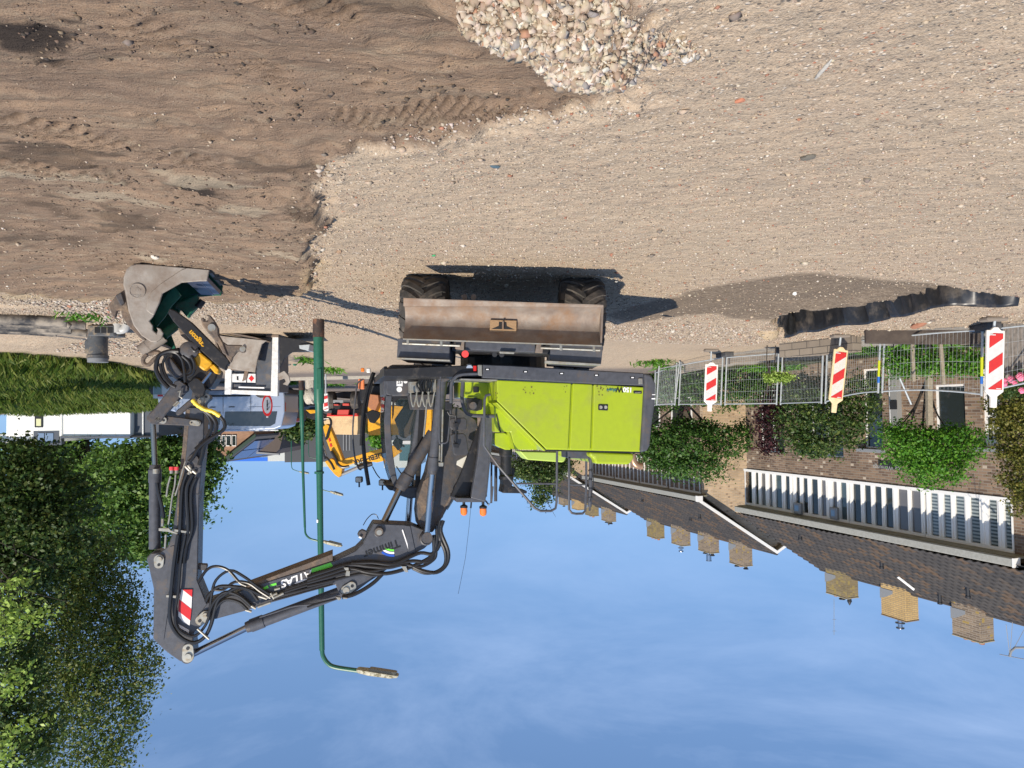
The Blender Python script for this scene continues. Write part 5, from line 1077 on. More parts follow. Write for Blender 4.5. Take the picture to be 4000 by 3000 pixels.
def window(fc, h, off, parent, nv=1, frame=.05, pane=None, mid=True, name='window'):
    mb = MB(); a0, a1, z0, z1 = h; o1 = off - .08; o0 = off - .13
    fc.box(mb, a0, a1, z0, z0 + frame, o0, o1); fc.box(mb, a0, a1, z1 - frame, z1, o0, o1)
    for i in range(nv + 1):
        c = a0 + (a1 - a0) * i / nv; c = min(max(c, a0 + frame / 2), a1 - frame / 2); fc.box(mb, c - frame / 2, c + frame / 2, z0 + frame, z1 - frame, o0 + .002, o1 - .002)
    f = mb.build(name, M_FRAME, parent)
    for i in range(nv):
        m2 = MB(); b0 = a0 + (a1 - a0) * i / nv + frame * .4; b1 = a0 + (a1 - a0) * (i + 1) / nv - frame * .4
        fc.box(m2, b0, b1, z0 + frame * .6, z1 - frame * .6, off - .125, off - .115); m2.build('pane', pane or M_PANE, f)
    return f
def fin_band(fc, panes, zs, zt, off, parent, label=None, blind=False, a_end=None):
    """one strip window: deep white mullions between recessed panes"""
    a0, a1 = a_end; mb = MB(); fc.box(mb, a0, a1, zs - .05, zs + .04, off - .12, off + .03); fc.box(mb, a0, a1, zt - .05, zt + .03, off - .12, off + .01)
    edges = [a0] + [x for p in panes for x in p] + [a1]
    for i in range(0, len(edges), 2):
        x0, x1 = edges[i], edges[i + 1]
        x0 += .02; x1 -= .02
        if x1 - x0 < .03: c = (x0 + x1) / 2; x0 = c - .018; x1 = c + .018
        fc.box(mb, x0, x1, zs + .04, zt - .05, off - .12, off - .025)
        c = (x0 + x1) / 2; wd = min(.035, x1 - x0); fc.box(mb, c - wd / 2, c + wd / 2, zs + .04, zt - .05, off - .025, off + .02)
    f = mb.build('window', M_FRAME, parent, label=label)
    for p in panes:
        m2 = MB(); fc.box(m2, p[0] - .01, p[1] + .01, zs + .02, zt - .03, off - .10, off - .075); PN[0] += 1; m2.build('pane', M_BLINDM if blind else (M_PANE, M_CURT, M_PANE, M_PANE, M_REFL_P, M_PANE, M_CURT)[PN[0] * 5 % 7], f)
    return f
def blindmat():
    M = bpy.data.materials.new('blind_behind_glass'); M.use_nodes = True; n = M.node_tree.nodes; l = M.node_tree.links; b = n['Principled BSDF']
    t = n.new('ShaderNodeTexCoord'); wv = n.new('ShaderNodeTexWave'); wv.bands_direction = 'Z'; wv.inputs['Scale'].default_value = 3.6; wv.inputs['Distortion'].default_value = .1; l.new(t.outputs['Object'], wv.inputs[0])
    r = n.new('ShaderNodeValToRGB'); r.color_ramp.elements[0].color = (.05, .07, .08, 1); r.color_ramp.elements[1].color = (.32, .36, .36, 1); l.new(wv.outputs['Fac'], r.inputs[0]); l.new(r.outputs[0], b.inputs['Base Color'])
    b.inputs['Roughness'].default_value = .06; b.inputs['Specular IOR Level'].default_value = .8; return M
M_BLINDM = blindmat(); PN = [0]; M_CURT = mat('curtained_pane', (.13, .125, .125), .08, spec=.8); M_REFL_P = mat('hazy_pane', (.06, .085, .09), .06, spec=1)
def chimney(pxl, pxr, top, roof, ridge_o, ridge_n, mt, pots, zlow, cap=None, label=None, depth=.55):
    """stack standing on the ridge; traced width and top on the ridge plane moved to its street face"""
    o_ = ridge_o + ridge_n * .30
    a = plane_hit(pxl + (pxr - pxl) * .22, top, o_, ridge_n); b_ = plane_hit(pxr, top, o_, ridge_n); t_ = (b_ - a); t_.z = 0; ln = t_.length; t_.normalize(); ln = min(ln, .95)
    zt = (a.z + b_.z) / 2; mb = MB(); z0 = zlow - .5
    mb.prism([Vector((a.x, a.y, z0)), Vector((a.x, a.y, zt)), Vector((a.x, a.y, zt)) + t_ * ln, Vector((a.x, a.y, z0)) + t_ * ln], -ridge_n * depth)
    c = mb.build('chimney', mt, roof, bev=.006, label=label); cc = Vector((a.x, a.y, zt)) + t_ * ln / 2 - ridge_n * depth / 2
    k = MB(); k.box(cc + EZ * .02, (ln + .03, depth + .03, .04), X=t_, Y=-ridge_n); k.build('cap', mat_capl if cap is None else cap, c, bev=.01)
    k = MB(); q = Vector((a.x, a.y, zlow + .02)); k.prism([q - t_ * .03 + ridge_n * .012, q + t_ * (ln * .5) + ridge_n * .012, q + t_ * (ln * .5) + ridge_n * .012 + EZ * .10, q + t_ * (ln * .2) + ridge_n * .012 + EZ * .26, q - t_ * .03 + ridge_n * .012 + EZ * .34], -ridge_n * .006); k.build('flashing', M_LEAD, c)
    for kind, f in pots:
        p = Vector((a.x, a.y, zt + .05)) + t_ * ln * f - ridge_n * depth / 2
        if kind == 'low': MB().lathe(p, EZ, [(.08, 0), (.075, .08), (.06, .09)], 14).build('pot', M_COPPER, c, smooth_=True)
        if kind == 'black': MB().lathe(p, EZ, [(.07, 0), (.07, .09), (.11, .10), (.11, .13), (.03, .15)], 14).build('pot', M_POT, c, smooth_=True)
        if kind == 'cone': MB().lathe(p, EZ, [(.06, 0), (.08, .12), (.05, .18), (.01, .26)], 14).build('pot', M_POT, c, smooth_=True)
        if kind == 'steel':
            MB().lathe(p, EZ, [(.13, 0), (.14, .02), (.075, .03), (.075, .14), (.15, .15), (.15, .17), (.07, .18), (.07, .30), (.13, .31), (.12, .34)], 18).build('pot', M_CHROME, c, smooth_=True)
        if kind == 'can':
            MB().lathe(p, EZ, [(.08, 0), (.08, .12), (.12, .14), (.12, .40), (.14, .42), (.05, .43)], 18).build('pot', M_CHROME, c, smooth_=True)
    return c
mat_capl = mat('chimney_cap', (.34, .30, .22), .8, noise=(.28, .24, .14))
def vent(roof, e0, n, px, py, h, r=.055):
    """roof vent pipe on the street slope"""
    p = plane_hit(px, py, e0, n); MB().lathe(p - EZ * .05, EZ, [(r, 0), (r, h), (r * 1.25, h + .01), (r * 1.25, h + .07), (r * .6, h + .08)], 14).build('roof_vent', M_POT, roof, smooth_=True)
    q = n.copy(); MB().lathe(p - q * .02, q, [(r * 2.2, 0), (r * 1.3, .06), (r, .07)], 14).build('vent_collar', M_POT, roof, smooth_=True)
# ---- nearest block
E0 = P(2877, 1996, 25.6); E1 = P(3956, 2214, 16.45); E0.z = E1.z = (E0.z + E1.z) / 2
t1 = (E1 - E0); t1.z = 0; Lb = t1.length; t1.normalize(); n1 = Vector((-t1.y, t1.x, 0)); n1 = n1 if n1.x > 0 else -n1
fc = Fac(Vector((E0.x, E0.y, 0)) - n1 * .5, t1, n1)       # wall plane, gutter stands .5 in front
hz = E0.z
h1 = thing('row_house', fc.pt(Lb / 2, .35, -2), 'nearest brown brick row house block with a long white window band under the eaves', 'house')
PX = lambda a: fc.hit(a, 1900)[0]
zs = sum(fc.hit(x_, y_)[1] for x_, y_ in ((2950, 1842), (3300, 1879), (3900, 1948))) / 3; zt = sum(fc.hit(x_, y_)[1] for x_, y_ in ((2950, 1977), (3300, 2036), (3900, 2143))) / 3
def rect(p0, p1, y0, y1, y_at=None):
    a0, a1 = fc.hit(p0, (y0 + y1) / 2)[0], fc.hit(p1, (y0 + y1) / 2)[0]; return (a0, a1, fc.hit((p0 + p1) / 2, y0)[1], fc.hit((p0 + p1) / 2, y1)[1])
holes = [rect(2968, 3062, 1500, 1768), rect(3110, 3292, 1570, 1783), rect(3371, 3446, 1440, 1752), rect(3650, 3770, 1502, 1700), rect(3836, 3905, 1430, 1748)]
wall_holes(fc, 0, Lb, .1, zs - .05, holes, 0, 'wall', M_BRICK, h1)
mb = MB(); fc.box(mb, 0, PX(2909), zs - .05, hz, -.2, 0); mb.build('wall_pier', M_BRICK, h1); mb = MB(); fc.box(mb, PX(3951) + .02, Lb + .02, zs - .05, hz, -.2, 0); mb.build('wall_pier', M_BRICK, h1)
mb = MB(); fc.box(mb, 0, Lb, .1, hz, -7.6, -.7); mb.build('rear_volume', M_BRICK, h1)
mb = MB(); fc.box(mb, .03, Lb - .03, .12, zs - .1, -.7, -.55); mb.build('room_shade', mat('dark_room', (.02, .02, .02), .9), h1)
mb = MB(); fc.box(mb, PX(2909), PX(3951), zt + .03, hz - .05, -.1, -.01); mb.build('lintel_board', M_SOFFIT, h1)
G1 = [(2916, 2933), (2948, 2960), (2971, 2986), (3002, 3013), (3027, 3049), (3065, 3082)]; G2 = [(3107, 3120), (3134, 3150), (3167, 3190), (3205, 3221), (3250, 3264), (3280, 3305)]
G3 = [(3328, 3356), (3373, 3396), (3413, 3438), (3454, 3480), (3504, 3540), (3555, 3589)]; G4 = [(3631, 3656), (3681, 3705), (3727, 3758), (3785, 3816), (3857, 3885), (3918, 3948)]
for g, a, b_, bl, lb in ((G1, 2909, 3093, False, None), (G2, 3095, 3314, False, None), (G3, 3316, 3608, False, None), (G4, 3610, 3952, True, 'white framed strip window with slatted blinds')):
    fin_band(fc, [(PX(x_), PX(y_)) for x_, y_ in g], zs, zt, 0, h1, lb, bl, (PX(a), PX(b_)))
for x_, y_ in ((3105, 1962), (3247, 1980)):     # two box ventilators hanging outside
    a0, z0 = fc.hit(x_ - 4, y_, .1); a1 = fc.hit(x_ + 24, y_, .1)[0]; m2 = MB(); fc.box(m2, a0, a1, z0 + .0, z0 + .36, .02, .14); v_ = m2.build('window_box', M_LEAD, h1, bev=.02)
    m2 = MB(); fc.box(m2, a0 + .07, a1 - .07, z0 + .08, z0 + .26, .141, .146); m2.build('box_glass', mat('sky_glass', (.20, .30, .42), .1, spec=.9), v_)
for i, h in enumerate(holes[:4]): window(fc, h, 0, h1, nv=(2, 3, 1, 1)[i])
dr = holes[4]; m2 = MB(); fc.box(m2, dr[0], dr[1], dr[2], dr[3], -.14, -.08); d_ = m2.build('door', M_FRAME, h1)
for i in range(4):
    for j in range(2):
        m2 = MB(); wa = (dr[1] - dr[0] - .12) / 2; za = dr[3] - .12 - (i + 1) * .30; fc.box(m2, dr[0] + .06 + j * wa + .03, dr[0] + .06 + (j + 1) * wa - .03, za, za + .24, -.079, -.07); m2.build('door_pane', M_PANE, d_)
MB().cyl(fc.pt(dr[0] + .06, 1.45, -.03), fc.pt(dr[0] + .14, 1.45, -.03), .012).build('handle', M_CHROME, d_)
m2 = MB(); a_ = PX(3498); m2.tube([fc.pt(a_, .35, .07), fc.pt(a_, 2.9, .07)], .045, 10); m2.build('downpipe', M_FRAME, h1, smooth_=True)
a0, a1 = PX(3508), PX(3533); m2 = MB(); fc.box(m2, a0, a1, .3, 2.7, .0, .18); m2.build('porch_column', mat('grey_render', (.26, .26, .25), .8), h1)
m2 = MB(); fc.box(m2, a0 - .01, a1 + .01, 1.62, 1.86, .181, .20); m2.build('letter_slot', M_POT, h1)
for h in (holes[2], holes[4]): m2 = MB(); fc.box(m2, h[0] - .15, h[1] + .1, h[3] + .01, h[3] + .10, -.02, .16); m2.build('canopy', M_LEAD, h1)
# gutter, soffit, roof
Eg0 = fc.pt(-.12, hz, .5); Eg1 = fc.pt(Lb, hz, .5)
def gutter(f_, L0, L1, z, parent):
    mb = MB(); f_.box(mb, L0, L1, z - .17, z + .02, .36, .50); mb.build('gutter', M_GUTTER, parent, bev=.015)
    mb = MB(); f_.box(mb, L0, L1, z - .19, z - .14, -.02, .355); mb.build('soffit', M_SOFFIT, parent)
gutter(fc, -.12, Lb, hz, h1)
m2 = MB(); fc.box(m2, Lb, Lb + .04, hz - .18, hz + .03, .3, .52); m2.build('gutter_end', M_FRAME, h1)
rp_ = [plane_hit(x_, y_, fc.A + n1 * (ROOFB + .5), n1) for x_, y_ in ((3215, 2208), (3405, 2275), (3660, 2347), (3986, 2440))]
zr = sum(p.z for p in rp_) / 4
e0 = fc.pt(-.1, hz + .01, .46); e1 = fc.pt(Lb + 2.6, hz + .01, .46); r0 = fc.pt(-.1, zr, ROOFB + .5); r1 = fc.pt(Lb + 2.6, zr, ROOFB + .5)
roof1 = tiled_roof('roof', e0, e1, r0, r1, h1)
b0 = fc.pt(-.1, hz, -7.6 - .2); b1 = fc.pt(Lb + 2.6, hz, -7.8)
mb = MB(); mb.add([r0, r1, b1, b0, e0 - EZ * .05, e1 - EZ * .05], [(0, 1, 2, 3), (0, 1, 5, 4)]); mb.build('roof_rear', M_TILE, h1)
MB().tube([r0 + EZ * .02, r1 + EZ * .02], .075, 10).build('ridge_tiles', M_TILE, roof1, smooth_=True)
mb = MB(); mb.add([fc.pt(0, hz - .2, 0), r0 - EZ * .1 + t1 * .1, fc.pt(0, hz - .2, -7.6), fc.pt(0, .1, -7.6), fc.pt(0, .1, 0)], [(0, 1, 2, 3, 4)]); mb.build('gable_wall', M_BRICKY, h1)
# adjoining house wall on the near side (set back)
mb = MB(); fc.box(mb, Lb + .05, Lb + 2.6, .1, hz - .1, -.9, -.6); mb.build('next_wall', M_BRICKY, h1)
MB().tube([fc.pt(Lb + .25, hz - .15, .0), fc.pt(Lb + .35, hz - .35, -.2), fc.pt(Lb + .5, hz - .8, -.5), fc.pt(Lb + .5, .5, -.5)], .045, 10).build('downpipe', M_FRAME, h1, smooth_=True)
ro = fc.A + n1 * (ROOFB + .5)
chimney(3202, 3316, 2326, roof1, ro, n1, M_BRICKG, [('low', .2), ('black', .5), ('cone', .85)], zr, label='mossy chimney with an aerial')
chimney(3415, 3546, 2413, roof1, ro, n1, M_BRICKN, [('steel', .5)], zr, cap=mat('brown_cap', (.22, .16, .10), .7), label='clean yellow brick chimney with a steel cowl')
chimney(3690, 3831, 2492, roof1, ro, n1, M_BRICKC, [('low', .25), ('low', .52), ('low', .8)], zr, label='weathered chimney nearest the camera')
MB().tube([plane_hit(3258, 2340, ro, n1), plane_hit(3258, 2480, ro, n1)], .008, 5).build('aerial', M_PIN, roof1)
for y_ in (2420, 2465): MB().tube([plane_hit(3252, y_, ro, n1), plane_hit(3266, y_, ro, n1)], .006, 5).build('aerial_rod', M_PIN, roof1)
nr1 = (e1 - e0).cross(r0 - e0).normalized(); nr1 = nr1 if nr1.z > 0 else -nr1
for x_, y_, h_ in ((3125, 2085, .18), (3443, 2190, .22), (3780, 2290, .30), (3670, 2315, .32)): vent(roof1, e0, nr1, x_, y_, h_)
mb = MB(); mb.prism([plane_hit(x_, y_, e0 + nr1 * .08, nr1) for x_, y_ in ((3505, 2253), (3511, 2251), (3574, 2300), (3570, 2304))], nr1 * .03); mb.build('roof_strip', M_FRAME, roof1)
# curved aerial at the right edge of the picture
MB().tube([P(4010, 2530, 15), P(3965, 2530, 15), P(3948, 2545, 15), P(3944, 2566, 15)], .025, 8).build('aerial_mast', M_LEAD, roof1, smooth_=True)
for q in ((3930, 2440), (3955, 2430), (4000, 2460)): MB().tube([P(3945, 2562, 15), P(*q, 15)], .007, 4).build('aerial_stay', M_LEAD, roof1)
MB().tube([P(3905, 2556, 15), P(4000, 2575, 15)], .008, 4).build('aerial_rod', M_LEAD, roof1)
# name sign on the wall
a0, z0 = fc.hit(3430, 1803, .02); a1, z1 = fc.hit(3512, 1840, .02); m2 = MB(); fc.box(m2, a0, a1 + .1, z0 - .03, z1 - .02, .0, .04)
ns = m2.build('name_sign', M_POT, h1, bev=.03)
text('de Wilmunga', fc.pt(a1 + .06, z0 + .10, .045), -t1, EZ, .17, mat('grey_lettering', (.35, .36, .34), .5), ns)
# ---- block behind (tan gable towards us) and two more
def block(Ypx, far_px, back, lab, fine, tree=False, wins=True, apex=None, name='row_house'):
    c = P(*Ypx); c.z = hz; f2 = Fac(Vector((c.x, c.y, 0)) - n1 * .5 , t1, n1)   # near corner = s 0, far end negative s
    L2 = back; h = thing(name, f2.pt(-L2 / 2, .45, -2), lab, 'house')
    dz = zr - hz
    mb = MB(); f2.box(mb, -L2, -.02, .2, hz - .1, -7.5, -.02); mb.build('wall', M_BRICK, h)
    g = [f2.pt(0, .2, 0), f2.pt(0, hz - .1, 0), f2.pt(0, zr - .12, ROOFB + .5), f2.pt(0, hz - .1, -7.6), f2.pt(0, .2, -7.6)]
    MB().prism(g, -t1 * .2).build('gable_wall', M_BRICKY, h)
    a = f2.pt(.25, hz + .01, .46); b_ = f2.pt(-L2, hz + .01, .46); ra = f2.pt(.25, zr, ROOFB + .5); rb = f2.pt(-L2, zr, ROOFB + .5)
    rf = tiled_roof('roof', b_, a, rb, ra, h, fine=fine, tw=.21 if fine else .3, th=.3 if fine else .36)
    bk_ = f2.pt(.25, hz, -7.9); bk2 = f2.pt(-L2, hz, -7.9); mb = MB(); mb.add([ra, rb, bk2, bk_, a - EZ * .05, b_ - EZ * .05], [(0, 1, 2, 3), (0, 1, 5, 4)]); mb.build('roof_rear', M_TILE, h)
    MB().tube([ra + EZ * .02, rb + EZ * .02], .075, 8).build('ridge_tiles', M_TILE, rf, smooth_=True)
    gutter(f2, -L2, .15, hz, h)
    for s0, s1 in ((f2.pt(.25, hz + .03, .48), f2.pt(.25, zr + .03, ROOFB + .5)), (f2.pt(.25, zr + .03, ROOFB + .5), f2.pt(.25, hz + .03, -7.9))):
        MB().prism([s0, s1, s1 - EZ * .13, s0 - EZ * .13], t1 * .03).build('barge_board', M_FRAME, h)
        MB().prism([s0 - EZ * .13, s1 - EZ * .13, s1 - EZ * .16, s0 - EZ * .16], -t1 * .25).build('verge_soffit', M_SOFFIT, h)
    mb = MB(); f2.box(mb, .12, .29, hz - .19, hz + .04, .3, .52); mb.build('gutter_end', M_FRAME, h)
    if wins:
        n_ = int(L2 / 2.45)
        for w_ in range(n_):
            s1 = -.25 - w_ * 2.45; s0 = s1 - 2.3; ps = []; k = 6
            for i in range(k): c0 = s0 + .08 + i * (s1 - s0 - .1) / k; ps.append((c0, c0 + (s1 - s0) / k - .14))
            fin_band(f2, ps, zs, zt, .0, h, None, w_ == 1, (s0, s1))
            mb = MB()
        for w_ in range(n_): window(f2, (-2.2 - w_ * 2.45, -.7 - w_ * 2.45, 1.3, 2.6), .14, h, nv=2)
        mb = MB(); f2.box(mb, -L2 + .1, -.2, zt + .03, hz - .12, -.02, .005); mb.build('lintel_board', M_SOFFIT, h)
    return f2, h, rf
f2, h2, roof2 = block((2712, 1954, 28.8), 2315, 10.2, 'middle row house block whose tan brick gable faces the camera beside the nearest block', 1)
ro2 = f2.A + n1 * (ROOFB + .5)
chimney(2829, 2922, 2206, roof2, ro2, n1, M_BRICKC, [('black', .2), ('low', .5), ('black', .85)], zr, depth=.5); chimney(2709, 2794, 2156, roof2, ro2, n1, M_BRICKC, [('black', .2), ('can', .5), ('black', .8)], zr, depth=.5)
chimney(2606, 2682, 2128, roof2, ro2, n1, M_BRICKC, [('steel', .5)], zr, depth=.5); chimney(2512, 2582, 2100, roof2, ro2, n1, M_BRICKG, [('low', .2), ('low', .5), ('low', .8)], zr, depth=.5)
e2 = f2.pt(0, hz + .01, .46)
for x_, y_, h_ in ((2508, 1942, .2), (2733, 2002, .25), (2696, 2015, .2)): vent(roof2, e2, nr1, x_, y_, h_)
a0 = f2.pt(.4, zs, 0)
f3, h3, roof3 = block((2204, 1858, 40.5), 2100, 10, 'third row house block behind the handrails with a white edged gable', 0)
ro3 = f3.A + n1 * (ROOFB + .5)
chimney(2336, 2396, 2036, roof3, ro3, n1, M_BRICKC, [('black', .2), ('cone', .5), ('black', .8)], zr, depth=.5); chimney(2273, 2329, 2014, roof3, ro3, n1, M_BRICKG, [('low', .3), ('low', .7)], zr, depth=.5); chimney(2222, 2273, 1990, roof3, ro3, n1, M_BRICKN, [], zr, depth=.5)
f4, h4, roof4 = block((2030, 1818, 54), 2000, 12, 'farthest row house block, only its small gable tip showing', 0, wins=False)
ro4 = f4.A + n1 * (ROOFB + .5); chimney(2172, 2215, 1972, roof4, ro4, n1, M_BRICKC, [('black', .5)], zr, depth=.5)
# ------------------------------------------------------------------ vegetation
M_BARK = mat('bark', (.055, .042, .032), .9, noise=(.035, .03, .025), bump=.6, bscale=20)
LEAF = {
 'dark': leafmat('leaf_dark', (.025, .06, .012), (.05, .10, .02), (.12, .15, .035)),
 'back': leafmat('leaf_back', (.05, .11, .018), (.09, .18, .03), (.17, .27, .05)),
 'mid': leafmat('leaf_mid', (.030, .085, .015), (.055, .13, .020), (.10, .19, .030)),
 'bright': leafmat('leaf_bright', (.045, .15, .012), (.08, .23, .018), (.16, .32, .03)),
 'pale': leafmat('leaf_pale', (.18, .29, .04), (.29, .43, .08), (.42, .54, .14)),
 'plum': leafmat('leaf_plum', (.02, .008, .010), (.05, .015, .02), (.09, .03, .03)),
 'gold': leafmat('leaf_gold', (.07, .09, .015), (.15, .15, .025), (.22, .19, .04)),
 'ivy': leafmat('leaf_ivy', (.025, .06, .012), (.05, .10, .02), (.16, .20, .05)),
 'autumn': leafmat('leaf_autumn', (.045, .085, .016), (.105, .165, .032), (.20, .21, .05)),
}
QUADL = np.array([[-.5, 0, 0], [0, -.30, .05], [.5, 0, 0], [0, .30, .05]])
def leaves(name, blobs, n, size, mt, parent, seed=1, clump=.12, surf=.75, flat=None, per=14, up=.0, droop=.6):
    rs = np.random.RandomState(seed); vol = np.array([b[1][0] * b[1][1] * b[1][2] for b in blobs]) ** .75; pr_ = vol / vol.sum()
    nc = max(1, n // per); bi = rs.choice(len(blobs), nc, p=pr_); C = np.array([b[0] for b in blobs])[bi]; Rr = np.array([b[1] for b in blobs])[bi]
    d = rs.normal(size=(nc, 3)); d /= np.linalg.norm(d, axis=1)[:, None]
    rad = np.where(rs.rand(nc) < surf, .78 + .28 * rs.rand(nc), rs.rand(nc) ** .5)
    lump = 1 + .22 * np.sin(d[:, 0] * 7 + bi * 2.1) * np.sin(d[:, 1] * 6 + bi) + .15 * np.sin(d[:, 2] * 9 + bi * 3)
    cc = C + d * Rr * (rad * lump)[:, None]
    cs = clump * (.6 + .9 * rs.rand(nc))
    P_ = np.repeat(cc, per, 0) + rs.normal(size=(nc * per, 3)) * np.repeat(cs, per)[:, None] * np.array([1, 1, droop])
    m_ = len(P_); s = size * (.45 + 1.1 * rs.rand(m_) ** 1.5)
    nn_ = np.repeat(d, per, 0) * .7 + rs.normal(size=(m_, 3)) * .8 + np.array([0, 0, .45 + up]); nn_ /= np.linalg.norm(nn_, axis=1)[:, None]
    a = rs.normal(size=(m_, 3)); a -= (a * nn_).sum(1)[:, None] * nn_; a /= np.linalg.norm(a, axis=1)[:, None]; b_ = np.cross(nn_, a)
    V = P_[:, None, :] + s[:, None, None] * (QUADL[None, :, 0:1] * a[:, None] + QUADL[None, :, 1:2] * b_[:, None] + QUADL[None, :, 2:3] * nn_[:, None])
    Fq = np.arange(m_ * 4).reshape(-1, 4)
    return np_mesh(name, V.reshape(-1, 3), Fq, mt, parent)
def trunk(base_, tips, r, parent, seed=0, name='trunk'):
    rs = random.Random(seed); mb = MB(); b = Vector(base_); cen = sum((Vector(t) for t in tips), Vector()) / len(tips); fork = b + (cen - b) * .42
    fork.x = b.x + (cen.x - b.x) * .3; fork.y = b.y + (cen.y - b.y) * .3
    mb.tube(spline([b, b + (fork - b) * .5 + Vector((rs.uniform(-1, 1), 0, 0)) * r, fork], 4), [r * (1.15 - .35 * i / 8) for i in range(9)], 10)
    for t in tips:
        t = Vector(t); mid = fork + (t - fork) * .5 + Vector((rs.uniform(-1, 1), rs.uniform(-1, 1), rs.uniform(0, 1))) * (t - fork).length * .12
        q = spline([fork - (fork - b) * .08, mid, t], 5); mb.tube(q, [r * .62 * (1 - .85 * i / (len(q) - 1)) for i in range(len(q))], 6)
        for k in range(2):
            s_ = q[4 + 3 * k]; e_ = s_ + Vector((rs.uniform(-1, 1), rs.uniform(-1, 1), rs.uniform(-.2, 1))).normalized() * (t - fork).length * .45
            mb.tube([s_, (s_ + e_) / 2 + Vector((0, 0, .05)), e_], [r * .22, r * .14, r * .05], 5)
    return mb.build(name, M_BARK, parent, smooth_=True)
def pblob(px, py, Y, rx, rz, ry=None):
    """crown lobe: centre seen at px,py, rx/rz radii given in picture pixels"""
    c = P(px, py, Y); k = Y / F; return (tuple(c), (rx * k, (ry or (rx + rz) / 2) * k, rz * k))
def tree(name, lab, cat, blobs, n, size, kind, base_px=None, r=.1, seed=1, clump=.12, group=None, surf=.75, extra=None, per=14, trunk_=True, up=0, droop=.6):
    c = blobs[0][0]; bx, by = (base_px if base_px else (c[0], c[1])); b = Vector((bx, by, float(gh(bx, by)))); th = thing(name, b, lab, cat, group)
    leaves('crown', blobs, n, size, LEAF[kind], th, seed, clump, surf, per=per, up=up, droop=droop)
    if extra: leaves('crown', extra[0], extra[1], size * 1.05, LEAF[extra[2]], th, seed + 50, clump, .95)
    if trunk_: trunk(b - EZ * .1, [bb[0] for bb in blobs[:6]], r, th, seed)
    return th
# garden trees in front of the row houses
tree('garden_tree', 'round bright green feathery tree in front of the nearest house', 'tree', [pblob(3640, 1755, 15.2, 150, 90), pblob(3560, 1720, 15.0, 100, 65), pblob(3740, 1730, 15.2, 90, 80), pblob(3660, 1830, 15.1, 110, 60), pblob(3560, 1800, 15.2, 80, 50), pblob(3490, 1690, 15.2, 45, 40), pblob(3610, 1885, 15.2, 35, 25)], 15000, .062, 'bright', seed=3, clump=.09, r=.05)
tree('garden_tree', 'dense mottled green tree between the first two beacons, in front of dark windows', 'tree', [pblob(3220, 1640, 18.5, 150, 130), pblob(3340, 1590, 18.3, 90, 90), pblob(3130, 1600, 18.5, 80, 110), pblob(3200, 1745, 18.6, 90, 50), pblob(3110, 1720, 18.6, 55, 50), pblob(3320, 1690, 18.4, 60, 60), pblob(3380, 1500, 18.0, 55, 50)], 15000, .075, 'ivy', seed=4, clump=.11, r=.06)
tree('plum_shrub', 'dark purple leaved shrub beside the mottled tree', 'shrub', [pblob(3010, 1660, 19.6, 48, 100), pblob(3030, 1590, 19.5, 50, 50), pblob(3000, 1745, 19.6, 30, 40)], 3600, .075, 'plum', seed=5, clump=.10, r=.04)
tree('garden_tree', 'large spreading dark green tree right behind the lime hood', 'tree', [pblob(2680, 1745, 25.8, 160, 95), pblob(2570, 1730, 25.8, 90, 85), pblob(2850, 1715, 25.8, 95, 62), pblob(2730, 1830, 25.8, 110, 55), pblob(2520, 1680, 25.6, 30, 50), pblob(2620, 1820, 25.8, 80, 45), pblob(2920, 1670, 25.8, 42, 32), pblob(2700, 1668, 25.7, 90, 34), pblob(2560, 1795, 25.8, 60, 35)], 19000, .10, 'mid', seed=6, clump=.13, r=.08)
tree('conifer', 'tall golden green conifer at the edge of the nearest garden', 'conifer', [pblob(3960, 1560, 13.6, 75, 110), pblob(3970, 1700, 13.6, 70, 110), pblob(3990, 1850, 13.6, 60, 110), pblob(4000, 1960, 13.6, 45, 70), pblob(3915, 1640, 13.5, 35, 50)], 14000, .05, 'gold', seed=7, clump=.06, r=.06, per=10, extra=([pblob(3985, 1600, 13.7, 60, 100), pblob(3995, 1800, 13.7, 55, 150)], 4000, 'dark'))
tree('garden_tree', 'leafy tree hiding the third house block behind the handrails', 'tree', [pblob(2110, 1850, 37, 80, 50), pblob(2180, 1820, 37, 50, 45), pblob(2050, 1830, 37, 50, 45), pblob(2120, 1920, 37, 38, 35), pblob(2105, 1960, 37, 28, 22)], 8000, .13, 'ivy', seed=8, clump=.2, r=.12)
# hedges and low planting
def hedge(name, lab, cat, boxes, n, size, kind, seed=1, cl=.07):
    """boxes: list of (px0, px1, py0, py1, Y, depth)"""
    bl = []
    for x0, x1, y0, y1, Y_, dp in boxes:
        k = max(1, int(round(abs(x1 - x0) / max(30, (y1 - y0) * .8))))
        for i in range(k):
            c = P(x0 + (x1 - x0) * (i + .5) / k, (y0 + y1) / 2, Y_); q = Y_ / F; bl.append((tuple(c), (abs(x1 - x0) / k * .62 * q, dp / 2, (y1 - y0) * .55 * q)))
    b = Vector(bl[len(bl) // 2][0]); b.z = float(gh(b.x, b.y)); th = thing(name, b, lab, cat); leaves('foliage', bl, n, size, LEAF[kind], th, seed, cl, .7); 
    mb = MB()
    for c, r_ in bl:
        g_ = float(gh(c[0], c[1])); mb.tube([(c[0], c[1] + .1, g_ - .05), (c[0] + .03, c[1] + .1, (g_ + c[2]) / 2), c], [.014, .012, .006], 5)
    tag(mb.build('stems', M_BARK, th), kind='stuff'); return th
hedge('hedge', 'bright green hedge by wooden posts in front of the nearest house', 'hedge', [(3470, 3850, 1375, 1465, 14.2, .5)], 9000, .055, 'bright', 21)
hedge('hedge', 'dark green hedge behind the mesh fence and the farthest beacon', 'hedge', [(2560, 3010, 1455, 1588, 24.6, .7)], 11000, .085, 'mid', 22, .1)
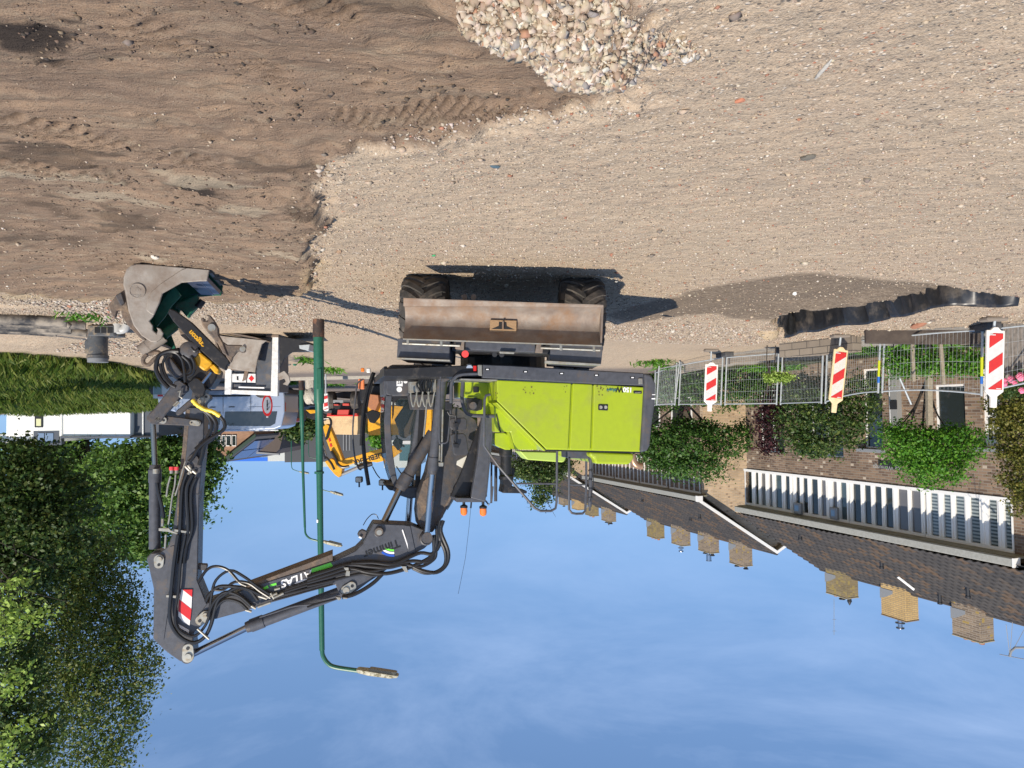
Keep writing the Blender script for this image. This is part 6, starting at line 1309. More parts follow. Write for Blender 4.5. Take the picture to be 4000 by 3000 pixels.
hedge('hedge', 'hedge beyond the fence beside the rear of the excavator', 'hedge', [(2500, 2600, 1450, 1590, 26, .7)], 3500, .08, 'dark', 23, .1)
hedge('shrub', 'shadowed shrub filling the gap between the hedge and mottled tree', 'shrub', [(3040, 3240, 1470, 1560, 20.5, .6)], 4500, .07, 'ivy', 24, .09)
hedge('grass_clump', 'light lime grass clump on the low garden wall', 'plant', [(2990, 3090, 1462, 1492, 17.2, .3)], 1500, .06, 'pale', 25, .05)
hedge('rose_bush', 'rose bush with pink flowers beside the nearest beacon', 'shrub', [(3915, 4010, 1440, 1540, 12.4, .5)], 2500, .05, 'dark', 26, .06)
rb = [o for o in bpy.data.objects if o.name.startswith('rose_bush')][0]
M_PINK = mat('pink_petal', (.85, .22, .36), .6); rs_ = random.Random(9)
for x_, y_, r_ in ((3947, 1482, 14), (3985, 1472, 17), (3925, 1500, 11), (3963, 1497, 10), (3990, 1525, 12), (3925, 1485, 8)):
    c = P(x_, y_, 12.05); k = r_ * 12 / F; mb = MB()
    for i in range(16):
        a = i * 2.4; e_ = .3 + .6 * (i / 16); d = Vector((math.cos(a) * math.sin(e_ * 1.5), -math.cos(e_ * 1.5) * .6 - .2, math.sin(a) * math.sin(e_ * 1.5))); q = c + d * k * .7; s1 = d.orthogonal().normalized() * k * .5; s2 = d.cross(s1).normalized() * k * .5
        mb.add([q - s1 - s2, q + s1 - s2, q + s1 * .8 + s2 + d * k * .2, q - s1 * .8 + s2 + d * k * .2], [(0, 1, 2, 3)])
    mb.build('flower', M_PINK, rb)
# big trees on the world right
def big(lab, blobs, n, size, kind, bx, by, r, seed, clump, extra=None, cat='tree', surf=.7, per=14, droop=.6): return tree('deciduous_tree', lab, cat, blobs, n, size, kind, (bx, by), r, seed, clump, 'trees beside the building site', surf, extra, per, droop=droop)
def Yb(lst, Y_): return [pblob(a, b_, Y_, c, d) for a, b_, c, d in lst]
big('tallest feathery tree, its pointed side leaning towards the excavator elbow', Yb([(300, 2450, 230, 200), (390, 2300, 110, 130), (220, 2250, 160, 150), (380, 2650, 150, 150), (270, 2800, 170, 130), (455, 2480, 75, 120), (530, 2600, 60, 80), (570, 2700, 45, 40), (480, 2780, 70, 70), (430, 2920, 80, 80), (490, 2360, 35, 90), (300, 2980, 150, 60), (150, 2600, 120, 150)], 24) + Yb([(558, 2430, 10, 60), (592, 2570, 18, 55), (585, 2660, 30, 50), (515, 2300, 10, 60), (500, 2860, 40, 50), (610, 2620, 14, 40), (460, 2960, 40, 50), (350, 2180, 60, 100), (425, 2170, 45, 90)], 24), 52000, .105, 'autumn', 18.6, 24.5, .12, 31, .17, surf=.6, per=34, droop=2.2)
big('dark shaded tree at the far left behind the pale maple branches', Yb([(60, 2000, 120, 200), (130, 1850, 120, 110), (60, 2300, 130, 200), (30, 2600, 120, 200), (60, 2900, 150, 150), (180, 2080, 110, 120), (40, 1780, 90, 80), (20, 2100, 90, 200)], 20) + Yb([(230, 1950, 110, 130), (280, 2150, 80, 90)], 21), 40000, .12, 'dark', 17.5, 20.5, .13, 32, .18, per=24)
big('pale leaved maple branches nearest the camera at the left edge', Yb([(40, 2380, 60, 55), (110, 2420, 60, 30), (150, 2395, 40, 20), (30, 2480, 45, 45), (40, 2640, 50, 45), (30, 2700, 50, 30), (110, 2830, 40, 20), (20, 2880, 40, 40), (20, 2960, 40, 30), (90, 2250, 30, 30), (40, 2300, 40, 30)], 13), 1500, .085, 'pale', 13.5, 13.5, .04, 33, .12, surf=.5, per=8)
big('wide green tree behind the white hall, left part', Yb([(200, 1800, 190, 90), (300, 1950, 180, 130), (150, 2000, 160, 140), (250, 2120, 180, 120), (420, 1880, 140, 110)], 52), 30000, .32, 'back', 31, 53, .3, 34, .45, per=26)
big('wide green tree behind the dipper arm beside the brown house', Yb([(600, 1900, 160, 140), (520, 2050, 130, 120), (640, 1780, 150, 70), (720, 1850, 110, 90), (760, 1950, 75, 75), (560, 2150, 70, 60), (790, 1820, 55, 70), (830, 1840, 25, 40), (700, 1760, 130, 50), (480, 1850, 120, 110)], 50), 32000, .30, 'back', 25, 51, .3, 35, .42, per=26)
tree('small_tree', 'small round tree behind the thin lamp posts', 'tree', Yb([(1180, 1675, 48, 30), (1150, 1690, 25, 20), (1210, 1660, 30, 25)], 48), 2600, .28, 'ivy', seed=36, clump=.25, r=.12)
tree('small_tree', 'slim bright green tree seen through the cab', 'tree', Yb([(1478, 1700, 20, 50), (1470, 1665, 16, 20)], 45), 1600, .26, 'bright', seed=37, clump=.2, r=.1)
# grass on the bank
def grass_blades():
    rs = np.random.RandomState(8); k = 90000
    pl = GRASS; x = rs.uniform(5, 26, k * 2); y = rs.uniform(15, 44, k * 2); s = sdf(x, y, pl); inv = (np.abs((2000 - 0) / F * y) + 1 > x); mk = (s < .1) & inv; x = x[mk][:k]; y = y[mk][:k]; s = s[mk][:k]
    z = gh(x, y); h = (.13 + .22 * rs.rand(len(x))) * (1 + .9 * smooth(-1, -7, s)) * (.8 + .5 * (fbm(x, y, 2, 66, 2) > 0)); a = rs.rand(len(x)) * 6.28; w_ = .006 + .0005 * y
    dx, dy = np.cos(a), np.sin(a); lx = rs.normal(size=len(x)) * .28 * h; ly = rs.normal(size=len(x)) * .28 * h; o = np.zeros_like(x)
    V = np.stack([np.stack([x - dx * w_, y - dy * w_, z - .03], 1), np.stack([x + dx * w_, y + dy * w_, z - .03], 1), np.stack([x + lx * .5 + dx * w_ * .7, y + ly * .5 + dy * w_ * .7, z + h * .65], 1), np.stack([x + lx * 1.3, y + ly * 1.3, z + h], 1)], 1)
    o_ = np_mesh('tall_grass', V.reshape(-1, 3), np.arange(len(x) * 4).reshape(-1, 4), leafmat('grass_blade', (.05, .10, .012), (.11, .17, .025), (.20, .22, .05)))
    tag(o_, 'tall green and straw coloured grass on the bank at the far left', kind='stuff')
    # weeds at pavement edges and garden strip
    xs_, ys_ = [], []
    for px_, py_, rx_, k_ in ((1290, 1440, 60, 90), (1310, 1500, 50, 60), (1130, 1490, 30, 160), (1200, 1400, 30, 60), (2560, 1410, 60, 160), (2610, 1425, 40, 120), (3420, 1360, 120, 260), (3060, 1430, 90, 700), (2960, 1432, 60, 300), (760, 1395, 60, 100), (340, 1230, 60, 60), (3960, 1320, 60, 900), (3620, 1345, 100, 200)):
        c = GH(px_, py_); q = rx_ * c.y / F; xs_.append(c.x + rs.normal(size=k_) * q * .5); ys_.append(c.y + rs.normal(size=k_) * .25)
    x = np.concatenate(xs_); y = np.concatenate(ys_); z = gh(x, y); h = .05 + .13 * rs.rand(len(x)); a = rs.rand(len(x)) * 6.28; w_ = .008 + .0007 * y; dx, dy = np.cos(a), np.sin(a); lx, ly = rs.normal(size=len(x)) * .08, rs.normal(size=len(x)) * .08
    V = np.stack([np.stack([x - dx * w_, y - dy * w_, z], 1), np.stack([x + dx * w_, y + dy * w_, z], 1), np.stack([x + lx + dx * w_, y + ly, z + h * .7], 1), np.stack([x + lx * 2, y + ly * 2, z + h], 1)], 1)
    tag(np_mesh('weeds', V.reshape(-1, 3), np.arange(len(x) * 4).reshape(-1, 4), LEAF['bright']), 'low weeds along the pavement edges', kind='stuff')
grass_blades()
# ------------------------------------------------------------------ street lamps
M_POST = mat('green_post_paint', (.015, .10, .06), .38, noise=(.02, .115, .07), dirt=(.10, .10, .09), dirt_lo=.66, dirt_hi=.76, dscale=5)
M_BASE = mat('post_base', (.05, .035, .03), .7, dirt=(.28, .13, .07), dirt_lo=.5, dirt_hi=.7, dscale=6)
M_LAMPH = mat('lamp_housing', (.42, .40, .30), .6, dirt=(.16, .14, .08), dirt_lo=.48, dirt_hi=.6, dscale=14)
M_GAL = mat('galvanised', (.50, .54, .55), .42, .25, noise=(.42, .45, .46))
def street_lamp(pole, arm, head, Y_, r, label, base_to=None, hw=.11):
    """pole: picture points ground to bend; arm points; head ends"""
    b = P(*pole[0], Y_); g = float(gh(b.x, b.y)); b.z = g; th = thing('street_lamp', b, label, 'street lamp', 'green street lamps')
    pts = [b] + [P(*q, Y_) for q in pole[1:]]; k = len(pts)
    pts2 = [pts[0] + (pts[1] - pts[0]) * f for f in (0, .11, .12, .5, .51, 1)] + pts[2:]
    MB().tube([pts2[0] - EZ * .1, pts2[1]], r * 1.1, 14).build('post_base', M_BASE, th, smooth_=True)
    rs__ = [r * 1.02, r, r * .98, r * .78, r * .6] + [r * .5] * (len(pts2) - 6)
    MB().tube(pts2[1:], rs__, 14).build('post', M_POST, th, smooth_=True)
    ap = spline([P(*q, Y_) for q in arm], 5); MB().tube(ap, r * .42, 10).build('arm', M_POST, th, smooth_=True)
    a, c = P(*head[0], Y_), P(*head[1], Y_); d = (c - a).normalized(); ln = (c - a).length; s_ = EZ.cross(d).normalized(); u = d.cross(s_) * (1 if d.cross(s_).z > 0 else -1)
    hh = hw * .95; rings = []
    for f, w_, t_ in ((0, .5, .55), (.04, .85, .8), (.3, 1, 1), (.8, 1, .9), (.96, .8, .6), (1, .5, .3)):
        p = a + d * ln * f; rings.append([p + s_ * (hw * w_ * x) + u * (hh * t_ * z) for x, z in ((-1, .0), (-.8, .6), (-.3, .9), (.3, .9), (.8, .6), (1, 0), (1, -.15), (-1, -.15))])
    hd = MB().loft(rings).build('lamp_head', M_LAMPH, th, smooth_=True)
    rings = []
    for f, w_ in ((.3, .6), (.34, .85), (.9, .85), (.95, .6)):
        p = a + d * ln * f - u * hh * .15; rings.append([p + s_ * (hw * w_ * x) + u * (hh * z) for x, z in ((-1, 0), (-.7, -.45), (.7, -.45), (1, 0))])
    MB().loft(rings).build('lamp_bowl', mat('lamp_bowl', (.18, .19, .17), .25), hd, smooth_=True)
    return th
L1Y = 14.6
l1 = street_lamp([(1244, 1262), (1249, 1900), (1258, 2540)], [(1258, 2535), (1262, 2562), (1280, 2590), (1310, 2606), (1400, 2620)], [(1395, 2612), (1557, 2637)], L1Y, .105, 'tallest green street lamp with a rusty foot, its arm reaching over the excavator boom')
MB().cyl(P(1247, 1842, L1Y), P(1247, 1850, L1Y), .095, n=14).build('post_collar', M_POST, l1)
MB().box(P(1246, 1480, L1Y - .10), (.09, .02, .42)).build('hatch', M_POST, l1, bev=.006); MB().box(P(1240, 2036, L1Y - .06), (.03, .02, .06)).build('sticker', M_WLET, l1)
street_lamp([(1176, 1478), (1184, 1850), (1191, 2060)], [(1191, 2055), (1194, 2085), (1210, 2103), (1235, 2111), (1264, 2118)], [(1262, 2112), (1337, 2131)], 27, .085, 'second green street lamp, thinner, just left of the tallest one')
street_lamp([(1139, 1560), (1138, 1700), (1138, 1815)], [(1138, 1812), (1141, 1829), (1150, 1836), (1172, 1843)], [(1170, 1841), (1207, 1849)], 50, .06, 'third thin street lamp carrying a small white sign on its post')
street_lamp([(1203, 1570), (1204, 1700), (1205, 1770)], [(1205, 1768), (1208, 1783), (1218, 1788), (1240, 1793)], [(1238, 1791), (1262, 1796)], 70, .06, 'distant street lamp half hidden behind the tallest lamp post')
street_lamp([(1245, 1560), (1246, 1800), (1246, 1895)], [(1246, 1893), (1249, 1908), (1262, 1914), (1292, 1922)], [(1290, 1918), (1341, 1934)], 38, .06, 'street lamp directly behind the tallest post, only its head showing')
def sign_disc(nm, c, r, rx, mt, off, parent, th_=.012):
    pts = [c + Vector((rx * r * math.cos(a), -off, r * math.sin(a))) for a in [k * math.pi / 14 for k in range(28)]]; return MB().prism(pts, (0, th_, 0)).build(nm, mt, parent)
# white plate on the third lamp
c = P(1148, 1670, 49.7); mb = MB(); mb.box(c, (.36, .02, .52)); g_ = thing('small_sign', (c.x, c.y, c.z), 'small white sign with a grey diagonal bar on the third lamp post', 'sign'); pl_ = mb.build('sign_plate', M_WHITE, g_, bev=.04)
MB().prism([c + Vector((a, -.014, b_)) for a, b_ in ((-.14, -.17), (-.11, -.20), (.14, .17), (.11, .20))], (0, .003, 0)).build('slash', M_GAL, pl_)
# round red ringed sign
c = P(1046, 1583, 19.5); b = Vector((c.x, c.y, float(gh(c.x, c.y)))); sg = thing('traffic_sign', b, 'round red ringed traffic sign turned edgeways in front of the silver van', 'traffic sign')
MB().tube([b, P(1045, 1632, 19.5)], .03, 10).build('sign_post', M_GAL, sg, smooth_=True)
sx = .36
MB().prism([c + Vector((sx * .30 * math.cos(a), -.04 - .1 * math.cos(a), .30 * math.sin(a))) for a in [k * math.pi / 14 for k in range(28)]], (0, .02, 0)).build('red_ring', M_RED, sg)
fcd = MB().prism([c + Vector((sx * .225 * math.cos(a), -.046 - .08 * math.cos(a), .225 * math.sin(a))) for a in [k * math.pi / 14 for k in range(28)]], (0, .02, 0)).build('sign_face', mat('sign_grey', (.48, .50, .53), .4), sg)
mb = MB(); mb.prism([c + Vector((sx * x, -.052 - .2 * x, z)) for x, z in ((-.025, -.14), (.03, -.14), (.03, .06), (-.025, .06))], (0, .004, 0)); mb.build('pictogram', M_WIRE, fcd)
mb = MB(); mb.prism([c + Vector((sx * x, -.052 - .2 * x, z)) for x, z in ((-.09, -.06), (.0, .05), (.09, -.06), (.0, .0))], (0, .004, 0)); mb.build('pictogram', M_WIRE, fcd); MB().cyl(c + Vector((0, -.05, .11)), c + Vector((0, -.06, .11)), .03).build('pictogram', M_WIRE, fcd)
# ------------------------------------------------------------------ beacons
M_BWHITE = mat('beacon_white', (.82, .80, .76), .5, noise=(.74, .71, .65)); M_BYEL = mat('beacon_yellowed', (.80, .66, .40), .5, noise=(.70, .55, .30))
M_BRED = mat('beacon_red', (.60, .035, .03), .35, noise=(.55, .03, .03)); M_REFL = mat('beacon_foil', (.66, .66, .64), .3, noise=(.6, .6, .58))
def beacon(p0, p1, w_px, Y_, label, frame, plate_tint):
    """p0 foot end, p1 neck end in the picture; board hangs between"""
    a, b_ = P(*p0, Y_), P(*p1, Y_); u = (b_ - a); ln = u.length; u.normalize(); x = Vector((1, 0, 0)); x = (x - u * x.dot(u)).normalized(); n = u.cross(x); n = n if n.y < 0 else -n
    w_ = w_px * Y_ / F; g = float(gh(a.x, a.y)); th = thing('beacon', (a.x, a.y, g), label, 'beacon', 'red and white beacons along the fence')
    q = lambda s, t, o=0: a + x * (w_ * s) + u * (ln * t) + n * o
    MB().prism([q(-.5, .04), q(-.3, .04), q(-.12, 0), q(.12, 0), q(.3, .04), q(.5, .04), q(.5, .80), q(.22, .86), q(.20, 1), q(-.14, 1), q(-.16, .86), q(-.5, .80)], -n * .05).build('board_frame', frame, th, bev=.012, seg=2)
    fp = MB().prism([q(-.38, .08, .004), q(.38, .08, .004), q(.38, .78, .004), q(-.38, .78, .004)], -n * .01).build('foil', plate_tint, th)
    for k, (c0, c1) in enumerate(((.055, .205), (.375, .525), (.705, .86))):
        base_ = [(-.38, .08), (.38, .08), (.38, .78), (-.38, .78)]; sl = .165   # stripe line: t - sl*s
        pg = clip(clip(base_, -sl, 1, c1), sl, -1, -c0)
        if len(pg) > 2: MB().prism([q(s_, t_, .008) for s_, t_ in pg], -n * .003).build('red_stripe', M_BRED, fp)
    for t_ in (.095, .76): MB().prism([q(-.32 if t_ > .5 else .05, t_, .012), q(-.05 if t_ > .5 else .33, t_, .012), q(-.05 if t_ > .5 else .33, t_ + .012, .012), q(-.32 if t_ > .5 else .05, t_ + .012, .012)], -n * .003).build('small_print', M_REFL, fp)
    MB().box((a.x, a.y + .06, g + .03), (.34, .24, .07)).build('foot', mat('dusty_foot', (.20, .17, .14), .9), th, bev=.02)
    MB().cyl((a.x, a.y + .03, g + .05), a + u * .3 - n * .08 + Vector((0, .02, 0)), .02).build('foot_tube', M_GAL, th)
    return th, q
beacon((3892, 1277), (3885, 1592), 70, 11.5, 'nearest beacon with clean stripes, between a fence post and the pink roses', M_BWHITE, M_REFL)
b2_, q2_ = beacon((3288, 1355), (3260, 1612), 55, 14.6, 'yellowed leaning beacon in front of the mottled tree', M_BYEL, mat('yellowed_foil', (.62, .58, .48), .35, noise=(.66, .64, .60)))
beacon((2781, 1415), (2774, 1607), 50, 18.6, 'farthest beacon, nearest to the excavator tail, dark red stripes', M_BWHITE, M_REFL)
# ------------------------------------------------------------------ mesh fence panels
def fence_panel(a0, a1, t0, t1, label, sag=0):
    """a0,a1 base picture points with depths; t0,t1 tops"""
    A0, A1 = P(a0[0], a0[1], a0[2]), P(a1[0], a1[1], a1[2]); B0, B1 = P(t0[0], t0[1], a0[2]), P(t1[0], t1[1], a1[2])
    A0.z = max(A0.z, float(gh(A0.x, A0.y)) + .02); A1.z = max(A1.z, float(gh(A1.x, A1.y)) + .02)
    th = thing('mesh_fence', A0, label, 'fence panel', 'steel mesh fence panels along the gardens')
    mid_t = (B0 + B1) / 2 - EZ * sag; mid_b = (A0 + A1) / 2 - EZ * sag * .5
    for nm, q in (('post', [A0, B0]), ('post', [A1, B1])): MB().tube(q, .021, 8).build(nm, M_GAL, th, smooth_=True)
    up_ = lambda f, t: ((A0 + (A1 - A0) * f) * (1 - t) + (B0 + (B1 - B0) * f) * t) - EZ * (sag * 4 * f * (1 - f) * (.4 + .6 * t))
    for t in (.97, .07): MB().tube([up_(f / 8, t) for f in range(9)], .017, 6).build('rail', M_GAL, th, smooth_=True)
    mb = MB(); ln = (A1 - A0).length; n_ = int(ln / .075)
    for i in range(1, n_): mb.tube([up_(i / n_, .07), up_(i / n_, .97)], .0019, 3, cap=False)
    for t in (.3, .52, .74, .9): mb.tube([up_(f / 6, t) for f in range(7)], .0026, 3, cap=False)
    mb.build('wire_mesh', M_GAL, th, uv=False)
    return th
FP = [((3845, 1250, 12.4), (3842, 1548)), ((3447, 1288, 14.2), (3438, 1536)), ((3224, 1333, 16.1), (3216, 1577)), ((3050, 1362, 18.2), (3041, 1582)), ((2832, 1382, 19.6), (2824, 1584)), ((2652, 1412, 21.6), (2644, 1584)), ((2552, 1440, 24), (2548, 1586))]
labs = ['mesh fence panel left of the nearest beacon, in front of the bright hedge', 'mesh fence panel behind the yellowed beacon', 'mesh fence panel between the yellowed beacon and the lime grass clump', 'mesh fence panel with the farthest beacon before it', 'mesh fence panel just left of the farthest beacon', 'leaning mesh fence panel beside the excavator tail']
for i in range(6):
    (a1, t1_), (a0, t0_) = FP[i], FP[i + 1]; fence_panel((a0[0] + 8, a0[1], a0[2]), (a1[0] - 8, a1[1], a1[2]), (t0_[0] + 8, t0_[1]), (t1_[0] - 8, t1_[1]), labs[i], .05 if i < 2 else 0)
fence_panel((3862, 1250, 12.3), (4120, 1205, 11.4), (3856, 1536), (4120, 1478), 'mesh fence panel cut by the photo edge, crossing the nearest beacon')
fence_panel((2655, 1412, 21.3), (2575, 1430, 20.8), (2636, 1580), (2565, 1584), 'short skewed fence panel overlapping the one beside the excavator tail')
M_RUB = mat('black_rubber', (.045, .045, .05), .8, noise=(.08, .08, .08))
for i, (x_, y_, Y_) in enumerate(((3847, 1250, 12.4), (3447, 1288, 14.2), (3224, 1333, 16.1), (3050, 1362, 18.2), (2832, 1382, 19.6))):
    p = P(x_, y_, Y_); g = float(gh(p.x, p.y)); a = (.2, -.15, .1, .3, -.1)[i]
    o = MB().box((p.x + .02, p.y - .03, g + .06), (.24, .72, .13), X=(math.cos(a), math.sin(a), 0)).build('rubber_block', M_RUB, bev=.03, seg=2)
    tag(o, ['black rubber foot under the post beside the nearest beacon', 'black rubber foot under the post at the bright hedge end', 'black rubber foot under the post behind the yellowed beacon', 'black rubber foot under the post before the purple shrub', 'black rubber foot under the post near the farthest beacon'][i], 'fence foot', 'rubber feet under the fence')
for i, (y0, y1, c_) in enumerate(((1395, 1470, (.55, .60, .02)), (1472, 1500, (.03, .16, .55)))):   # painted bands on the posts
    for (a1, t1_) in FP[:2]:
        f0, f1 = (y0 - 1250) / 298, (y1 - 1250) / 298; A, B = P(a1[0] - 8, a1[1], a1[2]), P(t1_[0] - 8, t1_[1], a1[2]); tp = [o for o in bpy.data.objects if o.name.startswith('mesh_fence') and not o.parent][FP.index((a1, t1_))]
        MB().tube([A + (B - A) * f0, A + (B - A) * f1], .023, 8).build('paint_band', mat('band_paint', c_, .5), tp, smooth_=True)
# ------------------------------------------------------------------ garden edges
def wall_strip(name, label, cat, pts, h, th_, mt, lift=0):
    a = [Vector((p.x, p.y, float(gh(p.x, p.y)))) for p in pts]; rings = []
    for i, p in enumerate(a):
        t_ = (a[min(i + 1, len(a) - 1)] - a[max(i - 1, 0)]); t_.z = 0; t_.normalize(); s_ = Vector((-t_.y, t_.x, 0)) * th_ / 2
        rings.append([p - s_ - EZ * .1, p + s_ - EZ * .1, p + s_ + EZ * h, p - s_ + EZ * h])
    o = MB().loft(rings).build(name, mt, bev=.008); ORG[o.name] = Vector(); return tag(o, label, cat)
M_SLEEP = mat('dark_timber', (.055, .042, .035), .85, noise=(.09, .07, .055), bump=.4, bscale=12)
wall_strip('sleeper_wall', 'long dark timber edging under the bright hedge', 'garden wall', [P(3380, 1345, 13.9), P(3560, 1345, 13.7), P(3700, 1345, 13.4), P(3835, 1340, 13.1)], .26, .14, M_SLEEP)
wall_strip('brick_edging', 'low pale brick garden wall beyond the far fence panels', 'garden wall', [P(2650, 1425, 23), P(2850, 1420, 20.6), P(3020, 1420, 19)], .22, .12, brickmat('edging_brick', (.40, .33, .26), (.30, .25, .20), (.35, .32, .28)))
wall_strip('stone_step', 'stacked stone blocks between the lime grass and the dark timber edging', 'garden wall', [P(3060, 1400, 16.6), P(3180, 1395, 15.8), P(3350, 1380, 14.7)], .34, .25, brickmat('block_stone', (.34, .29, .23), (.25, .21, .17), (.10, .09, .08), w_=.42, h_=.15))
for i, (x_, y0, y1, w_, Y_, lb) in enumerate(((3566, 1410, 1490, .06, 13.9, 'thin weathered wooden post in the bright hedge'), (3628, 1395, 1660, .10, 14.6, 'tall weathered wooden post beside the dark house window'), (3677, 1465, 1500, .06, 13.9, 'short slanted wooden post near the hedge top'))):
    a, b_ = P(x_, y0, Y_), P(x_ + (3 if i != 2 else 9), y1, Y_); a.z = float(gh(a.x, a.y)); o = MB().prism([a + Vector(q) * w_ / 2 for q in ((-1, -1, 0), (1, -1, 0), (1, 1, 0), (-1, 1, 0))], b_ - a).build('garden_stake', mat('grey_timber', (.34, .29, .21), .85, noise=(.26, .22, .16), bump=.3), bev=.006); tag(o, lb, 'post')
a, b_ = P(3514, 1475, 14.4), P(3560, 1580, 14.4); o = MB().cyl(a, b_, .018).build('leaning_pole', M_GAL); tag(o, 'thin grey pole leaning against the brick wall by the porch column', 'pole'); MB().cyl(Vector((a.x - .02, a.y, float(gh(a.x, a.y)))), a, .018)
# picket fence
pf = thing('picket_fence', GH(3950, 1330), 'weathered grey picket fence under the pink roses', 'fence'); mb = MB(); k = 0
for i in range(12):
    x_ = 3930 + i * 13; a = P(x_, 1385 - i * 1.5, 12.2); g = float(gh(a.x, a.y)); top = P(x_, 1478 - i * .8, 12.2).z
    MB().prism([Vector((a.x - .025, a.y, g)), Vector((a.x + .025, a.y, g)), Vector((a.x + .025, a.y, top)), Vector((a.x, a.y, top + .03)), Vector((a.x - .025, a.y, top))], (0, .018, 0)).build('picket', mat('picket_timber', (.24, .21, .18), .9, noise=(.17, .15, .13)) if i == 0 else bpy.data.materials['picket_timber'], pf)
MB().tube([P(3925, 1455, 12.28), P(4090, 1445, 12.28)], .02, 4).build('fence_rail', bpy.data.materials['picket_timber'], pf)
# ------------------------------------------------------------------ attachments lying behind the excavator
TY = 16.6
def fp_(nm, pts, Y_, d, mt, par, f=None, bev=.006, dx=0): return MB().prism([P(*(f(*q) if f else q), Y_) for q in pts], (dx, d, 0)).build(nm, mt, par, bev=bev)
tk = thing('fuel_tank', GH(1000, 1318), 'dark grey fuel tank in a white post frame, carrying hazard stickers', 'tank')
M_TANK = mat('tank_grey', (.085, .095, .115), .5, dirt=(.20, .16, .12), dirt_lo=.5, dirt_hi=.75, dscale=4)
fp_('tank_body', [(905, 1400), (905, 1458), (1000, 1458), (1000, 1500), (900, 1500), (900, 1530), (1064, 1530), (1064, 1318), (1012, 1318), (1000, 1400)], TY, 1.2, M_TANK, tk)
fp_('tank_front', [(1003, 1318), (1062, 1320), (1062, 1500), (1000, 1500)], TY - .03, .05, M_TANK, tk)
for q in ([(879, 1439), (905, 1441), (902, 1541), (877, 1540)], [(1064, 1315), (1087, 1315), (1086, 1450), (1084, 1548), (1057, 1546), (1060, 1450)]): fp_('frame_post', q, TY - .08, .12, M_WHITE, tk)
for q in ([(900, 1522), (1060, 1528), (1060, 1545), (900, 1538)],): fp_('frame_beam', q, TY - .07, .1, M_WHITE, tk)
fp_('rust_edge', [(1040, 1308), (1088, 1308), (1088, 1318), (1040, 1317)], TY - .09, .1, M_RUST, tk)
hz_ = fp_('hazard_panel', [(906, 1461), (962, 1460), (961, 1494), (907, 1493)], TY - .06, .02, M_WHITE, tk, bev=0); h2_ = fp_('hazard_panel', [(966, 1460), (998, 1460), (998, 1495), (965, 1494)], TY - .06, .02, M_WHITE, tk, bev=0)
fp_('hazard_diamond', [(982, 1466), (993, 1478), (982, 1491), (971, 1478)], TY - .064, .003, M_RED, h2_, bev=0); fp_('hazard_mark', [(920, 1468), (930, 1476), (922, 1486), (912, 1477)], TY - .064, .003, M_REFL, hz_, bev=0); fp_('hazard_mark', [(925, 1470), (931, 1470), (931, 1486), (925, 1484)], TY - .067, .003, M_WIRE, hz_, bev=0)
for x_ in (909, 938, 966, 985): fp_('hazard_caption', [(x_, 1455), (x_ + 12, 1455), (x_ + 12, 1458), (x_, 1458)], TY - .066, .003, M_WIRE, tk, bev=0)
fp_('rusty_handle', [(957, 1424), (972, 1424), (970, 1450), (962, 1482), (945, 1490), (950, 1470), (956, 1445)], TY - .1, .03, M_RUST, tk); fp_('rust_strip', [(900, 1438), (998, 1443), (998, 1450), (900, 1446)], TY - .08, .03, M_RUST, tk)
fp_('slot', [(932, 1510), (1032, 1513), (1032, 1518), (932, 1515)], TY - .06, .02, M_WLET, tk, bev=0)
dk = thing('ditching_bucket', GH(950, 1300), 'wide brown ditching bucket lying in front of the fuel tank', 'bucket')
fp_('bucket_side', [(855, 1310), (900, 1316), (1040, 1330), (1022, 1344), (1006, 1400), (996, 1455), (900, 1440), (892, 1405), (880, 1380), (858, 1320)], TY - .35, .05, M_STEEL, dk)
def arcshell():
    pts = [(1036, 1330), (1000, 1318), (950, 1308), (900, 1300), (850, 1296), (835, 1320), (850, 1370), (870, 1400), (890, 1430)]; rings = []
    q = [P(*p, TY - .33) for p in pts]; c = P(930, 1380, TY - .33); r = q + [p + (c - p).normalized() * .04 for p in q][::-1]
    return MB().loft([r, [p + Vector((-.1, 1.0, .02)) for p in r]]).build('bucket_shell', M_BROWN, dk, smooth_=True, ang=50)
arcshell(); fp_('bucket_back', [(842, 1262), (980, 1262), (1045, 1290), (1040, 1322), (860, 1306)], TY + .2, .5, M_BROWN, dk, bev=.02); MB().cyl(P(950, 1361, TY - .4), P(950, 1361, TY - .3), .05).build('pivot', M_RUST, dk, smooth_=True)
bb = thing('toothed_bucket', GH(1150, 1330), 'black bucket with grey cutting edge lying beside the fuel tank', 'bucket')
fp_('bucket_side', [(1090, 1316), (1130, 1320), (1180, 1328), (1210, 1338), (1208, 1362), (1186, 1372), (1140, 1376), (1112, 1396), (1092, 1440)], 16.2, .06, M_BLACK, bb); fp_('bucket_floor', [(1090, 1316), (1205, 1336), (1200, 1345), (1090, 1326)], 16.25, .8, M_BLACK, bb)
fp_('bucket_side', [(1090, 1316), (1130, 1320), (1180, 1328), (1210, 1338), (1208, 1362), (1186, 1372), (1140, 1376), (1112, 1396), (1092, 1440)], 17.0, .06, M_BLACK, bb)
fp_('cutting_edge', [(1168, 1348), (1210, 1345), (1205, 1370), (1170, 1362)], 16.15, .9, M_GAL, bb)
hk = fp_('hook_plate', [(1086, 1460), (1110, 1448), (1128, 1468), (1133, 1490), (1122, 1506), (1104, 1500), (1116, 1490), (1110, 1478), (1088, 1486)], 16.4, .05, M_STEEL, None); tag(hk, 'grey curled steel hook plate beside the tank frame top', 'hook plate')
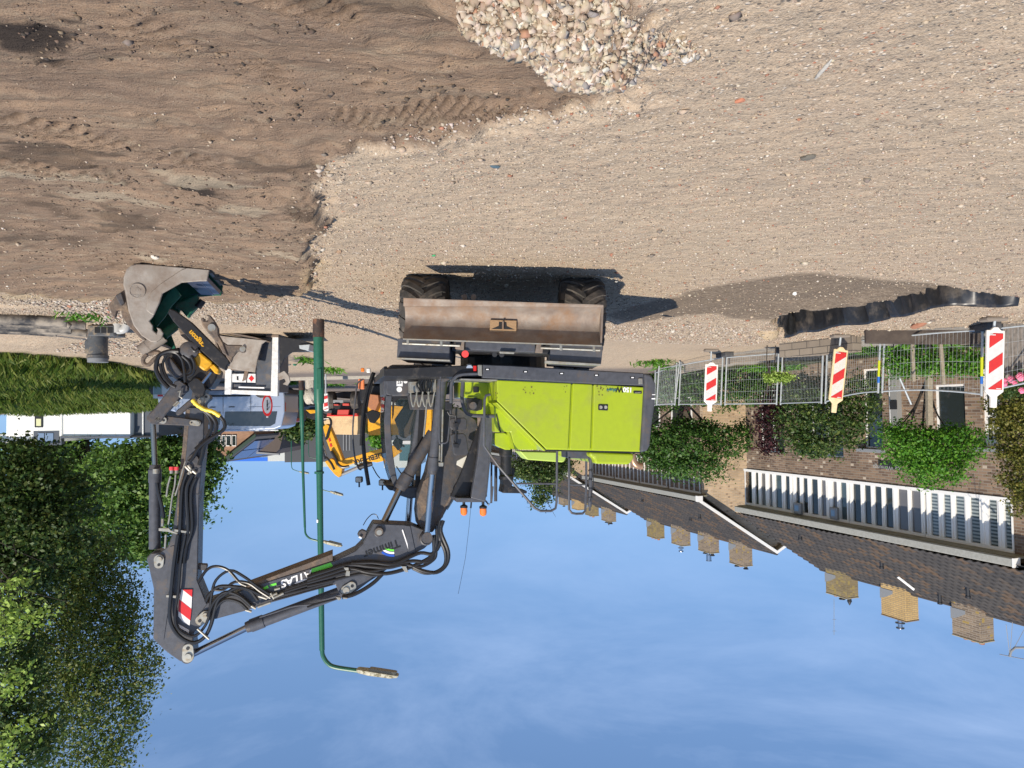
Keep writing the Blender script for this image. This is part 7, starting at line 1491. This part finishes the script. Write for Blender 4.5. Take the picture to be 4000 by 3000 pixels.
# ------------------------------------------------------------------ drainage gully and pipes
gu = thing('drain_gully', GH(400, 1270), 'black plastic drain gully with a round riser standing on the gravel', 'gully'); GY = 15.0
M_PVC = mat('grey_pvc', (.085, .09, .095), .5, dirt=(.38, .29, .18), dirt_lo=.5, dirt_hi=.68, dscale=4); M_PVCL = mat('pale_pvc', (.42, .42, .40), .4)
ff = lambda nm, pts, d0, d, mt, **k: fp_(nm, [ZF(*q) for q in pts], GY + d0, d, mt, gu, **k)
ff('gully_base', [(940, 745), (1235, 745), (1235, 860), (945, 862)], 0, .45, M_PVC, bev=.02)
for x_ in (1022, 1092, 1160): ff('grate_hole', [(x_, 768), (x_ + 56, 768), (x_ + 56, 830), (x_, 832)], -.006, .01, M_WIRE, bev=0)
cyl_ = lambda nm, x0, x1, y0, y1, mt, k=1: MB().tube([P(*ZF((x0 + x1) / 2, y0), GY + .22), P(*ZF((x0 + x1) / 2, y1), GY + .22)], abs(x1 - x0) / 2 * .3617 * GY / F * k, 24).build(nm, mt, gu, smooth_=True)
cyl_('riser', 955, 1155, 862, 1075, M_PVC); cyl_('riser_rim', 950, 1165, 1075, 1110, M_PVC, 1.02); cyl_('riser_rim', 955, 1160, 1110, 1148, mat('rim_grey', (.20, .21, .22), .5), 1.0)
ff('side_inlet', [(905, 925), (925, 900), (965, 895), (972, 980), (955, 1055), (915, 1060)], .1, .25, M_PVC, bev=.02)
MB().tube(spline([P(*ZF(1240, 800), GY + .1), P(*ZF(1300, 800), GY + .1), P(*ZF(1345, 785), GY + .1), P(*ZF(1370, 740), GY + .1)], 4), .085, 18).build('outlet_bend', M_PVCL, gu, smooth_=True); MB().tube([P(*ZF(1232, 716), GY + .1), P(*ZF(1315, 716), GY + .1)], .05, 14).build('seal_ring', mat('orange_seal', (.60, .30, .05), .6), gu, smooth_=True)
MB().tube([P(*ZF(1275, 725), GY + .1), P(*ZF(1280, 830), GY + .1)], .10, 16).build('outlet_pipe', M_PVCL, gu, smooth_=True)
rs_ = random.Random(12)
PLB = ['lowest black drain pipe of the bundle at the left edge', 'second drain pipe of the bundle, dusty grey on top', 'third drain pipe of the bundle, curving towards the gully', 'fourth drain pipe of the bundle, long and dusty', 'fifth drain pipe of the bundle, lying highest', 'short thin drain pipe ending before the gully']
for i, (pts, Y_, r_) in enumerate((([(-200, 1165), (0, 1178), (110, 1190), (200, 1210), (260, 1232)], 13.8, .11), ([(-200, 1190), (0, 1200), (120, 1212), (230, 1240), (335, 1268)], 14.3, .10), ([(-200, 1215), (0, 1228), (110, 1240), (180, 1255), (280, 1285)], 14.8, .11), ([(-200, 1232), (0, 1246), (140, 1262), (340, 1302)], 15.3, .09), ([(-200, 1250), (0, 1262), (90, 1268), (220, 1286)], 15.6, .08), ([(100, 1205), (160, 1215), (210, 1225), (275, 1275)], 14.0, .05))):
    q = [P(*p, Y_ - .3 + .002 * p[0]) for p in pts]; q = spline(q, 5)
    q = [Vector((v_.x, v_.y, max(v_.z, float(gh(v_.x, v_.y)) + r_ * .8))) for v_ in q]
    o = MB().tube(q, r_, 14).build('drain_pipe', mat('pipe_black', (.035, .035, .037), .45, dirt=(.30, .26, .21), dirt_lo=.42, dirt_hi=.6, dscale=2), smooth_=True); tag(o, PLB[i], 'pipe', 'black drain pipes at the left edge')
# ------------------------------------------------------------------ silver van
VY = 27.0
M_SILVER = mat('silver_paint', (.42, .47, .56), .28, .55, spec=.6, coat=.5); M_CARGL = mat('car_glass', (.02, .022, .025), .05, spec=.8)
vx0 = P(1112, 1600, VY).x; vz = float(gh(vx0 + 2, VY)); van = thing('van', (vx0 + 2.4, VY + .9, vz), 'silver blue van parked side-on behind the fuel tank', 'van')
V = lambda x, z, y=0: Vector((vx0 + x, VY + y + .012 * x, vz + z + .018 * x * 0))
prof = [(.05, .32), (4.7, .32), (4.82, .6), (4.78, .92), (4.6, 1.05), (3.85, 1.18), (3.2, 1.72), (2.7, 1.84), (1.5, 1.87), (.4, 1.84), (.12, 1.74), (.0, 1.2), (.0, .6)]
MB().prism([V(x, z, 0) for x, z in prof], (0, 1.75, 0)).build('body', M_SILVER, van, bev=.05, seg=3)
for y_, s_ in ((-.006, 1), (1.756, -1)):
    sh = -.003 * s_
    w1 = MB().prism([V(.28, 1.16, y_ + sh * .2), V(2.25, 1.14, y_ + sh * .2), V(2.3, 1.62, y_ + sh * 1.1), V(2.1, 1.68, y_ + sh * 1.1), V(.55, 1.72, y_ + sh * 1.1), V(.36, 1.62, y_ + sh)], (0, .01 * s_, 0)).build('side_window', M_CARGL, van)
    MB().prism([V(2.42, 1.14, y_ + sh * .2), V(3.62, 1.14, y_ + sh * .2), V(3.05, 1.62, y_ + sh), V(2.46, 1.64, y_ + sh)], (0, .01 * s_, 0)).build('front_window', M_CARGL, van)
    for a in (.85, 3.85):
        c = V(a, .33, y_ + .05 * s_); wh = MB().lathe(c, (0, -1 * s_, 0), [(.05, -.15), (.31, -.15), (.33, -.1), (.33, .04), (.30, .06), (.21, .05), (.05, .05)], 24).build('wheel', M_TYRE, van, smooth_=True)
        MB().lathe(c, (0, -1 * s_, 0), [(.02, .052), (.20, .055), (.20, .065), (.06, .07), (.01, .08)], 20).build('hubcap', M_PIN, wh, smooth_=True)
for x_ in (1.55, 2.28): MB().box(V(x_ + .45, .97, -.02), (.22, .04, .035)).build('door_handle', M_WIRE, van, bev=.008)
for x_ in (2.33, 1.28): MB().box(V(x_, .8, -.004), (.012, .012, .85)).build('door_gap', M_WIRE, van)
MB().box(V(.75, .98, -.004), (1.2, .012, .01)).build('door_rail', M_WIRE, van); MB().box(V(2.3, .55, -.006), (4.4, .012, .07)).build('rub_strip', M_WIRE, van)
MB().box(V(.02, 1.0, .1), (.05, .1, .35)).build('tail_light', M_RED, van, bev=.01); MB().box(V(1.6, 1.875, .18), (2.6, .05, .045)).build('roof_bar', M_WHITE, van, bev=.01); MB().box(V(2.5, 1.87, .12), (.12, .05, .05)).build('green_mark', M_LGREEN, van)
MB().box(V(-.02, .42, .88), (.12, 1.6, .2)).build('bumper', M_BLACK, van, bev=.03)
# ------------------------------------------------------------------ helpers for far things
def flat(nm, pts, Y_, d, mt, par, bev=0): return MB().prism([P(*q, Y_) for q in pts], (0, d, 0)).build(nm, mt, par, bev=bev)
def ground_thing(nm, px, Y_, lab, cat, grp=None):
    p = P(px, 1600, Y_); return thing(nm, (p.x, p.y, float(gh(p.x, p.y))), lab, cat, grp)
def rbox(nm, px0, px1, py1, Y_, dp, mt, par, py0=None, bev=0):
    """box from the ground (or py0) up to py1"""
    a, b_ = P(px0, py1, Y_), P(px1, py1, Y_); z0 = P(px0, py0, Y_).z if py0 else float(gh(a.x, Y_)) - .1
    return MB().box(((a.x + b_.x) / 2, Y_ + dp / 2, (z0 + a.z) / 2), (abs(a.x - b_.x), dp, a.z - z0)).build(nm, mt, par, bev=bev)
# trailer at the left of the linkage
t_ = ground_thing('box_trailer', 625, 24, 'small grey box trailer with red tail lights behind the bucket linkage', 'trailer'); rbox('trailer_body', 598, 660, 1556, 24, 2.2, mat('trailer_white', (.62, .64, .62), .5), t_, 1462)
flat('rear_door', [(600, 1480), (630, 1480), (630, 1540), (600, 1540)], 23.98, .015, mat('trailer_door', (.22, .30, .29), .5), t_); flat('light_bar', [(598, 1541), (655, 1541), (655, 1550), (598, 1550)], 23.97, .02, M_WHITE, t_); flat('tail_light', [(615, 1542), (636, 1542), (636, 1549), (615, 1549)], 23.96, .01, M_RED, t_)
for x_ in (610, 650): c = P(x_, 1455, 24.4); MB().cyl(Vector((c.x - .1, c.y, t_.location.z + .3)), Vector((c.x + .1, c.y, t_.location.z + .3)), .3, n=18).build('wheel', M_TYRE, t_, smooth_=True)
# white hall
HY = 46; M_PANEL = mat('white_cladding', (.88, .87, .83), .5); M_ANTH = mat('anthracite_cladding', (.085, .095, .115), .5)
hl = ground_thing('white_hall', 260, HY, 'long white clad hall with one small dark window, seen over the grass', 'building')
rbox('hall_wall', 25, 508, 1706, HY, 14, M_PANEL, hl)
for x_ in (75, 150, 232, 290, 340, 395, 450): flat('cladding_joint', [(x_, 1560), (x_ + 1, 1560), (x_ + 1, 1706), (x_, 1706)], HY - .01, .01, mat('joint', (.6, .6, .57), .6) if x_ == 75 else bpy.data.materials['joint'], hl)
flat('roof_edge', [(-100, 1738), (240, 1738), (240, 1712), (508, 1712), (508, 1705), (236, 1705), (236, 1730), (-100, 1730)], HY - .15, .3, M_ANTH, hl)
rbox('upper_wall', -150, 125, 1736, HY + .3, 13, M_PANEL, hl, 1700); rbox('recess', 130, 230, 1740, HY - .02, .1, M_ANTH, hl, 1684)
for x0, x1 in ((148, 172), (176, 208)): flat('recess_window', [(x0, 1692), (x1, 1692), (x1, 1736), (x0, 1736)], HY - .06, .03, mat('blue_pane', (.16, .22, .32), .1, spec=.9) if x0 == 148 else bpy.data.materials['blue_pane'], hl)
wf = flat('window', [(135, 1619), (165, 1619), (165, 1670), (135, 1670)], HY - .08, .08, M_POT, hl); flat('pane', [(141, 1636), (160, 1636), (160, 1664), (141, 1664)], HY - .085, .01, mat('lit_blind', (.62, .62, .36), .6), wf)
flat('downpipe', [(239, 1600), (241, 1600), (241, 1706), (239, 1706)], HY - .1, .06, M_WHITE, hl)
gh_ = ground_thing('grey_hall', 560, HY, 'dark grey flat hall section adjoining the white hall', 'building'); rbox('hall_wall', 509, 620, 1704, HY + .5, 12, M_ANTH, gh_); flat('downpipe', [(555, 1590), (560, 1590), (560, 1704), (555, 1704)], HY + .4, .08, M_WHITE, gh_); flat('roof_edge', [(505, 1702), (620, 1702), (620, 1710), (505, 1710)], HY + .3, .3, M_POT, gh_)
# brown gable house with solar panels
BY = 62; M_BRK3 = brickmat('red_brown_brick', (.42, .22, .13), (.34, .18, .11), (.40, .33, .27)); M_SLATE = mat('slate_roof', (.10, .095, .095), .7)
bh = ground_thing('brick_gable_house', 880, BY, 'red brown brick gable house with blue solar panels on its roof', 'house')
g0 = [P(*q, BY) for q in ((700, 1665), (700, 1705), (745, 1712), (872, 1798), (990, 1706), (994, 1665))]; z0 = float(gh(g0[0].x, BY)) - .1
g0 = [Vector((g0[0].x, BY, z0))] + g0[1:-1] + [Vector((g0[-1].x, BY, z0))]; MB().prism(g0, (-1.0, 9, 0)).build('gable_wall', M_BRK3, bh)
ap, ea = P(872, 1806, BY - .3), P(1000, 1706, BY - .3); rr = Vector((-1.2, 9.8, 0))
rf_ = MB().prism([ap, ea, ea - EZ * .18, ap - EZ * .18], rr).build('roof', M_SLATE, bh); ea2 = P(740, 1714, BY - .3); MB().prism([ap, ea2, ea2 - EZ * .18, ap - EZ * .18], rr).build('roof', M_SLATE, bh)
MB().prism([ap + EZ * .05, ea + EZ * .05, ea - EZ * .28, ap - EZ * .28], (0, -.12, 0)).build('barge_board', mat('dark_green_trim', (.03, .06, .045), .5), bh)
nrf = (ea - ap).cross(rr).normalized(); nrf = nrf if nrf.z > 0 else -nrf; M_SOLAR = mat('solar_panel', (.10, .16, .33), .12, .3, spec=.9, coat=.5)
for i in range(3):
    for j in range(2):
        u0, u1, v0, v1 = .12 + .38 * j, .47 + .38 * j, .06 + .30 * i, .34 + .30 * i; q = lambda u, v_: ap + (ea - ap) * u + rr * v_ + nrf * .06
        MB().prism([q(u0, v0), q(u1, v0), q(u1, v1), q(u0, v1)], nrf * .04).build('solar_panel', M_SOLAR, rf_)
for x0, x1 in ((822, 838), (841, 862), (866, 880), (883, 902), (905, 922)):
    f_ = flat('window', [(x0, 1700), (x1, 1700), (x1, 1743), (x0, 1743)], BY - .1, .08, M_FRAME, bh); flat('pane', [(x0 + 2, 1703), (x1 - 2, 1703), (x1 - 2, 1740), (x0 + 2, 1740)], BY - .11, .02, M_PANE, f_)
an = ground_thing('dark_annex', 1050, 66, 'dark brown building with sloping roof right of the solar panel house', 'building'); MB().prism([P(*q, 66) for q in ((985, 1590), (1113, 1590), (1113, 1672), (1092, 1754), (1070, 1776), (985, 1770))], (0, 8, 0)).build('annex_wall', mat('dark_brown_wall', (.085, .065, .055), .7), an)
MB().prism([P(*q, 65.9) for q in ((985, 1764), (1090, 1772), (1090, 1778), (985, 1771))], (0, .3, 0)).build('roof_edge', M_LEAD, an)
bs = ground_thing('white_block_building', 1080, 84, 'pale flat building with a bright blue band behind the dark roofs', 'building'); rbox('wall', 1046, 1119, 1802, 84, 8, mat('pale_grey_wall', (.50, .52, .50), .6), bs); rbox('wall', 770, 1050, 1788, 85, 8, M_FRAME, bs)
flat('blue_band', [(760, 1787), (1045, 1787), (1045, 1801), (760, 1803)], 84.8, .3, mat('blue_fascia', (.02, .14, .62), .5), bs)
gs = ground_thing('slate_grey_hall', 1300, 76, 'broad slate grey flat hall behind the lamp posts and the yellow machine', 'building'); rbox('hall_wall', 1112, 1530, 1806, 76, 15, mat('slate_cladding', (.060, .064, .072), .6), gs)
for x_ in (1340, 1352, 1365, 1470): flat('cladding_rib', [(x_, 1600), (x_ + 3, 1600), (x_ + 3, 1760), (x_, 1760)], 75.9, .1, M_LEAD, gs)
for x_ in (1420, 1428): flat('white_strip', [(x_, 1665), (x_ + 4, 1665), (x_ + 4, 1692), (x_, 1692)], 75.85, .1, M_FRAME, gs)
tl = ground_thing('teal_glass_building', 1575, 70, 'pale building with teal glazing seen through the cab', 'building'); rbox('wall', 1500, 1625, 1828, 70, 8, mat('pale_fascia', (.62, .66, .62), .6), tl)
flat('glazing', [(1560, 1738), (1610, 1738), (1610, 1800), (1560, 1800)], 69.9, .1, mat('teal_glass', (.07, .15, .16), .1, spec=.8), tl); flat('lower_band', [(1540, 1722), (1625, 1722), (1625, 1734), (1540, 1734)], 69.8, .2, M_FRAME, tl); flat('brick_base', [(1500, 1600), (1625, 1600), (1625, 1720), (1500, 1720)], 69.8, .15, M_ANTH, tl)
pb = ground_thing('pale_low_building', 1320, 98, 'pale low roof just above the slate grey hall', 'building'); rbox('wall', 1240, 1420, 1824, 98, 6, mat('pale_green_wall', (.42, .47, .44), .6), pb)
# distant hedge line right side behind the hood so the horizon is closed
fh = ground_thing('tree_belt', 1700, 90, 'far green tree line closing the street behind the cab and hood', 'trees'); leaves('foliage', [pblob(1600 + i * 60, 1635 + 8 * math.sin(i * 2.1), 95, 45, 30) for i in range(14)], 6000, .55, LEAF['dark'], fh, 41, .5); fh['kind'] = 'stuff'
trunk(fh.location, [tuple(P(1600, 1640, 92)), tuple(P(1800, 1640, 92))], .3, fh, 4)
# ------------------------------------------------------------------ yellow excavator beyond
YY = 30; M_Y2 = mat('machine_yellow', (.82, .40, .015), .42, dirt=(.30, .18, .08), dirt_lo=.6, dirt_hi=.8)
ye = ground_thing('yellow_excavator', 1500, YY, 'yellow excavator with folded boom standing far behind the grey cab', 'excavator')
fe = lambda nm, pts, d0, d, mt, bev=.02: MB().prism([P(*ZE(*q), YY + d0) for q in pts], (0, d, 0)).build(nm, mt, ye, bev=bev)
fe('stick', [(1455, 1000), (1500, 965), (1535, 985), (1590, 1110), (1700, 1400), (1690, 1440), (1640, 1430), (1560, 1330), (1500, 1170)], 0, .4, M_Y2)
yb = fe('boom', [(1480, 1430), (1560, 1390), (1640, 1425), (1760, 1385), (1830, 1372), (1960, 1330), (2212, 1262), (2330, 1230), (2420, 1310), (2300, 1400), (2130, 1442), (1980, 1425), (1860, 1448), (1770, 1478), (1700, 1490), (1685, 1590), (1655, 1630), (1610, 1600), (1540, 1520)], .1, .5, M_Y2)
a_, b_ = P(*ZE(2188, 1318), YY + .09), P(*ZE(2040, 1360), YY + .09); text('LIEBHERR', a_, b_ - a_, EZ, .30, M_WIRE, yb).data.offset = .008
MB().cyl(P(*ZE(1690, 1590), YY + .3), P(*ZE(1900, 1500), YY + .3), .07).build('ram', M_LEAD, ye, smooth_=True); MB().cyl(P(*ZE(1900, 1500), YY + .3), P(*ZE(2060, 1450), YY + .3), .12).build('ram', M_BLACK, ye, smooth_=True)
for pts, r_ in (([(1470, 900), (1540, 900), (1560, 960), (1530, 1050), (1500, 1160)], .05), ([(1560, 1300), (1620, 1400), (1640, 1460), (1700, 1500), (1780, 1490)], .06), ([(1500, 1380), (1560, 1450), (1600, 1530)], .05), ([(1440, 1150), (1470, 1300), (1490, 1400)], .06)):
    MB().tube(spline([P(*ZE(*q), YY - .1) for q in pts], 5), r_, 8).build('hose', M_HOSE, ye, smooth_=True)
for q in ([(1525, 1150), (1545, 1140), (1555, 1180), (1535, 1190)], [(1540, 1215), (1560, 1205), (1572, 1245), (1552, 1255)]): fe('red_mark', q, -.02, .02, M_RED, 0)
for x_, z_ in ((1480, 1290), (1495, 1360)): MB().cyl(P(*ZE(x_ - 20, z_ - 60), YY - .1), P(*ZE(x_, z_), YY - .1), .05).build('chrome_rod', M_CHROME, ye)
fe('linkage', [(1250, 830), (1330, 790), (1480, 850), (1470, 930), (1380, 925), (1260, 890)], 0, .4, M_BLACK); fe('coupler', [(1240, 790), (1380, 790), (1375, 830), (1300, 840)], -.05, .4, M_Y2)
fe('engine_house', [(1990, 590), (2140, 610), (2150, 700), (2090, 830), (2000, 740), (1985, 660)], .3, 1.8, mat('faded_orange', (.42, .17, .07), .6, noise=(.33, .14, .07))); 
fe('bucket', [(1250, 540), (1290, 510), (1370, 510), (1368, 560), (1330, 640), (1340, 700), (1310, 720), (1260, 660), (1240, 600)], 0, .9, mat('pale_bucket_steel', (.40, .34, .28), .6))
cc = P(1560, 1540, YY + 1); MB().box((cc.x, cc.y + .6, ye.location.z + .4), (3.6, .6, .8)).build('track', M_BLACK, ye, bev=.1); MB().box((cc.x, cc.y + 1.2, ye.location.z + 1.6), (2.8, 2.2, 1.3)).build('body', M_Y2, ye, bev=.05)
# cream tipper dumper
DY = 42; du = ground_thing('tipper_lorry', 1335, DY, 'tipper lorry with cream body and red chassis seen from behind', 'lorry'); fd = lambda nm, pts, d0, d, mt, bev=.02: MB().prism([P(*ZE(*q), DY + d0) for q in pts], (0, d, 0)).build(nm, mt, du, bev=bev)
fd('tipper_body', [(1470, 868), (1890, 868), (1890, 1030), (1880, 1100), (1580, 1095), (1540, 1050), (1470, 960)], 0, 4.5, mat('cream_body', (.72, .52, .28), .6, noise=(.62, .42, .22), dirt=(.38, .25, .15), dirt_lo=.5, dirt_hi=.7, dscale=1.2))
fd('tail_beam', [(1460, 855), (1890, 855), (1890, 870), (1460, 870)], -.05, .3, M_RED); fd('chassis', [(1570, 700), (1820, 700), (1830, 858), (1560, 858)], .3, 4.5, M_BLACK)
for q in ([(1640, 790), (1780, 790), (1770, 856), (1630, 856)], [(1590, 720), (1650, 722), (1650, 740), (1590, 738)], [(1700, 710), (1780, 712), (1780, 742), (1700, 740)], [(1510, 835), (1560, 835), (1560, 857), (1510, 857)], [(1840, 835), (1880, 835), (1880, 857), (1840, 857)]): fd('red_fitting', q, -.02, .4, mat('chassis_red', (.55, .07, .05), .5) if q[0][0] == 1640 else bpy.data.materials['chassis_red'])
fd('number_plate_board', [(1575, 668), (1710, 668), (1710, 705), (1575, 708)], .1, .05, M_LEAD)
for x_, s_ in ((1562, 1), (1862, 1)): c = P(*ZE(x_, 735), DY + .6); zc = du.location.z; MB().lathe(Vector((c.x, c.y, zc + .55)), (1, 0, 0), [(.1, -.22), (.52, -.22), (.56, -.15), (.56, .15), (.52, .22), (.1, .22)], 24).build('wheel', M_TYRE, du, smooth_=True)
fd('mud_wing', [(1590, 640), (1830, 660), (1840, 640), (1800, 560), (1600, 585)], 1.5, .1, mat('brown_sheet', (.17, .14, .13), .7))
# barrier board, bulk bag, red pickup, orange cones
bo = ground_thing('barrier_board', 1272, 24, 'upright red and white barrier board right of the tallest lamp post', 'barrier'); bp_ = flat('board', [(1260, 1537), (1280, 1535), (1284, 1600), (1280, 1606), (1268, 1606), (1262, 1600)], 24, .05, M_BWHITE, bo, .02)
for y0, y1 in ((1545, 1560), (1572, 1590), (1596, 1602)): flat('red_stripe', [(1265, y0 + 4), (1279, y0), (1280, y1 - 4), (1266, y1)], 23.98, .01, M_BRED, bp_)
p = P(1272, 1537, 24); MB().tube([Vector((p.x, 24.02, bo.location.z)), Vector((p.x, 24.02, p.z + .2))], .025, 8).build('stand', M_GAL, bo)
bg_ = ground_thing('bulk_bag', 1215, 26, 'crumpled off white sack slumped behind the tallest lamp post', 'sack'); p = P(1215, 1545, 26); bm = bmesh.new(); bmesh.ops.create_icosphere(bm, subdivisions=3, radius=1); rs_ = random.Random(2)
for v_ in bm.verts: q = v_.co; k = 1 + .12 * math.sin(q.x * 7 + q.z * 5) + .05 * rs_.random(); v_.co = Vector((q.x * .24 * k, q.y * .3, q.z * .32 * k))
me = bpy.data.meshes.new('sack'); bm.to_mesh(me); bm.free(); me.materials.append(mat('sack_cloth', (.50, .46, .38), .85, noise=(.36, .32, .26), bump=.5)); o = bpy.data.objects.new('sack_body', me); COL.objects.link(o); o.parent = bg_; o.location = p - bg_.location; ORG[o.name] = bg_.location.copy()
MB().tube([bg_.location, p], .2, 10).build('sack_base', bpy.data.materials['sack_cloth'], bg_, smooth_=True)
rp2 = ground_thing('red_pickup', 1130, 34, 'dark and red work vehicle right behind the silver van', 'vehicle'); flat('cab_body', [(1108, 1560), (1108, 1635), (1118, 1645), (1150, 1645), (1155, 1600), (1170, 1590), (1205, 1588), (1205, 1555)], 34, 1.9, M_BLACK, rp2, .04); flat('red_panel', [(1103, 1640), (1150, 1634), (1151, 1646), (1140, 1650), (1104, 1648)], 33.9, 1.6, M_RED, rp2, .01); flat('white_mark', [(1103, 1632), (1122, 1630), (1122, 1640), (1103, 1640)], 33.85, .1, M_WHITE, rp2)
for x_ in (1120, 1190): c = P(x_, 1560, 34); MB().cyl(Vector((c.x, 33.95, rp2.location.z + .35)), Vector((c.x, 34.2, rp2.location.z + .35)), .35, n=18).build('wheel', M_TYRE, rp2, smooth_=True)
# red cabinet on the far side street
kb = wall_strip('kerb', 'pale concrete kerb crossing the street behind the lamps', 'kerb', [G(1120, 1476), G(1250, 1472), G(1480, 1468)], .10, .16, M_CONC)
for i, (x_, y_, c_, s_, lb) in enumerate(((1152, 1423, (.03, .16, .10), .07, 'small green lump on the gravel near the tallest lamp post'), (1128, 1423, (.20, .20, .20), .07, 'small grey lump beside the green one'))): chunk('scrap', x_, y_, (s_, s_ * .8, s_ * .6), c_, lb, 'scrap', seed=20 + i)
# lettering becomes real meshes
bpy.context.view_layer.update(); dg = bpy.context.evaluated_depsgraph_get()
for ob in TEXTS:
    me = bpy.data.meshes.new_from_object(ob.evaluated_get(dg)); nm = ob.name; o = bpy.data.objects.new(nm + '_m', me); COL.objects.link(o)
    o.parent = ob.parent; o.matrix_local = ob.matrix_local.copy()
    if not me.materials: me.materials.append(ob.data.materials[0])
    bpy.data.objects.remove(ob); o.name = 'lettering'
